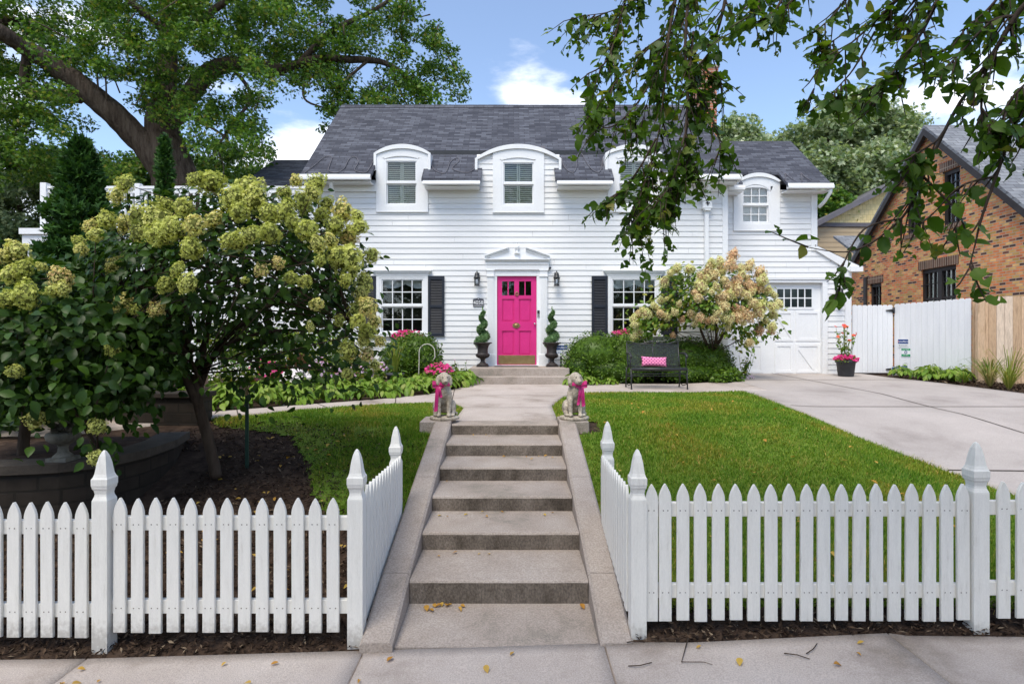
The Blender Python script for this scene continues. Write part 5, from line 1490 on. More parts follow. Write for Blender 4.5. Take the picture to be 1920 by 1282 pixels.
for side in (-1, 1):
    for j in range(nz + 1):
        for i in range(nx + 1):
            u, w = 2 * i / nx - 1, 2 * j / nz - 1
            pinch = 1 - .06 * (1 - u * u) * (abs(w) ** 4) ; px_ = hw * u * (1 - .05 * (1 - w * w) * abs(u) ** 5); pz_ = hh * w * (1 - .12 * (1 - u * u) * abs(w) ** 3)
            th_ = .055 * ((1 - u ** 4) * (1 - w ** 4)) ** .6
            vv.append((px_, side * th_, pz_ + hh))
M_ = (nx + 1) * (nz + 1)
for side in (0, 1):
    for j in range(nz):
        for i in range(nx):
            a = side * M_ + j * (nx + 1) + i; q = (a, a + 1, a + nx + 2, a + nx + 1); ff.append(q if side == 0 else q[::-1])
me = bpy.data.meshes.new('cover'); me.from_pydata(vv, [], ff); me.update()
o = bpy.data.objects.new('cover', me); COL.objects.link(o); me.materials.append(CUSH); o.parent = cu; me.polygons.foreach_set('use_smooth', [True] * len(me.polygons))
bm = bmesh.new(); bm.from_mesh(me); bmesh.ops.remove_doubles(bm, verts=bm.verts, dist=.0008); bm.to_mesh(me); bm.free()
cu.rotation_euler = (R(-14), R(2), 0)

# ------------------------------------------------------------------ side fence, gate, signs
def board_fence(name, label, cat, A, B, zt, zb, pitch, mats, group=None, dogear=.03, gap=.004, thick=.02, jitter=.01):
    A, B = np.array(A, float), np.array(B, float); L = np.linalg.norm(B - A); n = int(round(L / pitch)); w = L / n
    t = thing(name, label, cat, (A[0], A[1], zb(0)), group)
    ang = math.atan2(B[1] - A[1], B[0] - A[0]); d = (B - A) / L; nn = np.array((d[1], -d[0]))
    for i in range(n):
        u0, u1 = i * w + gap / 2, (i + 1) * w - gap / 2; um = (u0 + u1) / 2 / L
        z1 = zt(um) + random.uniform(-jitter, jitter) * .5; z0 = zb(um) + .02
        off = random.uniform(0, .004)
        P = lambda u, k: tuple(A + d * u + nn * (k + off))
        pr = [(u0, z0), (u1, z0), (u1, z1 - dogear), (u1 - dogear * .9, z1), (u0 + dogear * .9, z1), (u0, z1 - dogear)]
        b = MB(); b.prism([(*P(u, thick), z) for u, z in pr], tuple(-nn * thick) + (0,))
        b.build('board', random.choice(mats), t)
    b = MB()
    for k in (.2, .8):
        za, zc = zb(0) + (zt(0) - zb(0)) * k, zb(1) + (zt(1) - zb(1)) * k
        b.prism([(*(A - nn * .002), za), (*(B - nn * .002), zc), (*(B - nn * .002), zc + .09), (*(A - nn * .002), za + .09)], tuple(-nn * .04) + (0,))
    b.build('rail', mats[0], t)
    return t, d, nn
GA, GB, GC, GD_ = (FX(1597, 13.9), 13.9), (FX(1672, 13.9), 13.88), (FX(1678, 13.86), 13.86), (FX(1822, 12.3), 12.3)
ztop = FZ(572, 13.9)
WHT2 = mat('white_fence_stain', [(0.72, 0.73, 0.76), (0.80, 0.81, 0.83)], scale=3, rough=.6, stretch=(4, 4, .4), fine=(40, .03))
gate, d, nn = board_fence('garden_gate', 'white board gate with black strap hinges beside the garage', 'gate', GA, GB, lambda u: ztop, lambda u: 1.03, .118, [WHT2])
for pz in (582, 692):
    b = MB(); hx = FX(1675, 13.85); z = FZ(pz, 13.85)
    b.prism([(FX(1661, 13.85), 13.835, z - .012), (FX(1661, 13.85), 13.835, z + .012), (hx - .02, 13.835, z + .03), (hx - .02, 13.835, z - .03)][::-1], (0, .014, 0)); b.box(hx - .02, hx + .025, 13.83, 13.85, z - .075, z + .075); b.tube([(hx - .01, 13.825, z - .07), (hx - .01, 13.825, z + .07)], .014, 8); b.build('hinge', BLACKMETAL, gate)
wf, d, nn = board_fence('board_fence', 'tall white board fence right of the gate, with two small signs on it', 'board fence', GC, GD_, lambda u: ztop + .02 + .035 * u, lambda u: 1.03 - .08 * u, .125, [WHT2])
cf, d2, nn2 = board_fence('board_fence', 'natural cedar board fence at the right edge of the photo', 'board fence', (FX(1823, 12.25), 12.25), (11.3, 11.3), lambda u: FZ(559, 12.25) + .02, lambda u: .95 - .1 * u, .135, CEDAR, dogear=.005, jitter=.03)
MB().box(FX(1830, 12.1), FX(1843, 12.1), 12.05, 12.12, .93, FZ(561, 12.1)).build('post', CEDAR[0], cf)

# the two placards on the white fence and the two yard signs
A0 = np.array(GC); dd = (np.array(GD_) - A0) / np.linalg.norm(np.array(GD_) - A0); fn = np.array((dd[1], -dd[0]))
fang = math.degrees(math.atan2(dd[1], dd[0]))
def on_fence(px, off=.03):
    # intersect the view ray with the fence line
    k = (px - 963) / F
    s_ = (k * A0[1] - A0[0]) / (dd[0] - k * dd[1]); p = A0 + dd * s_ + fn * off
    return p
def placard(name, label, cat, pxa, pxb, pza, pzb, base, build):
    pa, pb = on_fence(pxa), on_fence(pxb); Dm = (pa[1] + pb[1]) / 2
    zt_, zb_ = FZ(pza, Dm), FZ(pzb, Dm); w_ = np.linalg.norm(pb - pa)
    t = thing(name, label, cat, (pa[0], pa[1], zb_), 'small signs of the alarm companies')
    t.rotation_euler = (0, 0, R(fang)); ORG[t.name] = Vector((0, 0, 0))
    MB().box(0, w_, -.004, 0, 0, zt_ - zb_).build('plate', base, t)
    build(t, w_, zt_ - zb_)
    return t
def s1(t, w, h):
    MB().box(.004, w - .004, -.0052, -.0042, h * .42, h * .99).build('band', BLUEINK, t)
    text('lettering', 'EconAlarm', h * .30, (w * .52, -.0058, h * .70), LETTER, t)
    text('lettering', 'E', h * .30, (w * .045, -.0066, h * .70), REDINK, t)
    text('lettering', '800-352-ALARM', h * .17, (w / 2, -.0056, h * .2), DARKINK, t)
def s2(t, w, h):
    MB().box(.002, w - .002, -.0052, -.0042, h * .73, h * .99).build('band', GREENINK, t); MB().box(.002, w - .002, -.0052, -.0042, h * .01, h * .27).build('band', GREENINK, t)
    text('lettering', 'ECO GREEN', h * .15, (w / 2, -.0058, h * .86), LETTER, t); text('lettering', 'PET SAFE', h * .15, (w / 2, -.0058, h * .14), LETTER, t)
    b = MB(); b.tube([(w / 2 + .028 * math.cos(a / 14 * 2 * math.pi), -.006, h * .52 + .028 * math.sin(a / 14 * 2 * math.pi)) for a in range(15)], .006, 5); b.build('emblem', BLUEINK, t)
placard('sign', 'blue and white alarm sign on the white fence beside the gate', 'sign', 1685.5, 1705, 636, 650.5, SIGNWHITE, s1)
placard('sign', 'green and white sign with a blue ring on the white fence', 'sign', 1692, 1709, 653, 668, SIGNWHITE, s2)
def yard_sign(px, D, w, h, zc, label, rz, roll, lines, leg=True):
    x, y = FX(px, D), D; z = FZ(zc, D)
    t = thing('yard_sign', label, 'yard sign', (x, y, z - h / 2), 'small signs of the alarm companies'); ORG[t.name] = Vector((0, 0, 0))
    b = MB(); b.box(-w / 2, w / 2, -.005, .005, 0, h); b.build('plate', SIGNWHITE, t)
    MB().box(-w / 2 + .006, w / 2 - .006, -.0062, -.0052, h * .55, h * .97).build('band', BLUEINK, t)
    text('lettering', lines[0], h * .26, (0, -.0068, h * .76), LETTER, t); text('lettering', lines[1], h * .2, (0, -.0066, h * .3), BLUEINK, t)
    if leg:
        gz = G(x, y) - (z - h / 2)
        MB().box(-.018, .018, .006, .022, gz - .05, h * .6).build('stake', BLACKMETAL, t)
    t.rotation_euler = (0, R(roll), R(rz))
yard_sign(1052, 12.95, .30, .24, 657, 'blue and white alarm sign on a black stake between the urn and the hedge', 4, 0, ('EconAlarm', '800-352-ALARM'))
yard_sign(1689, 13.45, .34, .2, 694, 'tilted blue yard sign leaning among the hostas by the gate post', -10, -9, ('EconAlarm', '800-352-ALARM'))

# ------------------------------------------------------------------ brick neighbour and the tan house behind
BWX = 10.5
def bpt(px, py):  # point on the side wall x = BWX
    y = BWX * F / (px - 963.0); return (BWX, y, FZ(py, y))
bh = thing('brick_house', 'multicoloured brick neighbour house with a steep gable and grey shingle roof', 'house', (BWX, 14.8, 1))
apex_y, apex_z = 14.8, 7.10; e_z = 4.15; half = (apex_z - e_z) / .92
ya, yb = apex_y - half, apex_y + half
wins = [  # y0, y1, z0, z1, panes across
    (13.92, 15.12, 2.0, 3.62, 2), (15.12, 15.68, 4.62, 5.88, 1), (13.80, 14.36, 4.60, 5.92, 1), (16.75, 17.30, 2.0, 3.46, 1)]
b = MB()
ycuts = sorted(set([ya, yb, apex_y] + [w[0] for w in wins] + [w[1] for w in wins]))
ztop_w = lambda y: apex_z - .92 * abs(y - apex_y)
for y0, y1 in zip(ycuts[:-1], ycuts[1:]):
    hol = sorted([(w[2], w[3]) for w in wins if w[0] <= y0 + 1e-6 and w[1] >= y1 - 1e-6])
    z = .7
    for (h0, h1) in hol + [(None, None)]:
        if h0 is None: b.add([(BWX, y1, z), (BWX, y0, z), (BWX, y0, ztop_w(y0)), (BWX, y1, ztop_w(y1))], [(0, 1, 2, 3)])
        else:
            b.add([(BWX, y1, z), (BWX, y0, z), (BWX, y0, h0), (BWX, y1, h0)], [(0, 1, 2, 3)]); z = h1
b.add([(BWX, ya, .7), (BWX + 9, ya, .7), (BWX + 9, ya, e_z), (BWX, ya, e_z)], [(0, 1, 2, 3)])
b.add([(BWX, yb, .7), (BWX + 9, yb, .7), (BWX + 9, yb, e_z), (BWX, yb, e_z)], [(3, 2, 1, 0)])
for w in wins:   # reveals
    y0, y1, z0, z1, _ = w; dx = .12
    b.add([(BWX, y0, z0), (BWX + dx, y0, z0), (BWX + dx, y0, z1), (BWX, y0, z1), (BWX, y1, z0), (BWX + dx, y1, z0), (BWX + dx, y1, z1), (BWX, y1, z1)], [(0, 1, 2, 3), (7, 6, 5, 4), (3, 2, 6, 7), (4, 5, 1, 0)])
b.build('brick_wall', BRICK, bh, uv=uv_wall)
mb = MB()
for sg in (-1, 1):
    ye = apex_y + sg * (half + .30)
    ze = apex_z - .92 * (half + .30)
    mb.prism([(BWX - .16, apex_y, apex_z + .14), (BWX - .16, ye, ze + .14), (BWX - .16, ye, ze + .06), (BWX - .16, apex_y, apex_z + .06)], (9.3, 0, 0))
mb.build('roof', SLATE, bh, uv=lambda co, n: (co.x, co.z * 1.5) if abs(n.x) < .6 else (co.y, co.z))
b = MB()
for sg in (-1, 1):
    ye = apex_y + sg * (half + .30); ze = apex_z - .92 * (half + .30)
    b.prism([(BWX - .165, apex_y, apex_z + .055), (BWX - .165, ye, ze + .055), (BWX - .165, ye, ze - .12), (BWX - .165, apex_y, apex_z - .12)], (.06, 0, 0))
b.build('rake_board', DARKTRIM, bh)
for (y0, y1, z0, z1, np_) in wins:
    f = MB(); x0, x1 = BWX + .05, BWX + .12; fw = .06
    f.box(x0, x1, y0, y0 + fw, z0, z1); f.box(x0, x1, y1 - fw, y1, z0, z1); f.box(x0, x1, y0 + fw, y1 - fw, z0, z0 + fw); f.box(x0, x1, y0 + fw, y1 - fw, z1 - fw - .04, z1)
    zm = (z0 + z1) / 2 + .05
    f.box(x0 + .01, x1 - .002, y0 + fw, y1 - fw, zm - .025, zm + .025)
    ed = [y0 + fw] + [y0 + (y1 - y0) * (k + 1) / np_ for k in range(np_ - 1)] + [y1 - fw]
    for k in range(np_ - 1): yy = y0 + (y1 - y0) * (k + 1) / np_; f.box(x0 - .005, x1 - .004, yy - .07, yy + .07, z0 + fw, z1 - fw)
    for k in range(np_):
        c0, c1 = ed[k] + (.07 if k else 0), ed[k + 1] - (.07 if k < np_ - 1 else 0)
        for q in (1, 2): yy = c0 + (c1 - c0) * q / 3; f.box(x0 + .02, x1 - .006, yy - .011, yy + .011, z0 + fw, z1 - fw)
        zz = (zm + z1) / 2; f.box(x0 + .021, x1 - .007, c0, c1, zz - .011, zz + .011)
    w_ = f.build('window', DARKTRIM, bh)
    MB().box(BWX + .10, BWX + .104, y0 + fw, y1 - fw, z0 + fw, z1 - fw).build('pane', GLASS, w_)
    if np_ == 2:
        c = MB()
        for k in range(36): yy = y0 + (y1 - y0) * k / 36; c.box(BWX + .20 + .012 * (k % 2), BWX + .215 + .012 * (k % 2), yy, yy + (y1 - y0) / 36, z0, z1)
        c.build('curtain_or_sky_sheet', CURTAIN_OR_SKY, w_)
    MB().box(BWX + .30, BWX + .32, y0 - .1, y1 + .1, z0 - .1, z1 + .1).build('backdrop', DARKROOM, w_)
    l = MB(); l.box(BWX - .012, BWX + .05, y0 - .09, y1 + .09, z1 + .002, z1 + .22); l.build('lintel', SOLDIER, w_, uv=lambda co, n: (co.z + 10, co.y))
    if z0 > 3: l = MB(); l.box(BWX - .04, BWX + .05, y0 - .06, y1 + .06, z0 - .11, z0 - .002); l.build('sill', SOLDIER, w_, uv=lambda co, n: (co.z + 10, co.y))
b = MB(); b.box(BWX - .06, BWX - .005, 17.40, 17.52, .8, FZ(520, 17.4)); b.build('downspout', DARKTRIM, bh)
# lower grey roof of the brick house seen past its gable
mb = MB(); mb.prism([(10.9, 18.1, FZ(490, 18.1)), (10.9, 20.0, FZ(442, 20)), (10.9, 20.0, FZ(442, 20) - .08), (10.9, 18.1, FZ(490, 18.1) - .08)], (2.5, 0, 0)); mb.build('rear_roof', SLATE, bh, uv=uv_roof(.5))
MB().box(11.2, 13, 18.5, 19.9, .8, FZ(490, 18.1) - .1).build('rear_wall', BRICK, bh, uv=uv_wall)

th_ = thing('tan_house', 'tan house with pale yellow gable and grey trim, far behind the white house', 'house', (14, 23, 1))
TY = 22.5
x0_, xa = FX(1520, TY), FX(1690, TY); ze_, za_ = FZ(420, TY), FZ(332, TY); x1_ = 2 * xa - x0_
zt_ = FZ(425, TY)
b = MB(); b.box(x0_ + .1, x1_ - .1, TY, TY + 8, .8, zt_); tw = b.build('wall', TAN, th_)
siding('clapboard', x0_ + .1, x1_ - .1, 1.0, zt_ - .02, TY, th_, mat_=TAN, expo=.19, seams=False)
b = MB(); b.prism([(x0_ + .1, TY - .03, zt_ + .1), (x1_ - .1, TY - .03, zt_ + .1), (xa, TY - .03, za_ - .12)], (0, .2, 0)); b.build('gable', YELLOW, th_, uv=uv_wall)
b = MB(); b.box(x0_, x1_, TY - .06, TY, zt_ - .01, zt_ + .14); b.box(x0_ + .08, x0_ + .24, TY - .05, TY, .9, zt_ - .01); b.build('trim_band', GREYTRIM, th_)
mb = MB()
for sg in (-1, 1):
    xe = xa + sg * (xa - x0_ + .25); zee = za_ - (za_ - ze_) * (xa - x0_ + .25) / (xa - x0_)
    mb.prism([(xa, TY - .35, za_), (xe, TY - .35, zee), (xe, TY - .35, zee - .2), (xa, TY - .35, za_ - .2)], (0, 8.6, 0))
mb.build('roof', GREYTRIM, th_, uv=uv_wall)

# ------------------------------------------------------------------ pots, hooks, stake, block walls
def pot(px, py, D, r, h, label, m_=DARKPOT, group=None):
    x = FX(px, D); z = G(x, D) + .012 if py is None else FZ(py, D)
    t = thing('flower_pot', label, 'flower pot', (x, D, z), group)
    b = MB(); b.lathe([(.0, 0), (r * .72, 0), (r * .78, h * .05), (r * .95, h * .82), (r * 1.06, h * .83), (r * 1.09, h * .98), (r * 1.02, h), (r * .93, h * .96), (r * .90, h * .86), (0, h * .85)], (x, D, z), 24); b.build('bowl', m_, t)
    s_ = MB(); s_.lathe([(r * .90, h * .87), (0, h * .91)], (x, D, z), 20); s_.build('soil', EARTH, t)
    return x, D, z + h * .88
POT_G = pot(1586, None, 13.15, .205, .37, 'charcoal plastic pot of tall flowers in front of the white gate')
POT_S = pot(741, None, 11.0, .16, .30, 'dark pot holding a spiky grass in front of the left window')
POT_B = pot(560, None, 11.6, .16, .30, 'dark pot of bronze spiky leaves seen through the hydrangea branches')
t = thing('shepherd_hook', 'thin pale garden hook arching over the pink flowers left of the stoop', 'garden hook', (FX(784, 11.4), 11.4, .9))
hx, hy = FX(784, 11.3), 11.3
pts = [(hx, hy, .85)] + [(hx + .012, hy, 1.1), (hx + .02, hy, 1.5)] + [(hx + .17 - .15 * math.cos(a), hy, 1.60 + .15 * math.sin(a)) for a in np.linspace(0, math.pi, 9)] + [(hx + .325, hy, 1.5), (hx + .28, hy, 1.42)]
MB().tube(pts, .009, 6).build('rod', mat('rusty_white_rod', [(.5, .47, .40), (.62, .6, .55)], scale=9), t)
t = thing('garden_stake', 'dark green metal stake standing in the lawn beside the left hydrangea trunk', 'stake', (FX(463, 5.9), 5.9, .6))
b = MB(); sx_, sy_ = FX(463, 5.9), 5.9; b.box(sx_ - .016, sx_ + .016, sy_ - .008, sy_ + .008, G(sx_, sy_) - .1, FZ(722, sy_)); b.box(sx_ - .005, sx_ + .005, sy_ + .008, sy_ + .03, G(sx_, sy_) - .1, FZ(722, sy_)); b.build('shaft', GREENPOST, t)
MB().box(sx_ - .017, sx_ + .017, sy_ - .009, sy_ + .009, FZ(742, sy_), FZ(721, sy_)).build('tip', mat('stake_tip', [(.30, .22, .12)], rough=.7), t)

rw = thing('retaining_wall', 'low curved brown block wall with a stone cap behind the left end of the picket fence', 'retaining wall', (-4, 4.75, .3))
path = resample([(-9, 4.72), (-5, 4.70), (-4.2, 4.72), (-3.78, 4.82), (-3.52, 5.02), (-3.42, 5.4), (-3.45, 5.95), (-3.62, 6.5)], 40)
def wall_strip(name, z0, z1, inset, th, material, uvs=True):
    dpt = unit(np.gradient(path, axis=0)); nn_ = np.stack([-dpt[:, 1], dpt[:, 0]], 1)
    o_, i_ = path - nn_ * inset, path + nn_ * th; v = []; f = []; n = len(path)
    for k in range(n): v += [(*o_[k], z0(k)), (*o_[k], z1(k)), (*i_[k], z1(k)), (*i_[k], z0(k))]
    for k in range(n - 1):
        a = 4 * k
        for q in range(4): f.append((a + q, a + (q + 1) % 4, a + 4 + (q + 1) % 4, a + 4 + q)[::-1])
    f += [(3, 2, 1, 0)[::-1], (4 * n - 4, 4 * n - 3, 4 * n - 2, 4 * n - 1)[::-1]]
    b = MB(); b.add(v, f)
    acc = np.concatenate([[0], np.cumsum(np.linalg.norm(np.diff(path, axis=0), axis=1))])
    def uvf(co, nr):
        k = int(np.argmin((path[:, 0] - co.x - (-4 if False else 0)) ** 2 + (path[:, 1] - co.y) ** 2)); return (acc[k], co.z)
    me = b.mesh(name); set_uv(me, uvf); return link(name, me, material, rw)
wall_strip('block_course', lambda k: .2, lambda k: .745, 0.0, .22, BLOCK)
wall_strip('cap_stone', lambda k: .746, lambda k: .82, .03, .27, mat('cap_stone', [(.045, .036, .028), (.08, .064, .05)], scale=6, rough=.9, bump=.6, bscale=40))
rw2 = thing('block_pillar', 'short block wall end beside the path, behind the left hydrangea trunk', 'block wall', (-4.2, 7.1, .8))
MB().box(-4.75, -3.75, 7.0, 7.3, .7, 1.14).build('block_course', BLOCK, rw2, uv=uv_wall); MB().rbox(-4.79, -3.71, 6.96, 7.34, 1.141, 1.20, .012).build('cap_stone', BLOCK, rw2, uv=uv_wall)
ux, uy, uz = -3.80, 4.95, .82
URNSTONE = mat('mossy_stone', [(.07, .068, .055), (.16, .155, .13), (.22, .21, .18)], scale=9, rough=.9, bump=.8, bscale=60)
t = thing('stone_urn', 'pale carved stone urn standing on the block wall under the hydrangea', 'urn', (ux, uy, uz))
b = MB(); b.box(ux - .085, ux + .085, uy - .085, uy + .085, uz, uz + .03); b.lathe([(.078, .03), (.07, .045), (.042, .07), (.036, .11), (.045, .135), (.085, .15), (.12, .18), (.128, .21), (.118, .235), (.09, .245), (.07, .24)], (ux, uy, uz), 22); b.build('bowl', URNSTONE, t)
leaves('carved_fruit', np.array((ux, uy, uz + .235)) + np.abs(ball_points(90)) * np.array((.085, .085, .075)) * np.sign(RNG.normal(size=(90, 3)) * np.array((1, 1, 0)) + np.array((0, 0, 1))), .06, URNSTONE, t, T_OVAL, axis=np.array((0, 0, .8)))
# ------------------------------------------------------------------ trees and plants
def limb_mb(mb, pts, rads, seg=8, sub=5, wob=0.0):
    pts = np.array(pts, float); n = len(pts); out = []; rr = []
    for t in np.linspace(0, n - 1, (n - 1) * sub + 1):
        i = min(int(t), n - 2); u = t - i
        p0, p1, p2, p3 = pts[max(i - 1, 0)], pts[i], pts[i + 1], pts[min(i + 2, n - 1)]
        q = .5 * ((2 * p1) + (p2 - p0) * u + (2 * p0 - 5 * p1 + 4 * p2 - p3) * u * u + (3 * p1 - p0 - 3 * p2 + p3) * u ** 3)
        r = rads[i] * (1 - u) + rads[min(i + 1, n - 1)] * u
        out.append(q + RNG.normal(0, 1, 3) * wob * r); rr.append(r)
    mb.tube(out, rr, seg)
    return np.array(out)

def px_pts(lst, D=None):
    return [P3(p[0], p[1], p[2] if len(p) > 2 else D) for p in lst]

def cluster_cloud(centers, radii, per, squash=.75, rng=RNG):
    c = np.asarray(centers); N = len(c)
    d = ball_points(N * per, rng).reshape(N, per, 3)
    d[:, :, 2] *= squash
    return (c[:, None, :] + d * np.asarray(radii)[:, None, None]).reshape(-1, 3)

# --- the great oak behind the deck
oak = thing('oak_tree', 'huge old oak with thick dark limbs spreading behind the roof deck', 'tree', (FX(345, 18), 18, 1.0))
tb = MB()
OD = 18.0
limb_mb(tb, px_pts([(352, 680), (345, 520), (338, 400), (325, 320), (305, 250), (305, 200)], OD), [.95, .80, .72, .62, .50, .40], 14, 5, .02)
tb.build('trunk', BARK, oak)
LIMBS = [
    (px_pts([(322, 350, 18), (285, 290, 17.8), (225, 225, 17.4), (160, 168, 17), (95, 120, 16.5), (40, 85, 16), (-10, 55, 15.5), (-110, 10, 15)]), [.46, .44, .40, .36, .30, .25, .22, .12]),
    (px_pts([(150, 182, 17), (100, 178, 16.9), (52, 172, 16.8), (48, 120, 16.7), (60, 40, 16.6)]), [.22, .20, .17, .14, .08]),
    (px_pts([(306, 215, 18), (313, 160, 18.1), (315, 90, 18.3), (312, 10, 18.5), (300, -120, 18.5), (310, -260, 18.5)]), [.40, .33, .29, .25, .20, .10]),
    (px_pts([(322, 230, 18), (352, 185, 18), (385, 142, 18), (425, 122, 18.1), (480, 125, 18.3), (530, 132, 18.5)]), [.30, .31, .30, .26, .22, .20]),
    (px_pts([(525, 132, 18.5), (590, 112, 18.6), (660, 112, 18.8), (720, 118, 19), (770, 150, 19), (800, 185, 19)]), [.16, .14, .13, .10, .07, .03]),
    (px_pts([(560, 122, 18.6), (620, 60, 18.6), (700, 20, 18.8), (770, -30, 19)]), [.12, .10, .07, .03]),
    (px_pts([(315, 80, 18.3), (400, 20, 17.6), (480, -40, 17)]), [.16, .12, .06]), (px_pts([(312, 60, 18.3), (240, 0, 17.6), (170, -70, 17)]), [.14, .11, .06]),
    (px_pts([(735, 122, 19), (745, 160, 19), (765, 200, 19)]), [.06, .05, .02]), (px_pts([(690, 114, 18.9), (650, 150, 18.6), (610, 200, 18.4)]), [.06, .05, .02]),
    (px_pts([(570, 155, 18), (575, 190, 18), (640, 210, 18)]), [.05, .04, .02]),
    (px_pts([(430, 122, 18.1), (470, 180, 17.6), (430, 240, 17.2), (400, 290, 17)]), [.07, .06, .05, .02]),
    (px_pts([(330, 200, 18), (380, 230, 17.4), (430, 260, 17)]), [.08, .06, .02]),
    (px_pts([(185, 178, 17), (182, 140, 16.8), (180, 95, 16.5)]), [.03, .03, .015]), (px_pts([(200, 190, 17), (198, 150, 16.8), (192, 120, 16.5)]), [.03, .025, .01]), (px_pts([(225, 175, 17), (210, 140, 16.8), (190, 118, 16.5)]), [.025, .02, .01]),
    (px_pts([(0, 40, 16), (30, 40, 16.3), (80, 55, 16.5)]), [.14, .13, .06]), (px_pts([(120, 130, 16.7), (140, 105, 16.8), (165, 92, 16.9)]), [.06, .05, .03]),
]
for pts, rad in LIMBS:
    b = MB(); limb_mb(b, pts, [q_ * .88 for q_ in rad], 12 if rad[0] > .1 else 6, 6, .035); b.build('limb', BARK, oak)
# foliage boughs: (px, py, radius px, depth)
oak_poly = [(-200, -330), (760, -330), (800, -60), (770, 10), (815, 45), (842, 85), (862, 110), (855, 150), (872, 188), (800, 205), (745, 200), (700, 195), (640, 205), (612, 262), (590, 240), (600, 180), (560, 165), (520, 150), (500, 185), (486, 230),
            (498, 300), (470, 330), (400, 335), (360, 310), (345, 270), (330, 230), (280, 205), (240, 190), (215, 178), (165, 185), (160, 240), (200, 290), (240, 320), (250, 350), (170, 330), (120, 345), (60, 330), (0, 345), (-200, 330)]
holes = [(195, 165, 34, 24), (232, 172, 30, 20), (55, 90, 20, 10), (38, 105, 16, 12), (380, 118, 24, 14), (355, 95, 14, 10), (430, 160, 22, 8), (140, 205, 16, 14), (150, 260, 30, 18), (95, 270, 22, 14), (25, 290, 26, 18), (555, 215, 42, 40), (78, 20, 10, 12), (420, 172, 34, 12), (690, 135, 22, 14), (265, 35, 12, 16), (222, 240, 20, 12)]
cs = []; rs = []
r2 = np.random.default_rng(21)
while len(cs) < 960:
    p = np.array((r2.uniform(-190, 872), r2.uniform(-320, 345)))
    if p[1] < 0 and r2.random() > .45: continue
    if not in_poly(p[None], oak_poly)[0]: continue
    if any(((p[0] - h[0]) / (h[2] + 7)) ** 2 + ((p[1] - h[1]) / (h[3] + 7)) ** 2 < 1 for h in holes): continue
    if p[0] > 560: D = r2.uniform(17.6, 21.0)
    elif abs(p[0] - 310) < 55 and 100 < p[1] < 330: D = r2.uniform(18.8, 21.5) if r2.random() < .75 else r2.uniform(16.5, 17.4)
    else: D = r2.uniform(15.0, 21.0)
    if p[0] < 330 and p[1] > 30 and abs((p[1] - (50 + (p[0]) * .80))) < 46 and r2.random() < .62: D = r2.uniform(18.5, 21)
    cs.append(P3(p[0], p[1], D)); rs.append(r2.uniform(.30, .62))
cs = np.array(cs); rs = np.array(rs)
P_ = cluster_cloud(cs, rs, 165, .55, r2)
nb = np.array((.25, -.15, .9))
leaves('foliage', P_, r2.uniform(.09, .165, len(P_)), OAKLEAF, oak, T_LOBED, nrm=nb * .9, nspread=.75, axis=np.array((0, 0, -.45)), rng=r2)
tw = MB()
for k in r2.choice(len(cs), 240, replace=False):
    c = cs[k]; q = c + r2.normal(0, .5, 3); m_ = (c + q) / 2 + np.array((0, 0, .1)); tw.tube([c + r2.normal(0, .12, 3) + np.array((0, 0, .3)), m_, q], [.022, .015, .006], 4)
tw.build('twig', BARK, oak)['kind'] = 'stuff'

# --- trees in the distance
def simple_tree(name, label, base, blobs, n_clusters, per, leaf, material, crad=(.4, .8), seed=1, group=None, lean=.5):
    """blobs: (centre xyz, radii) that together make the crown"""
    r_ = np.random.default_rng(seed)
    t = thing(name, label, 'tree', base, group)
    tb = MB(); base = np.array(base, float); top = np.mean([np.array(bb[0]) for bb in blobs], 0)
    limb_mb(tb, [base, base * .5 + top * .5 * np.array((1, 1, 1)) + np.array((.1, 0, 0)), top], [.38, .26, .1], 8, 4, .03)
    for (c, rr) in blobs: limb_mb(tb, [base * .6 + top * .4, (np.array(c) + top) / 2, np.array(c)], [.18, .12, .05], 6, 3, .05)
    tb.build('trunk', BARK, t)
    vol = np.array([rr[0] * rr[1] * rr[2] for c, rr in blobs]); pick = r_.choice(len(blobs), n_clusters, p=vol / vol.sum())
    C = np.array([blobs[i][0] for i in pick]) + ball_points(n_clusters, r_, .55) * np.array([blobs[i][1] for i in pick])
    P_ = cluster_cloud(C, r_.uniform(*crad, n_clusters), per, .6, r_)
    leaves('crown', P_, r_.uniform(leaf * .7, leaf * 1.3, len(P_)), material, t, T_LOBED, nrm=np.array((.2, -.35, .75)), nspread=.7, axis=np.array((0, 0, -.3)), rng=r_)
    return t
def pb(px, py, rp, D, ry=None, k=1.0):
    r_ = rp * D / F; return (tuple(P3(px, py, D)), (r_, r_ * k, (ry or rp) * D / F))
simple_tree('oak_tree', 'tall pale green oak rising between the garage wing and the brick house', (FX(1600, 27), 27, .9),
            [pb(1590, 225, 62, 27, 45), (*pb(1535, 260, 60, 26.5, 45),), pb(1650, 255, 62, 27.5, 55), pb(1480, 290, 40, 27, 28), pb(1545, 330, 70, 26, 50), pb(1620, 330, 80, 26, 60), pb(1600, 390, 80, 26, 40), pb(1690, 330, 50, 27, 60), pb(1560, 400, 60, 25.5, 45)], 420, 110, .24, BACKLEAF, (.4, .85), 31)
simple_tree('oak_tree', 'smaller pale oak whose top shows beside the chimney', (FX(1400, 30), 30, .9), [pb(1380, 250, 34, 30, 30), pb(1425, 265, 28, 30, 22), pb(1350, 275, 36, 30, 25), pb(1395, 300, 60, 30, 34)], 120, 110, .24, BACKLEAF, (.4, .8), 32)
simple_tree('broadleaf_tree', 'grey green tree behind the left end of the roof deck', (FX(40, 24), 24, .9), [pb(40, 390, 70, 24, 60), pb(-40, 400, 60, 24, 80), pb(110, 420, 40, 24, 40), pb(20, 460, 90, 23, 50)], 190, 90, .2, FARLEAF, (.4, .9), 33)
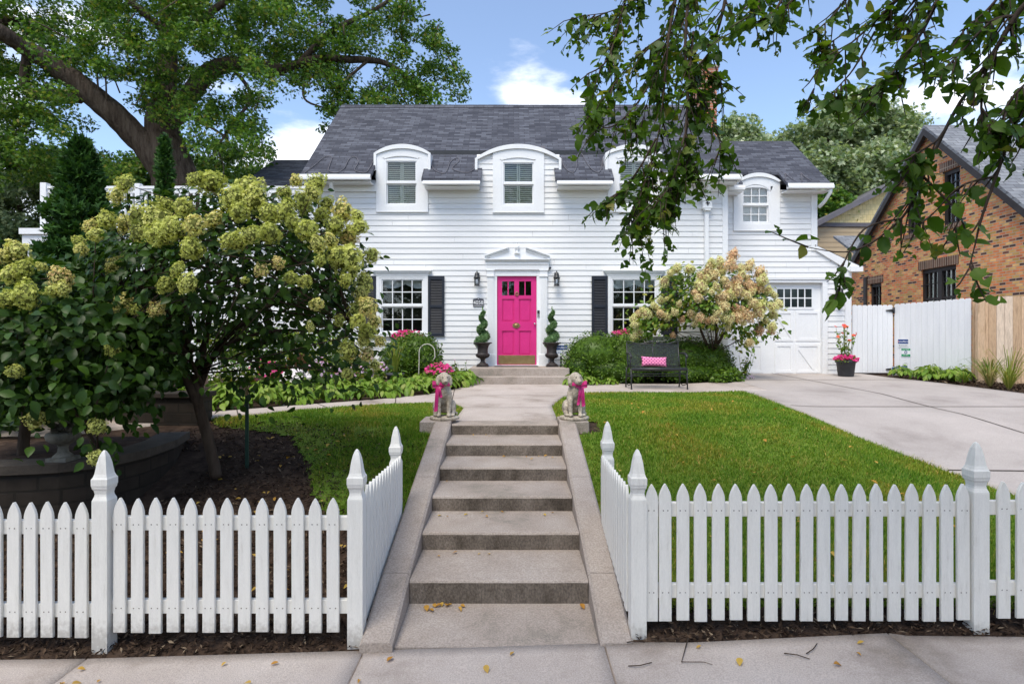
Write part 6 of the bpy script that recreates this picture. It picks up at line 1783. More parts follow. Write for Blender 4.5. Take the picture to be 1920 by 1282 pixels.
simple_tree('broadleaf_tree', 'dark bushy tree behind the deck railing, under the oak limbs', (FX(180, 25), 25, .9), [pb(150, 330, 80, 25, 50), pb(250, 340, 70, 25, 40), pb(60, 320, 70, 26, 50), pb(430, 330, 70, 26, 34), pb(-60, 320, 80, 26, 70), pb(350, 350, 70, 26, 26)], 260, 90, .22, OAKLEAF, (.4, .9), 34)
simple_tree('broadleaf_tree', 'low dark tree filling the gap behind the garage wing gable', (FX(1560, 21), 24, .9), [pb(1555, 395, 40, 23.6, 40), pb(1590, 420, 50, 23.8, 40)], 70, 90, .2, OAKLEAF, (.35, .6), 35)

# --- the wooded far side of the street, behind the photographer (it darkens the window glass)
rw_ = np.random.default_rng(17)
WC = np.stack([rw_.uniform(-34, 34, 420), rw_.uniform(-22, -17, 420), rw_.uniform(1.0, 10.5, 420)], 1); WC[:, 2] *= .75 + .25 * np.sin(WC[:, 0] * .5)
PW = cluster_cloud(WC, rw_.uniform(1.0, 1.9, len(WC)), 26, .7, rw_)
tag(leaves('far_trees', PW, rw_.uniform(.5, 1.0, len(PW)), FARLEAF, None, T_LOBED, rng=rw_), 'trees on the far side of the street', 'trees', kind='stuff')

# --- the street elm whose boughs hang into the picture (its trunk stands beside the photographer)
elm = thing('elm_tree', 'street elm with insect-eaten leaves hanging close in front of the house', 'tree', (3.6, .9, 0))
tb = MB(); limb_mb(tb, [(3.9, -.9, -.1), (3.85, -.85, 1.5), (3.7, -.7, 3.2), (3.4, -.4, 5.0), (3.0, .2, 6.4)], [.30, .25, .23, .20, .14], 12, 5, .02); tb.build('trunk', BARK, elm)
r3 = np.random.default_rng(5)
EL_P = []; EL_A = []; EL_S = []
def bough(pts, rads, twigs, leafsz, tw_len, droop=.5, lead=None, taper_leaf=1.0, dens=1.0, fan=1.0):
    """woody bough with side twigs; leaves stand alternately along the twigs"""
    b = MB(); line = limb_mb(b, pts, rads, 6, 6, .05)
    n = len(line)
    for k in range(twigs):
        u = r3.uniform(.12, 1.0) if k else 1.0
        i = min(int(u * (n - 1)), n - 2); p = line[i]; d = unit(line[i + 1] - line[i])
        sd = r3.normal(size=3) * np.array((1, .45, .7)) * fan; sd -= d * sd.dot(d)
        L = tw_len * r3.uniform(.45, 1.1)
        dirn = unit(d * .55 + unit(sd) * .65 + np.array((0, 0, -droop)))
        q1 = p + dirn * L * .5 + np.array((0, 0, -.02)); q2 = p + dirn * L * .9 + np.array((0, 0, -droop * L * .35))
        b.tube([p, q1, q2], [.0042, .003, .0014], 4)
        m_ = max(3, int(L / (leafsz * .46) * dens))
        for j in range(m_):
            t = (j + .6) / m_; c = (1 - t) ** 2 * p + 2 * t * (1 - t) * q1 + t * t * q2; tan = unit(q2 - p)
            side = np.cross(tan, np.array((0, -1, .3))); side = unit(side) * (1 if j % 2 else -1)
            EL_P.append(c); EL_A.append(tan * .55 + side * .8 + np.array((0, 0, -.55)) + r3.normal(0, .25, 3)); EL_S.append(leafsz * r3.uniform(.5, 1.2) * (1 - .3 * t * taper_leaf))
    b.build('bough', TWIG, elm)
def bq(*p): return px_pts(p)
# the dense hanging mass in front of the roof
LS = .100
for (pts, tw, ln) in [
    (bq((1330, -420, 4.0), (1290, -120, 3.9), (1255, 60, 3.8), (1240, 220, 3.75), (1215, 330, 3.7), (1180, 420, 3.7)), 26, .34),
    (bq((1330, -420, 4.0), (1230, -150, 4.1), (1170, 10, 4.1), (1140, 110, 4.0), (1100, 140, 4.0)), 18, .32),
    (bq((1330, -420, 4.0), (1300, -100, 3.7), (1285, 80, 3.6), (1290, 220, 3.6), (1270, 330, 3.55), (1235, 370, 3.5)), 26, .34),
    (bq((1240, 120, 3.8), (1190, 200, 3.8), (1140, 240, 3.8), (1100, 215, 3.8)), 12, .28),
    (bq((1260, 60, 3.8), (1200, 100, 3.9), (1150, 160, 3.9), (1125, 200, 3.9)), 12, .30),
    (bq((1290, 150, 3.6), (1320, 190, 3.6), (1345, 250, 3.55), (1352, 285, 3.5)), 8, .22),
    (bq((1280, 100, 3.7), (1320, 130, 3.7), (1355, 150, 3.7)), 9, .28),
    (bq((1230, 260, 3.7), (1190, 330, 3.7), (1160, 360, 3.7), (1140, 372, 3.7)), 10, .22),
    (bq((1270, -150, 4.0), (1210, -20, 4.1), (1150, 20, 4.2), (1090, 30, 4.2)), 14, .32),
    (bq((1290, -120, 3.8), (1270, 20, 3.9), (1230, 130, 4.0), (1200, 250, 4.0)), 18, .34),
    (bq((1300, 60, 3.6), (1285, 250, 3.5), (1290, 320, 3.5)), 14, .28), (bq((1215, 330, 3.7), (1190, 390, 3.65), (1195, 420, 3.65)), 8, .18), (bq((1270, 300, 3.6), (1255, 360, 3.6), (1240, 385, 3.6)), 8, .2)]:
    bough(pts, [.022, .014, .009, .006, .004, .003][:len(pts)] if len(pts) > 4 else [.008, .006, .004, .002][:len(pts)], int(tw * 2.1), LS * .97, ln, .75)
# the arm that sweeps to the upper right
for (pts, tw, ln) in [
    (bq((1330, -420, 4.0), (1420, -200, 3.7), (1440, -60, 3.5), (1420, 10, 3.4), (1380, 60, 3.3)), 16, .28), (bq((1420, -160, 3.6), (1480, -60, 3.4), (1460, 10, 3.3), (1430, 40, 3.3)), 12, .24),
    (bq((1380, -100, 3.6), (1360, 0, 3.5), (1345, 60, 3.5), (1330, 100, 3.5)), 10, .26), (bq((1500, -160, 3.4), (1520, -60, 3.2), (1500, -14, 3.2), (1475, 10, 3.2)), 8, .2)]:
    bough(pts, [.018, .012, .008, .005, .003][:len(pts)], int(tw * 1.6), .098, ln, .45)
# nearer, larger leaves at the right
RB = [
    (bq((2050, -420, 2.3), (1960, -60, 2.3), (1905, 30, 2.35), (1850, 120, 2.4), (1790, 210, 2.45), (1730, 330, 2.5), (1690, 410, 2.5), (1600, 470, 2.5), (1505, 462, 2.5)), [.03, .016, .010, .008, .007, .006, .005, .003, .0015], 30, .22),
    (bq((2100, -200, 2.2), (1960, 110, 2.3), (1905, 230, 2.35), (1868, 330, 2.35), (1840, 410, 2.35), (1828, 460, 2.35), (1815, 510, 2.35)), [.02, .010, .008, .006, .005, .003, .0015], 15, .15),
    (bq((1850, 120, 2.4), (1840, 190, 2.4), (1845, 260, 2.4)), [.006, .005, .002], 7, .16),
    (bq((2050, -420, 2.3), (1800, -150, 2.6), (1700, -20, 2.7), (1620, 60, 2.8), (1560, 110, 2.8)), [.03, .015, .009, .005, .002], 18, .22),
    (bq((1790, -80, 2.6), (1740, 40, 2.6), (1690, 120, 2.6), (1640, 200, 2.6)), [.012, .007, .005, .002], 13, .2),
    (bq((1700, -20, 2.7), (1660, 40, 2.8), (1590, 60, 2.9), (1545, 90, 2.9)), [.009, .006, .004, .002], 9, .18),
    (bq((1730, 330, 2.5), (1780, 380, 2.45), (1800, 400, 2.4), (1790, 430, 2.4)), [.006, .005, .003, .002], 8, .14),
    (bq((1868, 330, 2.35), (1800, 350, 2.4), (1750, 400, 2.45), (1720, 420, 2.45)), [.005, .004, .003, .002], 10, .15),
    (bq((1790, 210, 2.45), (1760, 260, 2.45), (1720, 290, 2.45), (1700, 330, 2.45)), [.006, .005, .003, .002], 10, .17),
    (bq((1905, 30, 2.35), (1860, 40, 2.4), (1810, 90, 2.4), (1770, 130, 2.4)), [.008, .006, .004, .002], 10, .18),
    (bq((1960, 110, 2.3), (1930, 180, 2.3), (1925, 260, 2.3)), [.008, .005, .002], 8, .17),
    (bq((1690, 410, 2.5), (1620, 430, 2.5), (1580, 500, 2.5), (1575, 545, 2.5)), [.005, .004, .003, .0015], 7, .11),
    (bq((1960, -120, 2.4), (1900, -40, 2.5), (1850, 20, 2.5), (1800, 60, 2.5)), [.010, .007, .005, .002], 14, .2), (bq((1900, -160, 2.6), (1760, -60, 2.7), (1720, 0, 2.7), (1700, 60, 2.7)), [.010, .007, .005, .002], 14, .2), (bq((1700, -120, 2.8), (1620, -50, 2.9), (1570, 20, 2.9), (1530, 60, 2.9)), [.010, .006, .004, .002], 13, .18), (bq((2000, 40, 2.3), (1960, 120, 2.3), (1900, 180, 2.3), (1880, 220, 2.3)), [.008, .006, .004, .002], 9, .16), (bq((1800, 80, 2.6), (1720, 120, 2.6), (1660, 150, 2.65), (1620, 170, 2.7)), [.008, .006, .004, .002], 11, .18),
    (bq((1545, 90, 2.9), (1530, 150, 2.85), (1525, 175, 2.85)), [.003, .002, .001], 4, .12), (bq((1905, 230, 2.35), (1880, 230, 2.35), (1850, 235, 2.35)), [.004, .003, .002], 5, .14),
    (bq((1640, 60, 2.8), (1600, 130, 2.75), (1560, 175, 2.75)), [.005, .004, .002], 7, .16)]
for (pts, rad, tw, ln) in RB:
    bough(pts, rad, int(tw * (1.5 if max(p[2] for p in pts[-3:]) > 2.62 else .72)), .086, ln, .45, dens=.95)
EL_P = np.array(EL_P); EL_A = np.array(EL_A); EL_S = np.array(EL_S)
CC = np.array((-1.2, -1.6, 8.0)) + ball_points(120, r3, .3) * np.array((5.8, 2.6, 1.5))       # the rest of the crown, over the sidewalk
for c_ in CC[::6]:
    b = MB(); limb_mb(b, [(3.0, .2, 6.4), (np.array((3.0, .2, 6.4)) + c_) / 2 + np.array((0, 0, .4)), c_], [.07, .045, .015], 6, 4, .05); b.build('limb', TWIG, elm)
P2 = cluster_cloud(CC, r3.uniform(.5, .9, len(CC)), 70, .6, r3)
leaves('crown', P2, r3.uniform(.09, .15, len(P2)), ELMLEAF, elm, T_SMALL, nrm=np.array((0, 0, .9)), nspread=.7, axis=np.array((0, 0, -.5)), rng=r3)
V0, T0 = T_OVAL
def eaten(tmpl, drop):   # a leaf with faces missing where insects have fed
    V, T = tmpl; return (V, np.array([t for i, t in enumerate(T) if i not in drop]))
def bitten(seed):
    """an elm leaf of its own width, fold and curl; most have bites taken out of the margin"""
    q = np.random.default_rng(300 + seed); n = 9; w = q.uniform(.29, .40); fold = q.uniform(.02, .22); curl = q.uniform(.05, .45); V = [(0, 0, 0)]; rows = []; T = []
    for k in range(1, n):
        t = k / n; h = w * (math.sin(math.pi * t ** .85) ** .8); z = -curl * t * t
        l_, r_ = [h * (q.uniform(.35, .7) if (q.random() < .20 and seed % 3) else q.uniform(.90, 1.06)) for _ in range(2)]
        V += [(t, 0, z), (t + q.uniform(-.02, .02), l_, z + fold * l_ * 2), (t + q.uniform(-.02, .02), -r_, z + fold * r_ * 2)]; rows.append(len(V) - 3)
    V.append((1, 0, -curl)); e = len(V) - 1
    T += [(0, rows[0], rows[0] + 1), (0, rows[0] + 2, rows[0])]
    for k, (a, b) in enumerate(zip(rows[:-1], rows[1:])):
        if not (seed % 3 == 1 and k == 3 + seed % 2): T += [(a, b, b + 1), (a, b + 1, a + 1)]
        if not (seed % 3 == 2 and k == 4 - seed % 2): T += [(a, a + 2, b + 2), (a, b + 2, b)]
    T += [(rows[-1], e, rows[-1] + 1), (rows[-1], rows[-1] + 2, e)]
    return np.array(V), np.array(T)
for sel, tm in ((r3.random(len(EL_P)), None),):
    groups = [((sel >= k / 9) & (sel < (k + 1) / 9), bitten(k)) for k in range(9)]
VV = [leaf_arrays(EL_P[g], EL_S[g], t, nrm=np.array((0, -.4, .6)), nspread=.7, axis=EL_A[g], aspread=.2, rng=r3) for g, t in groups]
V, T = merge_arrays(VV)
link('foliage', np_mesh('foliage', V, T), ELMLEAF, elm)

# ------------------------------------------------------------------ hydrangea trees
def bloom_mesh(name, seed, cone=1.15, n=330, fl=.33, material=None):
    """flower head of unit radius made of four-petalled florets"""
    r_ = np.random.default_rng(seed)
    d = ball_points(n, r_, .78); d[:, 2] *= cone; d *= 1 + .16 * np.sin(d[:, [1, 2, 0]] * 5.5 + seed) + .08 * np.sin(d[:, [2, 0, 1]] * 11 + seed)
    k = np.clip(1 - np.clip(d[:, 2], 0, None) * .28, .6, 1)[:, None]; d[:, :2] *= k
    nrm = unit(d * np.array((1, 1, .8)))
    V = []; T = []
    quad = np.array([(0, 0, .0), (.5, .32, .08), (1, 0, .02), (.5, -.32, .08)])
    base = 0
    for (p, nn_) in zip(d, nrm):
        nn_ = unit(nn_ + r_.normal(0, .42, 3)); a = np.cross(nn_, r_.normal(size=3)); a = unit(a); b_ = np.cross(nn_, a); s = fl * r_.uniform(.55, .85)
        vs = []
        for q in range(4):
            an = q * math.pi / 2; ca, sa = math.cos(an), math.sin(an)
            e1, e2 = a * ca + b_ * sa, -a * sa + b_ * ca
            for v in quad[1:]: vs.append(p + s * .62 * (v[0] * e1 + v[1] * e2 + v[2] * nn_))
        vs.append(p - nn_ * .02); V += vs
        for q in range(4): T += [(base + 12, base + q * 3, base + q * 3 + 1), (base + 12, base + q * 3 + 1, base + q * 3 + 2)]
        base += 13
    cb = MB(); cb.ball((0, 0, -.02), (.66, .66, .66 * cone), 10, 7, False)
    for f_ in cb.f:
        for q in range(1, len(f_) - 1): T.append((base + f_[0], base + f_[q], base + f_[q + 1]))
    V += [np.array(v) for v in cb.v]; nt = n * 8
    me = np_mesh(name, np.array(V), np.array(T)); me['petal_faces'] = nt
    return me
def bloom_set(prefix, material, seeds, core):
    out = []
    for s in seeds:
        me = bloom_mesh('flower_head', s, cone=1.0 + .12 * (s % 4)); me.materials.append(material); me.materials.append(core)
        k = np.zeros(len(me.polygons), np.int32); k[me['petal_faces']:] = 1; me.polygons.foreach_set('material_index', k); out.append(me)
    return out
LIME = bloom_set('lime', LIMEBLOOM, (1, 2, 3, 4), BLOOMCORE); PEACH = bloom_set('peach', PINKBLOOM, (5, 6, 7, 8), PEACHCORE)
def add_bloom(parent, meshes, p, r, rng):
    o = bpy.data.objects.new('flower_head', meshes[rng.integers(len(meshes))]); COL.objects.link(o)
    o.parent = parent; o.location = Vector(p) - ORG[parent.name]
    o.rotation_euler = (rng.uniform(-.9, .6), rng.uniform(-.7, .7), rng.uniform(0, 6.28))
    s = rng.uniform(.88, 1.12); o.scale = (r * s * rng.uniform(.9, 1.12), r * s * rng.uniform(.9, 1.05), r * s * rng.uniform(.78, 1.15))
    return o
def hydrangea(label, base, center, rad, trunk, blooms, meshes, bD, nleaf, lsize, lmat, seed, group, bottom=None, density=None, leaf_bias=-.1, extra=None, bscale=1.0, clear=None):
    """center/rad: crown ellipsoid in metres; blooms: (px, py, rpx) on its near side"""
    r_ = np.random.default_rng(seed)
    t = thing('hydrangea_tree', label, 'hydrangea', base, group)
    b = MB()
    for pts, rr in trunk: limb_mb(b, pts, rr, 8, 5, .04)
    b.build('trunk', TWIG, t)
    C = np.array(center); Rd = np.array(rad)
    bl = []
    for bb in blooms:
        px, py, rp = bb[:3]
        u, w = (FX(px, C[1]) - C[0]) / Rd[0], (FZ(py, C[1]) - C[2]) / Rd[2]
        q = 1 - u * u - w * w
        D = C[1] - Rd[1] * math.sqrt(max(q, 0)) * r_.uniform(.88, 1.12) + (-r_.uniform(.30, .70) * Rd[1] if q < .05 else 0)
        if len(bb) > 3: D = bb[3]
        p = P3(px, py, D); bl.append(p)
        add_bloom(t, meshes, p, rp * D / F * 1.02 * bscale, r_)
    bl = np.array(bl)
    # leaves: a shell under the blooms, a looser inside, and sprays at every bloom
    d = ball_points(nleaf, r_, .55) * Rd * .94
    z = d[:, 2] / Rd[2]
    keep = z > (-.55 if bottom is None else bottom) + r_.normal(0, .12, nleaf)
    if density is not None: keep &= r_.random(nleaf) < density(C + d)
    P_ = C + d[keep]
    sp = (bl[:, None, :] + np.clip(r_.normal(0, 1, (len(bl), 7, 3)), -1.1, 1.1) * np.array((.10, .10, .07)) * (Rd.mean() / 1.2) + np.array((0, .05, -.09)) * (Rd.mean() / 1.2)).reshape(-1, 3)
    P_ = np.concatenate([P_, sp])
    if extra is not None: P_ = np.concatenate([P_, extra])
    for (px, py, rp), q_ in zip([b_[:3] for b_ in blooms], bl):     # no leaf grows through or right in front of a flower head
        ax = (P_[:, 0] / P_[:, 1] * F + 963 - px) ** 2 + (636 - (P_[:, 2] - CAMZ) / P_[:, 1] * F - py) ** 2
        P_ = P_[~((ax < (rp * 1.25) ** 2) & (P_[:, 1] < q_[1] + .06))]
    if clear is not None:
        qx, qy = P_[:, 0] / P_[:, 1] * F + 963, 636 - (P_[:, 2] - CAMZ) / P_[:, 1] * F
        P_ = P_[~((qx > clear[0]) & (qx < clear[1]) & (qy > clear[2]) & (qy < clear[3]))]
    out = unit((P_ - C) / Rd)
    leaves('foliage', P_, r_.uniform(lsize * .65, lsize * 1.2, len(P_)), lmat, t, leaf_template(.31, .14, .28), nrm=np.array((0, -.15, .7)) + out * .4, nspread=.5, axis=out * .8 + np.array((0, 0, leaf_bias)), aspread=.5, rng=r_)
    tw = MB()
    for k in range(len(bl)):
        q = bl[k]; i0 = trunk[r_.integers(len(trunk))][0][-1]; m_ = (np.array(i0) * .5 + q * .5) + r_.normal(0, .06, 3); tw.tube([i0, m_, q], [.009, .006, .003], 4)
    tw.build('twig', TWIG, t)['kind'] = 'stuff'
    return t
BL = [(235, 345, 16), (220, 367, 13), (395, 343, 27), (367, 335, 15), (437, 372, 22), (462, 350, 20), (478, 370, 22), (555, 338, 11), (592, 345, 18), (533, 362, 14), (568, 378, 20), (585, 362, 15), (345, 387, 19), (310, 384, 15), (295, 412, 26), (258, 408, 22), (300, 438, 26), (365, 422, 21), (360, 465, 25), (325, 428, 20),
      (200, 412, 18), (232, 420, 18), (402, 412, 18), (450, 398, 20), (428, 452, 15), (505, 400, 17), (535, 395, 19), (612, 382, 15), (643, 395, 23), (668, 405, 14), (602, 402, 14), (630, 422, 17), (507, 437, 22), (470, 440, 17), (446, 452, 14), (578, 432, 23), (550, 418, 16), (595, 457, 14), (620, 452, 14), (655, 440, 23), (672, 425, 18), (697, 478, 14), (652, 486, 28), (632, 478, 18), (600, 488, 11),
      (522, 493, 12), (490, 505, 13), (333, 505, 14), (312, 533, 15), (352, 530, 15), (545, 520, 14), (572, 527, 14), (647, 525, 15), (682, 532, 18), (662, 512, 12), (675, 552, 14), (594, 570, 14), (690, 575, 17), (668, 580, 17), (636, 600, 13), (672, 602, 16), (702, 602, 14), (690, 622, 17), (652, 656, 16), (680, 640, 12), (712, 640, 12), (688, 664, 13), (703, 684, 12), (233, 572, 18), (256, 580, 13), (295, 578, 16),
      (180, 440, 14), (152, 468, 15), (148, 452, 12), (170, 425, 13), (262, 436, 17), (215, 495, 14), (582, 612, 8), (460, 525, 8), (652, 700, 12)]
t0 = P3(405, 893, 5.62); fk = P3(374, 765, 5.5)
trk = [([t0, P3(392, 830, 5.55), fk, P3(366, 700, 5.5)], [.058, .050, .046, .042]),
       ([fk, P3(345, 690, 5.4), P3(355, 600, 5.4), P3(320, 520, 5.4), P3(250, 450, 5.4)], [.040, .034, .026, .018, .008]),
       ([P3(366, 700, 5.5), P3(385, 640, 5.5), P3(400, 560, 5.4), P3(435, 480, 5.4), P3(450, 420, 5.4)], [.038, .030, .022, .015, .007]),
       ([P3(370, 735, 5.5), P3(410, 650, 5.6), P3(480, 590, 5.6), P3(560, 540, 5.6), P3(620, 480, 5.6)], [.032, .026, .020, .014, .006]),
       ([P3(380, 690, 5.5), P3(440, 640, 5.3), P3(520, 620, 5.2), P3(610, 620, 5.2), P3(660, 600, 5.2)], [.022, .018, .014, .010, .005]),
       ([P3(360, 660, 5.4), P3(330, 600, 5.2), P3(280, 560, 5.1), P3(220, 540, 5.1)], [.022, .017, .012, .006]),
       ([P3(372, 640, 5.5), P3(390, 540, 5.8), P3(380, 450, 5.9), P3(360, 390, 5.9)], [.022, .018, .012, .005]),
       ([P3(378, 720, 5.5), P3(340, 650, 5.2), P3(270, 640, 5.0), P3(190, 650, 5.0)], [.02, .014, .010, .004])]
HC = (FX(440, 5.55), 5.55, FZ(520, 5.55)); HR = (1.33, 1.15, .92)
r9 = np.random.default_rng(91)
drop_sp = np.concatenate([P3(px, py, D) + r9.normal(0, 1, (n, 3)) * np.array((sx, .25, sz)) for (px, py, D, n, sx, sz) in ((640, 640, 5.2, 260, .22, .22), (480, 690, 5.4, 150, .14, .18), (600, 700, 5.3, 60, .10, .12), (520, 650, 5.3, 220, .25, .12), (300, 600, 5.2, 420, .36, .18), (545, 745, 5.4, 26, .05, .14), (450, 720, 5.4, 30, .08, .14), (250, 660, 5.1, 300, .3, .16))])
hydrangea('big lime flowered hydrangea tree, its crown covering the left side of the house', (t0[0], t0[1], t0[2]), HC, HR, trk, BL, LIME, 5.5, 8200, .078, HYDLEAF, 41, 'hydrangea trees', bottom=-.42, extra=drop_sp)
BL2 = [(67, 785, 16, 4.62), (181, 799, 17, 4.60), (183, 857, 16, 4.55), (28, 695, 16, 4.5), (210, 655, 12, 4.6), (45, 505, 20), (20, 515, 20), (50, 553, 25), (115, 522, 22), (118, 541, 14), (10, 480, 16), (33, 470, 18), (78, 500, 10), (12, 560, 18), (-30, 520, 22), (100, 545, 12)]
c2 = (FX(60, 5.1), 5.35, FZ(640, 5.1)); 
trk2 = [([P3(40, 880, 5.4), P3(50, 780, 5.4), P3(60, 700, 5.4), P3(40, 600, 5.4)], [.05, .045, .035, .015]), ([P3(50, 760, 5.4), P3(110, 690, 5.3), P3(160, 640, 5.2)], [.03, .02, .01]), ([P3(60, 720, 5.4), P3(-20, 640, 5.4), P3(-80, 580, 5.4)], [.03, .02, .01]), ([P3(55, 700, 5.3), P3(120, 760, 5.0), P3(175, 800, 4.8), P3(183, 840, 4.7)], [.02, .014, .008, .004])]
ex2 = np.concatenate([P3(px, py, D) + r9.normal(0, 1, (n, 3)) * np.array((sx, .22, sz)) for (px, py, D, n, sx, sz) in ((110, 600, 4.7, 420, .36, .12), (200, 640, 4.8, 360, .28, .16), (90, 720, 4.7, 300, .32, .12), (170, 750, 4.7, 160, .18, .12), (230, 740, 4.9, 130, .12, .12), (170, 830, 4.65, 36, .10, .06), (40, 760, 4.8, 60, .12, .06), (250, 700, 4.9, 120, .16, .10))])
hydrangea('dark leafy hydrangea with few flowers, over the block wall at the left edge', tuple(P3(40, 880, 5.4)), c2, (1.05, .95, .80), trk2, BL2, LIME, 5.0, 4600, .098, HYDLEAF, 42, 'hydrangea trees', bottom=-.6, extra=ex2, clear=(82, 148, 792, 872))
BL3 = [(1374, 479, 10), (1269, 504, 10), (1258, 512, 9), (1293, 505, 10), (1246, 528, 10), (1334, 495, 9), (1350, 490, 9), (1370, 497, 11), (1350, 503, 8), (1388, 503, 9), (1405, 498, 9), (1425, 512, 11), (1328, 512, 10), (1340, 517, 9), (1355, 511, 8), (1389, 516, 8), (1400, 520, 6), (1430, 525, 9), (1313, 518, 8), (1325, 523, 8), (1358, 525, 8), (1382, 528, 10), (1405, 536, 10),
       (1426, 538, 9), (1441, 545, 8), (1451, 553, 6), (1314, 538, 12), (1343, 537, 8), (1365, 536, 9), (1383, 545, 11), (1303, 549, 7), (1309, 559, 8), (1334, 548, 6), (1355, 556, 11), (1368, 553, 9), (1400, 553, 8), (1410, 548, 7), (1411, 568, 10), (1358, 575, 9), (1380, 578, 8), (1346, 585, 9), (1425, 578, 11), (1422, 585, 10), (1459, 569, 8), (1449, 575, 8), (1400, 590, 10), (1450, 590, 8), (1436, 600, 7),
       (1360, 595, 9), (1370, 597, 9), (1383, 594, 9), (1341, 597, 8), (1313, 595, 8), (1306, 603, 8), (1328, 601, 7), (1295, 588, 7), (1279, 599, 6), (1274, 569, 6), (1239, 563, 7), (1250, 560, 5), (1231, 578, 8), (1238, 588, 7), (1250, 594, 9), (1265, 585, 7), (1205, 580, 6), (1200, 588, 7), (1212, 588, 7), (1188, 598, 8), (1190, 608, 8), (1200, 622, 7), (1189, 629, 7), (1262, 628, 6), (1394, 606, 6), (1423, 618, 9), (1448, 612, 8), (1446, 620, 7), (1365, 615, 6), (1406, 642, 8), (1218, 590, 7), (1225, 572, 6)]
RD = 12.55
f3 = P3(1337, 664, RD)
trk3 = [([P3(1340, 724, RD), P3(1338, 690, RD), f3], [.06, .05, .048]), ([f3, P3(1322, 638, RD), P3(1312, 612, RD), P3(1300, 570, RD)], [.034, .030, .025, .012]), ([f3, P3(1343, 630, RD), P3(1343, 590, RD), P3(1350, 530, RD)], [.034, .030, .024, .012]),
        ([P3(1340, 650, RD), P3(1355, 630, RD), P3(1385, 590, RD), P3(1420, 550, RD)], [.03, .026, .02, .01]), ([P3(1312, 612, RD), P3(1280, 580, RD), P3(1230, 590, RD), P3(1200, 610, RD)], [.02, .016, .012, .006])]
C3 = (FX(1342, RD), RD, FZ(570, RD))
ex3 = np.concatenate([P3(px, py, D) + r9.normal(0, 1, (n, 3)) * np.array((sx, .2, sz)) for (px, py, D, n, sx, sz) in ((1275, 560, 12.3, 330, .30, .22), (1215, 610, 12.3, 260, .22, .16), (1240, 590, 12.3, 200, .25, .12), (1400, 620, 12.3, 130, .2, .12), (1395, 645, 12.3, 40, .08, .1), (1340, 575, 12.1, 240, .3, .12), (1440, 600, 12.4, 100, .12, .2), (1280, 520, 12.3, 150, .2, .14))])
hydrangea('cream and pink flowered hydrangea tree in front of the garage wing', tuple(P3(1340, 724, RD)), C3, (1.25, .75, .88), trk3, BL3, PEACH, RD, 1500, .11, HYDLEAF2, 43, 'hydrangea trees', bottom=-.45, extra=ex3, bscale=1.14)

# ------------------------------------------------------------------ evergreens and clipped shrubs
def arborvitae(label, px, D, top_py, half_w, seed, n=9000, base_z=.85):
    r_ = np.random.default_rng(seed); x = FX(px, D); zt_ = FZ(top_py, D)
    t = thing('arborvitae', label, 'evergreen', (x, D, base_z), 'arborvitae in front of the roof deck')
    MB().tube([(x, D, base_z), (x, D, zt_ - .25)], [.06, .012], 8).build('trunk', TWIG, t)
    u = r_.random(n) ** 1.0; h_ = base_z + u * (zt_ - base_z)
    rad_ = half_w * np.clip((1 - u) * 1.35, 0, 1) ** .75 * (1 + .16 * np.sin(u * 37 + r_.normal(0, .3, n)) + .1 * np.sin(u * 90))
    a = r_.random(n) * 2 * np.pi; k = np.sqrt(r_.uniform(.35, 1, n)) * (1 + .10 * np.sin(a * 5 + u * 20))
    P_ = np.stack([x + rad_ * k * np.cos(a), D + rad_ * k * np.sin(a), h_], 1)
    ax = np.stack([np.cos(a), np.sin(a), np.full(n, .75)], 1)
    leaves('foliage', P_, r_.uniform(.09, .20, n) * (.6 + half_w * .7), CEDARLEAF, t, (T_LOBED[0] * np.array((1, .8, 1)), T_LOBED[1]), axis=ax * 1.4, aspread=.45, nspread=1, rng=r_)
    leaves('leader', np.array([(x + r_.normal(0, .02), D, zt_ - .25 + .03 * k_) for k_ in range(12)]), .10, CEDARLEAF, t, T_LOBED, axis=np.array((0, 0, 3.)), aspread=.7, rng=r_)
arborvitae('broad dark arborvitae covering the left corner of the deck railing', 152, 9.6, 268, .74, 51, 13000)
arborvitae('slender arborvitae spire in front of the oak trunk', 309, 10.2, 260, .26, 52, 5000)

def shrub(name, label, cat, blobs, n, lsize, material, seed, tmpl=T_SMALL, shell=.82, group=None, base=None, up=.6, axis=(0, 0, .5)):
    r_ = np.random.default_rng(seed)
    c0 = np.mean([np.array(b_[0]) for b_ in blobs], 0); bz = G(c0[0], c0[1])
    t = thing(name, label, cat, (c0[0], c0[1], bz), group)
    vol = np.array([(rr[0] * rr[2]) for c, rr in blobs]); pick = r_.choice(len(blobs), n, p=vol / vol.sum())
    d = ball_points(n, r_, shell)
    d *= (1 + .07 * np.sin(d[:, [1]] * 9 + pick[:, None]) + .05 * np.sin(d[:, [0]] * 17) + .05 * np.sin(d[:, [2]] * 23))
    P_ = np.array([b_[0] for b_ in blobs])[pick] + d * np.array([b_[1] for b_ in blobs])[pick]
    ok = P_[:, 2] > bz
    P_ = P_[ok]; d = d[ok]
    leaves('foliage', P_, r_.uniform(lsize * .65, lsize * 1.3, len(P_)), material, t, tmpl, nrm=d * .7 + np.array((0, -.1, up)), nspread=.6, axis=d + np.array(axis), aspread=.6, rng=r_)
    if shell > .7:
        cr = MB()
        for (c, rr) in blobs: cr.ball(c, (rr[0] * .86, rr[1] * .86, rr[2] * .86), 16, 10)
        cr.build('inner_growth', material, t)
    st = MB()
    for (c, rr) in blobs:
        for k in range(5): st.tube([(c[0] + r_.normal(0, .05), c[1] + r_.normal(0, .05), bz - .05), tuple(np.array(c) + r_.normal(0, .25, 3) * np.array(rr))], [.014, .006], 5)
    st.build('stem', TWIG, t)
    return t
def bl(px, py, wpx, hpx, D, dep=None):
    r_ = wpx * D / F; return (tuple(P3(px, py, D)), (r_, dep or r_ * .8, hpx * D / F))
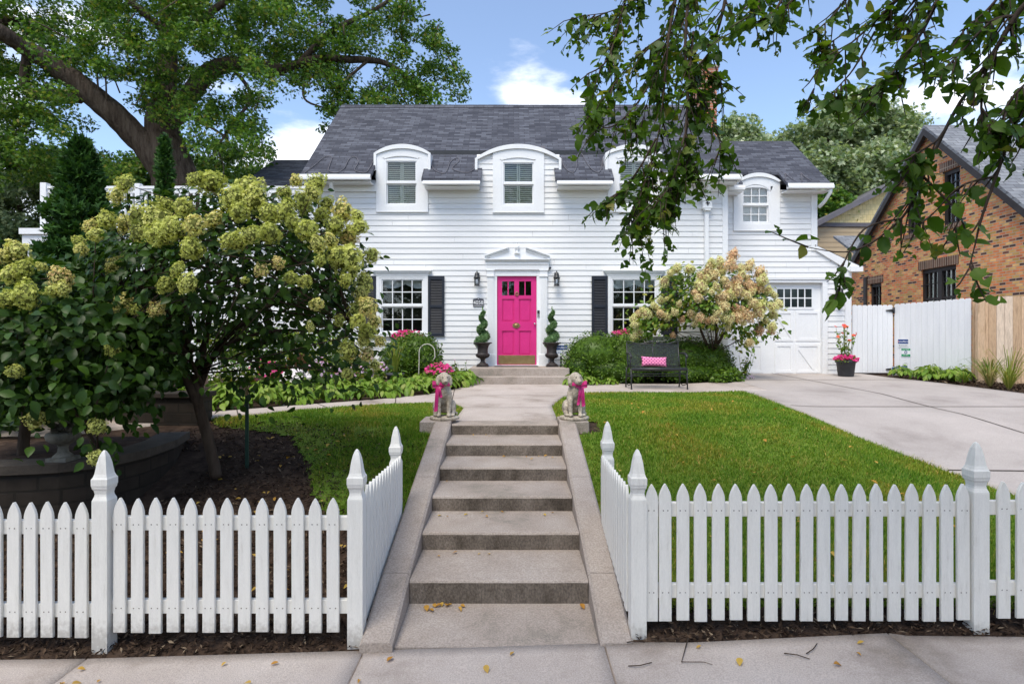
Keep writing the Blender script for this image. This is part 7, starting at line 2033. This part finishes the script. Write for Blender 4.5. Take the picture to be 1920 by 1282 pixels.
shrub('boxwood', 'large clipped boxwood left of the bench, touching the entry stoop', 'boxwood', [bl(1120, 665, 62, 42, 12.75, .5), bl(1165, 668, 60, 42, 12.8, .5), bl(1085, 690, 32, 30, 12.7, .4), bl(1150, 695, 75, 32, 12.7, .5), bl(1205, 672, 45, 36, 12.8, .45)], 15000, .050, BOXLEAF, 61, group='boxwoods along the front of the house')
shrub('boxwood', 'clipped boxwood right of the bench, under the cream hydrangea tree', 'boxwood', [bl(1290, 672, 52, 40, 12.8, .45), bl(1325, 675, 48, 38, 12.8, .45), bl(1255, 668, 40, 34, 12.9, .4), bl(1300, 700, 70, 24, 12.7, .5), bl(1345, 695, 34, 30, 12.7, .4)], 13500, .050, BOXLEAF, 62, group='boxwoods along the front of the house')
shrub('boxwood', 'rounded boxwood under the left front window behind the spiky grass pot', 'boxwood', [bl(785, 662, 42, 38, 12.6, .45), bl(755, 672, 40, 40, 12.5, .45), bl(800, 680, 30, 26, 12.5, .4)], 8500, .050, BOXLEAF, 63, group='boxwoods along the front of the house')
shrub('shrub', 'low loose shrub at the driveway end of the clipped hedge', 'shrub', [bl(1368, 706, 22, 17, 12.2, .3), bl(1350, 712, 22, 14, 12.1, .3)], 1500, .075, BOXLEAF, 64, tmpl=T_OVAL, shell=.4)

# hostas
def hosta_proto(seed, n=80, L=.20, material=HOSTALEAF, tmpl=leaf_template(.27, .16, .38), H=.30):
    r_ = np.random.default_rng(seed); t = thing('hosta', 'x', 'hosta')
    V = []
    P_ = []; A_ = []; S_ = []; N_ = []
    st = MB()
    for i in range(n):
        a = r_.random() * 6.283; u = r_.random() ** .7; rr = .05 + .20 * u; h = H * (1 - .65 * u) * r_.uniform(.85, 1.15) + .03
        d = np.array((math.cos(a), math.sin(a), 0))
        p = d * rr + np.array((0, 0, h)); P_.append(p); A_.append(d + np.array((0, 0, .25 - .75 * u))); S_.append(L * r_.uniform(.6, 1.0) * (.62 + .3 * u)); N_.append(np.array((0, 0, 1)) + d * (.2 + .5 * u))
        st.tube([d * .02, d * rr * .5 + np.array((0, 0, h * .7)), p], [.005, .004, .003], 4)
    leaves('foliage', np.array(P_), np.array(S_), material, t, tmpl, nrm=np.array(N_) * 2, nspread=.5, axis=np.array(A_) * 2, aspread=.5, rng=r_)
    st.build('stem', material, t)
    return t
HP = [hosta_proto(71), hosta_proto(72), hosta_proto(73)]
HOST = []
def edge_at(x):   # bed edge along the left path
    return np.interp(x, [-5.5, -3.9, -3.1, -2.17, -1.4, -.9], [7.1, 7.85, 8.5, 9.2, 10.1, 11.7])
rh = np.random.default_rng(8)
front = [(-.98, 12.0), (-1.12, 11.5), (-1.30, 11.0), (-1.50, 10.45), (-1.78, 9.98), (-2.10, 9.62), (-2.45, 9.28), (-2.85, 9.02), (-3.25, 8.74), (-3.6, 8.45), (-3.95, 8.15), (-4.35, 7.9)]
back = [(-1.45, 11.55), (-1.75, 11.0), (-2.05, 10.5), (-2.45, 10.1), (-2.9, 9.75), (-3.35, 9.4), (-3.8, 9.05), (-4.3, 8.7)]
spots = [(x, y, .95) for x, y in front] + [(x, y, 1.05) for x, y in back]
left_labels = ['hosta beside the left end of the entry stoop', 'second hosta out from the entry stoop along the left path', 'hosta in front of the pink flowers by the garden hook', 'hosta on the path edge directly behind the left stone dog', 'hosta on the path edge just left of the left stone dog', 'hosta on the path edge below the dark pot of spiky grass',
               'hosta on the path edge below the drooping right edge of the big hydrangea', 'hosta on the path edge right of the white flowers', 'hosta on the path edge under the white flowers', 'hosta on the path edge right of the green stake', 'hosta on the path edge behind the green stake', 'leftmost hosta on the path edge, beside the block wall end']
back_labels = ['hosta of the rear row behind the pink flowers', 'hosta of the rear row left of the pink flowers', 'hosta of the rear row below the spiky grass pot', 'hosta of the rear row under the right edge of the big hydrangea', 'hosta of the rear row beside the white flowers', 'hosta of the rear row left of the white flowers', 'hosta of the rear row behind the green stake', 'leftmost hosta of the rear row']
LAB = left_labels + back_labels
spots += [(1.32, 12.0, .9), (1.62, 11.98, .62), (1.98, 12.05, .55), (9.35, 12.35, 1.0), (9.05, 12.75, 1.0), (8.78, 12.45, .95), (8.72, 13.2, .8), (9.02, 12.05, .85)]
LAB += ['bright hosta at the right end of the entry stoop, in front of the boxwood', 'small yellowing hosta under the boxwood, right of the right stone dog', 'smallest yellow hosta under the boxwood beside the bench',
        'middle hosta of the driveway bed against the white fence', 'hosta of the driveway bed just right of the leaning yard sign', 'hosta at the driveway edge just in front of the middle hosta of that bed', 'hosta in front of the leaning yard sign at the gate post', 'hosta of the driveway bed nearest the grass tufts']
for i, ((x, y, s), lb) in enumerate(zip(spots, LAB)):
    pr = HP[i % 3]
    o = pr if i < 3 else copy_tree(pr)
    o.location = (x, y, G(x, y) - .01); o.rotation_euler = (0, 0, rh.uniform(0, 6.28)); sc = s * rh.uniform(.92, 1.08); o.scale = (sc * 1.05, sc * 1.05, sc)
    o['label'] = lb; o['category'] = 'hosta'; o['group'] = 'hostas edging the beds'

# strap-leaved and grassy plants
def strap_plant(name, label, cat, p, n, L, w, material, seed, spread=.5, group=None, stems=None):
    r_ = np.random.default_rng(seed); t = thing(name, label, cat, p, group); b = MB()
    for i in range(n):
        a = r_.random() * 6.283; d = Vector((math.cos(a), math.sin(a), 0)); ln = L * r_.uniform(.55, 1.1); sp = spread * r_.uniform(.1, 1.1); sd = Vector((-d.y, d.x, 0)) * w
        pts = [Vector(p) + d * .02, Vector(p) + d * sp * ln * .45 + Vector((0, 0, ln * .6)), Vector(p) + d * sp * ln * .85 + Vector((0, 0, ln * .9)), Vector(p) + d * sp * ln * 1.25 + Vector((0, 0, ln * (.95 - .25 * sp)))]
        ws = [.7, 1, .7, .05]; v = []
        for q, k in zip(pts, ws): v += [q - sd * k, q + sd * k]
        b.add(v, [(0, 1, 3, 2), (2, 3, 5, 4), (4, 5, 7, 6)])
    b.build('blades', material, t)
    return t
strap_plant('spiky_grass', 'yellow green spiky grass fanning out of the dark pot under the left window', 'grass plant', POT_S, 34, .72, .010, STRAPLEAF, 81, .42)
strap_plant('spiky_plant', 'bronze spiky plant in the pot behind the hydrangea branches', 'plant', POT_B, 30, .5, .014, leaf_mat('bronze_strap', [(.12, .05, .04), (.2, .09, .06), (.16, .12, .05)], trans=.2), 82, .7)
def tuft(i, x, y, L, label, m_=None, n=70):
    strap_plant('ornamental_grass', label, 'grass plant', (x, y, G(x, y)), n, L, .006, m_ or HYDLEAF2, 90 + i, .85, 'grass tufts in the driveway bed')
tuft(0, 9.5, 11.72, .55, 'dense dark green grass tuft at the foot of the cedar fence', HYDLEAF2, 110)
tuft(1, 9.05, 11.15, .42, 'sparse straw coloured grass tuft at the edge of the driveway', leaf_mat('straw', [(.35, .26, .12), (.28, .24, .08), (.16, .2, .05)], trans=.2), 70)
tuft(2, 9.05, 10.72, .45, 'grass tuft with yellow tips nearest the camera in the driveway bed', STRAPLEAF, 80)
tuft(3, 9.4, 11.12, .85, 'tall thin flowering grass at the right edge of the photo', STRAPLEAF, 40)
tuft(4, 9.0, 11.7, .25, 'low green tuft between the hostas and the straw coloured grass', HYDLEAF2, 60)

def flowers(label, p, r, h, n_leaf, n_fl, petal, seed, leafmat=HYDLEAF2, lsize=.06, fl=.045, name='flowering_plant', tall=0, group=None, flz=.75):
    r_ = np.random.default_rng(seed); t = thing(name, label, 'flowers', p, group); p = np.array(p, float)
    q = np.abs(ball_points(n_leaf, r_)) * np.sign(r_.normal(size=(n_leaf, 3))); q[:, 2] = np.abs(q[:, 2])
    leaves('foliage', p + q * np.array((r, r, h)), r_.uniform(lsize * .6, lsize * 1.2, n_leaf), leafmat, t, T_OVAL, axis=q + np.array((0, 0, .3)), nrm=np.array((0, 0, .8)), rng=r_)
    d = unit(r_.normal(size=(n_fl, 3))); d[:, 2] = np.abs(d[:, 2]) * .8 + .25; d = unit(d)
    fp = p + d * np.array((r, r, h)) * r_.uniform(.85, 1.08, (n_fl, 1))
    st = MB()
    if tall:
        k = int(n_fl * .16); hh = r_.uniform(.55, 1.0, k) * tall; ang = r_.random(k) * 6.28; rr = r * r_.uniform(.3, 1.25, k)
        fp[:k] = p + np.stack([np.cos(ang) * rr, np.sin(ang) * rr, hh], 1)
        lv = []
        for f_ in fp[:k]:
            st.tube([p + (f_ - p) * np.array((.3, .3, .1)), p + (f_ - p) * np.array((.75, .75, .6)), f_], [.006, .005, .004], 5)
            for _ in range(9): u = r_.uniform(.25, .92); lv.append(p + (f_ - p) * np.array((u, u, u)) + r_.normal(0, .02, 3))
        leaves('stem_leaves', np.array(lv), .07, leafmat, t, T_OVAL, rng=r_)
    else:
        for f_ in fp[::4]: st.tube([p + np.array((0, 0, h * .1)), f_], [.004, .002], 4)
    st.build('stem', leafmat, t)
    # five petals a flower
    n5 = len(fp); up = unit(np.array((0, -.6, .7)) + r_.normal(0, .35, (n5, 3)))
    P_, A_, N_ = [], [], []
    for c, nn_ in zip(fp, up):
        a = unit(np.cross(nn_, r_.normal(size=3))); b_ = np.cross(nn_, a)
        for q_ in range(5): an = q_ * 2 * math.pi / 5; e = a * math.cos(an) + b_ * math.sin(an); P_.append(c); A_.append(e); N_.append(nn_)
    sz = fl * r_.uniform(.5, .8, len(P_))
    pet_ = leaves('petals', np.array(P_), sz, petal, t, (T_SMALL[0] * np.array((1, 1.5, 1)), T_SMALL[1]), nrm=np.array(N_) * 20, nspread=.4, axis=np.array(A_) * 20, aspread=.4, rng=r_)
    pet_['kind'] = 'stuff'
    return t
flowers('low magenta petunias round the rim of the pot by the gate', POT_G, .24, .16, 260, 60, MAGENTAPETAL, 101, fl=.075)
flowers('tall airy red zinnias rising from the pot by the gate', POT_G, .20, .10, 60, 85, REDPETAL, 119, fl=.07, tall=.85)
x, y = FX(824, 11.2), 11.2
flowers('clump of bright pink flowers beside the garden hook', (x, y, G(x, y) + .26), .28, .22, 350, 60, MAGENTAPETAL, 102, fl=.07)
flowers('pink impatiens in the box under the left front window', (fx(768), HY - .22, fz(640)), .36, .26, 400, 60, MAGENTAPETAL, 103, fl=.08)
flowers('pink impatiens in the box under the right front window', (fx(1172), HY - .22, fz(630)), .34, .14, 300, 60, MAGENTAPETAL, 104, fl=.08)
for (pxa, pxb, pz, lb) in ((716, 800, 640, 'white window box under the left front window'), (1146, 1232, 648, 'white window box under the right front window')):
    t = thing('window_box', lb, 'window box', (fx((pxa + pxb) / 2), HY - .15, fz(pz)), 'window boxes under the front windows')
    b = MB(); b.rbox(fx(pxa), fx(pxb), HY - .30, HY - .05, fz(pz + 14), fz(pz), .01); b.build('trough', WHITE, t); s_ = MB(); s_.box(fx(pxa) + .02, fx(pxb) - .02, HY - .28, HY - .07, fz(pz), fz(pz) + .004); s_.build('soil', EARTH, t)
x, y = FX(556, 10.1), 10.1
flowers('white flowers behind the hostas, under the hydrangea', (x, y, G(x, y) + .2), .26, .22, 220, 95, WHITEPETAL, 105, fl=.08)
for i, (px, D, lb, pet) in enumerate([(610, 11.2, 'lilac flower spikes right of the white flowers', LILACPETAL), (690, 11.4, 'lilac and magenta flowers left of the spiky grass pot', LILACPETAL), (500, 10.6, 'pink flowers left of the bronze spiky plant', MAGENTAPETAL), (440, 10.2, 'leafy plant with pale blooms behind the hydrangea trunk', WHITEPETAL), (660, 12.2, 'tall coral flowers under the drooping hydrangea flowers', REDPETAL), (560, 12.4, 'coral flowers behind the bronze spiky plant', REDPETAL), (860, 12.3, 'fine pale flower stems against the siding left of the stoop', LILACPETAL), (1395, 12.6, 'wispy flower stems in front of the garage door', LILACPETAL)]):
    x = FX(px, D)
    if i < 6: flowers(lb, (x, D, G(x, D) + .15), .40, .42, 420, 70, pet, 110 + i, fl=.06, lsize=.09)
    else: flowers(lb, (x, D, G(x, D)), .22, .12, 30, 60, pet, 110 + i, fl=.022, lsize=.05, tall=.55)
shrub('shrub', 'dark green shrub filling the bed between the hydrangea trunk and the house', 'shrub', [bl(430, 640, 60, 40, 11.8, .5), bl(520, 650, 60, 36, 12.2, .5), bl(610, 655, 50, 36, 12.6, .5)], 5200, .075, HYDLEAF2, 65, tmpl=T_OVAL, shell=.6)
shrub('shrub', 'dark shrub behind the block wall and stone urn', 'shrub', [bl(60, 780, 110, 60, 6.6, .5), bl(-80, 740, 110, 110, 6.8, .5), bl(200, 700, 80, 70, 7.4, .5), bl(270, 690, 60, 50, 8.0, .5)], 6500, .085, HYDLEAF, 66, tmpl=T_OVAL, shell=.5)
shrub('shrub', 'tall dark shrub at the left edge of the photo behind the hydrangea', 'shrub', [bl(-40, 560, 110, 110, 7.6, .7), bl(60, 600, 110, 110, 7.8, .7), bl(170, 600, 90, 90, 8.2, .7), bl(100, 690, 130, 70, 7.6, .7)], 9000, .095, HYDLEAF, 67, tmpl=T_OVAL, shell=.4)

# ------------------------------------------------------------------ fallen leaves and twigs
V, T = leaf_arrays(np.zeros((1, 3)), 1.0, leaf_template(.30, .35, -.25), nrm=np.array((0, 0, 1e3)), axis=np.array((1e3, 0, 0)))
FLM = []
for (w_, f_, c_) in ((.30, .35, -.25), (.36, .15, .30), (.24, .5, .15)):
    V, T = leaf_template(w_, f_, c_); me = np_mesh('fallen_leaf', V - np.array((.5, 0, V[:, 2].min())), T); me.materials.append(DRYLEAF); FLM.append(me)
def fallen(x, y, z, s, label, group, rng):
    o = bpy.data.objects.new('fallen_leaf', FLM[rng.integers(3)]); COL.objects.link(o)
    o.location = (x, y, z); o.rotation_euler = (rng.uniform(-.25, .25), rng.uniform(-.25, .25), rng.uniform(0, 6.28)); o.scale = (s, s, s)
    tag(o, label, 'leaf', group)
rf_ = np.random.default_rng(77)
for i in range(22):
    x = rf_.uniform(-2.9, 3.2); y = rf_.uniform(3.0, 3.40)
    fallen(x, y, float(SWZ(x, y)) + .006, rf_.uniform(.025, .052), 'dry yellow leaf fallen on the sidewalk', 'leaves fallen on the sidewalk', rf_)
lz = lambda y: .012 + (y - 3.485) / .505 * .033
for (px, py) in ((808, 1133), (815, 1135), (822, 1134), (829, 1136), (838, 1135), (843, 1133), (862, 1136), (868, 1133), (800, 1132), (1092, 1130)):
    y = 3.93 + rf_.uniform(-.05, .03); x = FX(px, y); fallen(x, y, lz(y) + .006, rf_.uniform(.035, .06), 'orange leaf lying against the lowest riser of the steps', 'leaves caught at the lowest step', rf_)
for k in range(22):
    i = rf_.integers(0, 5); y = riser_y[i + 1] - abs(rf_.normal(0, .10)) - .03; y = max(y, riser_y[i] + .05); x = rf_.uniform(SX0 + .05, SX1 - .05)
    fallen(x, y, tread_z[i] + .010, rf_.uniform(.02, .045), 'small dry leaf lying on a step tread', 'leaves fallen on the steps', rf_)
q = scatter(LAWN_R, 95, rf_)
for (x, y) in q: fallen(x, y, G(x, y) + .028, rf_.uniform(.03, .065), 'yellow leaf fallen on the green lawn', 'leaves fallen on the right lawn', rf_)
q = scatter([(-2.6, 4.0), (-1.0, 4.0), (-1.0, 6.4), (-3.2, 6.8), (-2.9, 5.2)], 60, rf_)
for (x, y) in q: fallen(x, y, G(x, y) + .02, rf_.uniform(.03, .06), 'dry leaf lying on the dark mulch left of the steps', 'leaves fallen on the mulch', rf_)
for i, (pts, lb) in enumerate([(((1175, 1163), (1190, 1178), (1215, 1190), (1255, 1186), (1300, 1172)), 'long bent twig at the foot of the right corner post'), (((1178, 1240), (1200, 1242), (1222, 1237)), 'short straight twig on the sidewalk below the right corner post'),
                               (((1290, 1195), (1284, 1220), (1278, 1240), (1320, 1243), (1336, 1247)), 'forked twig on the sidewalk in front of the right pickets'), (((1470, 1230), (1495, 1235), (1518, 1242)), 'bent dark twig on the middle of the right sidewalk slab'), (((1512, 1232), (1525, 1225), (1532, 1214)), 'tiny curved twig beside the bent dark twig')]):
    P_ = []
    for (px, py) in pts:
        y = (CAMZ - .085) * F / (py - 636); y = min(y, 3.44); x = FX(px, y); P_.append((x, y, float(SWZ(x, y)) + .010 + .004 * (len(P_) % 2)))
    t = thing('twig', lb, 'twig', P_[0]); MB().tube(P_, [.0034, .003, .0028, .0022, .0012][:len(P_)], 5).build('stick', TWIG, t)
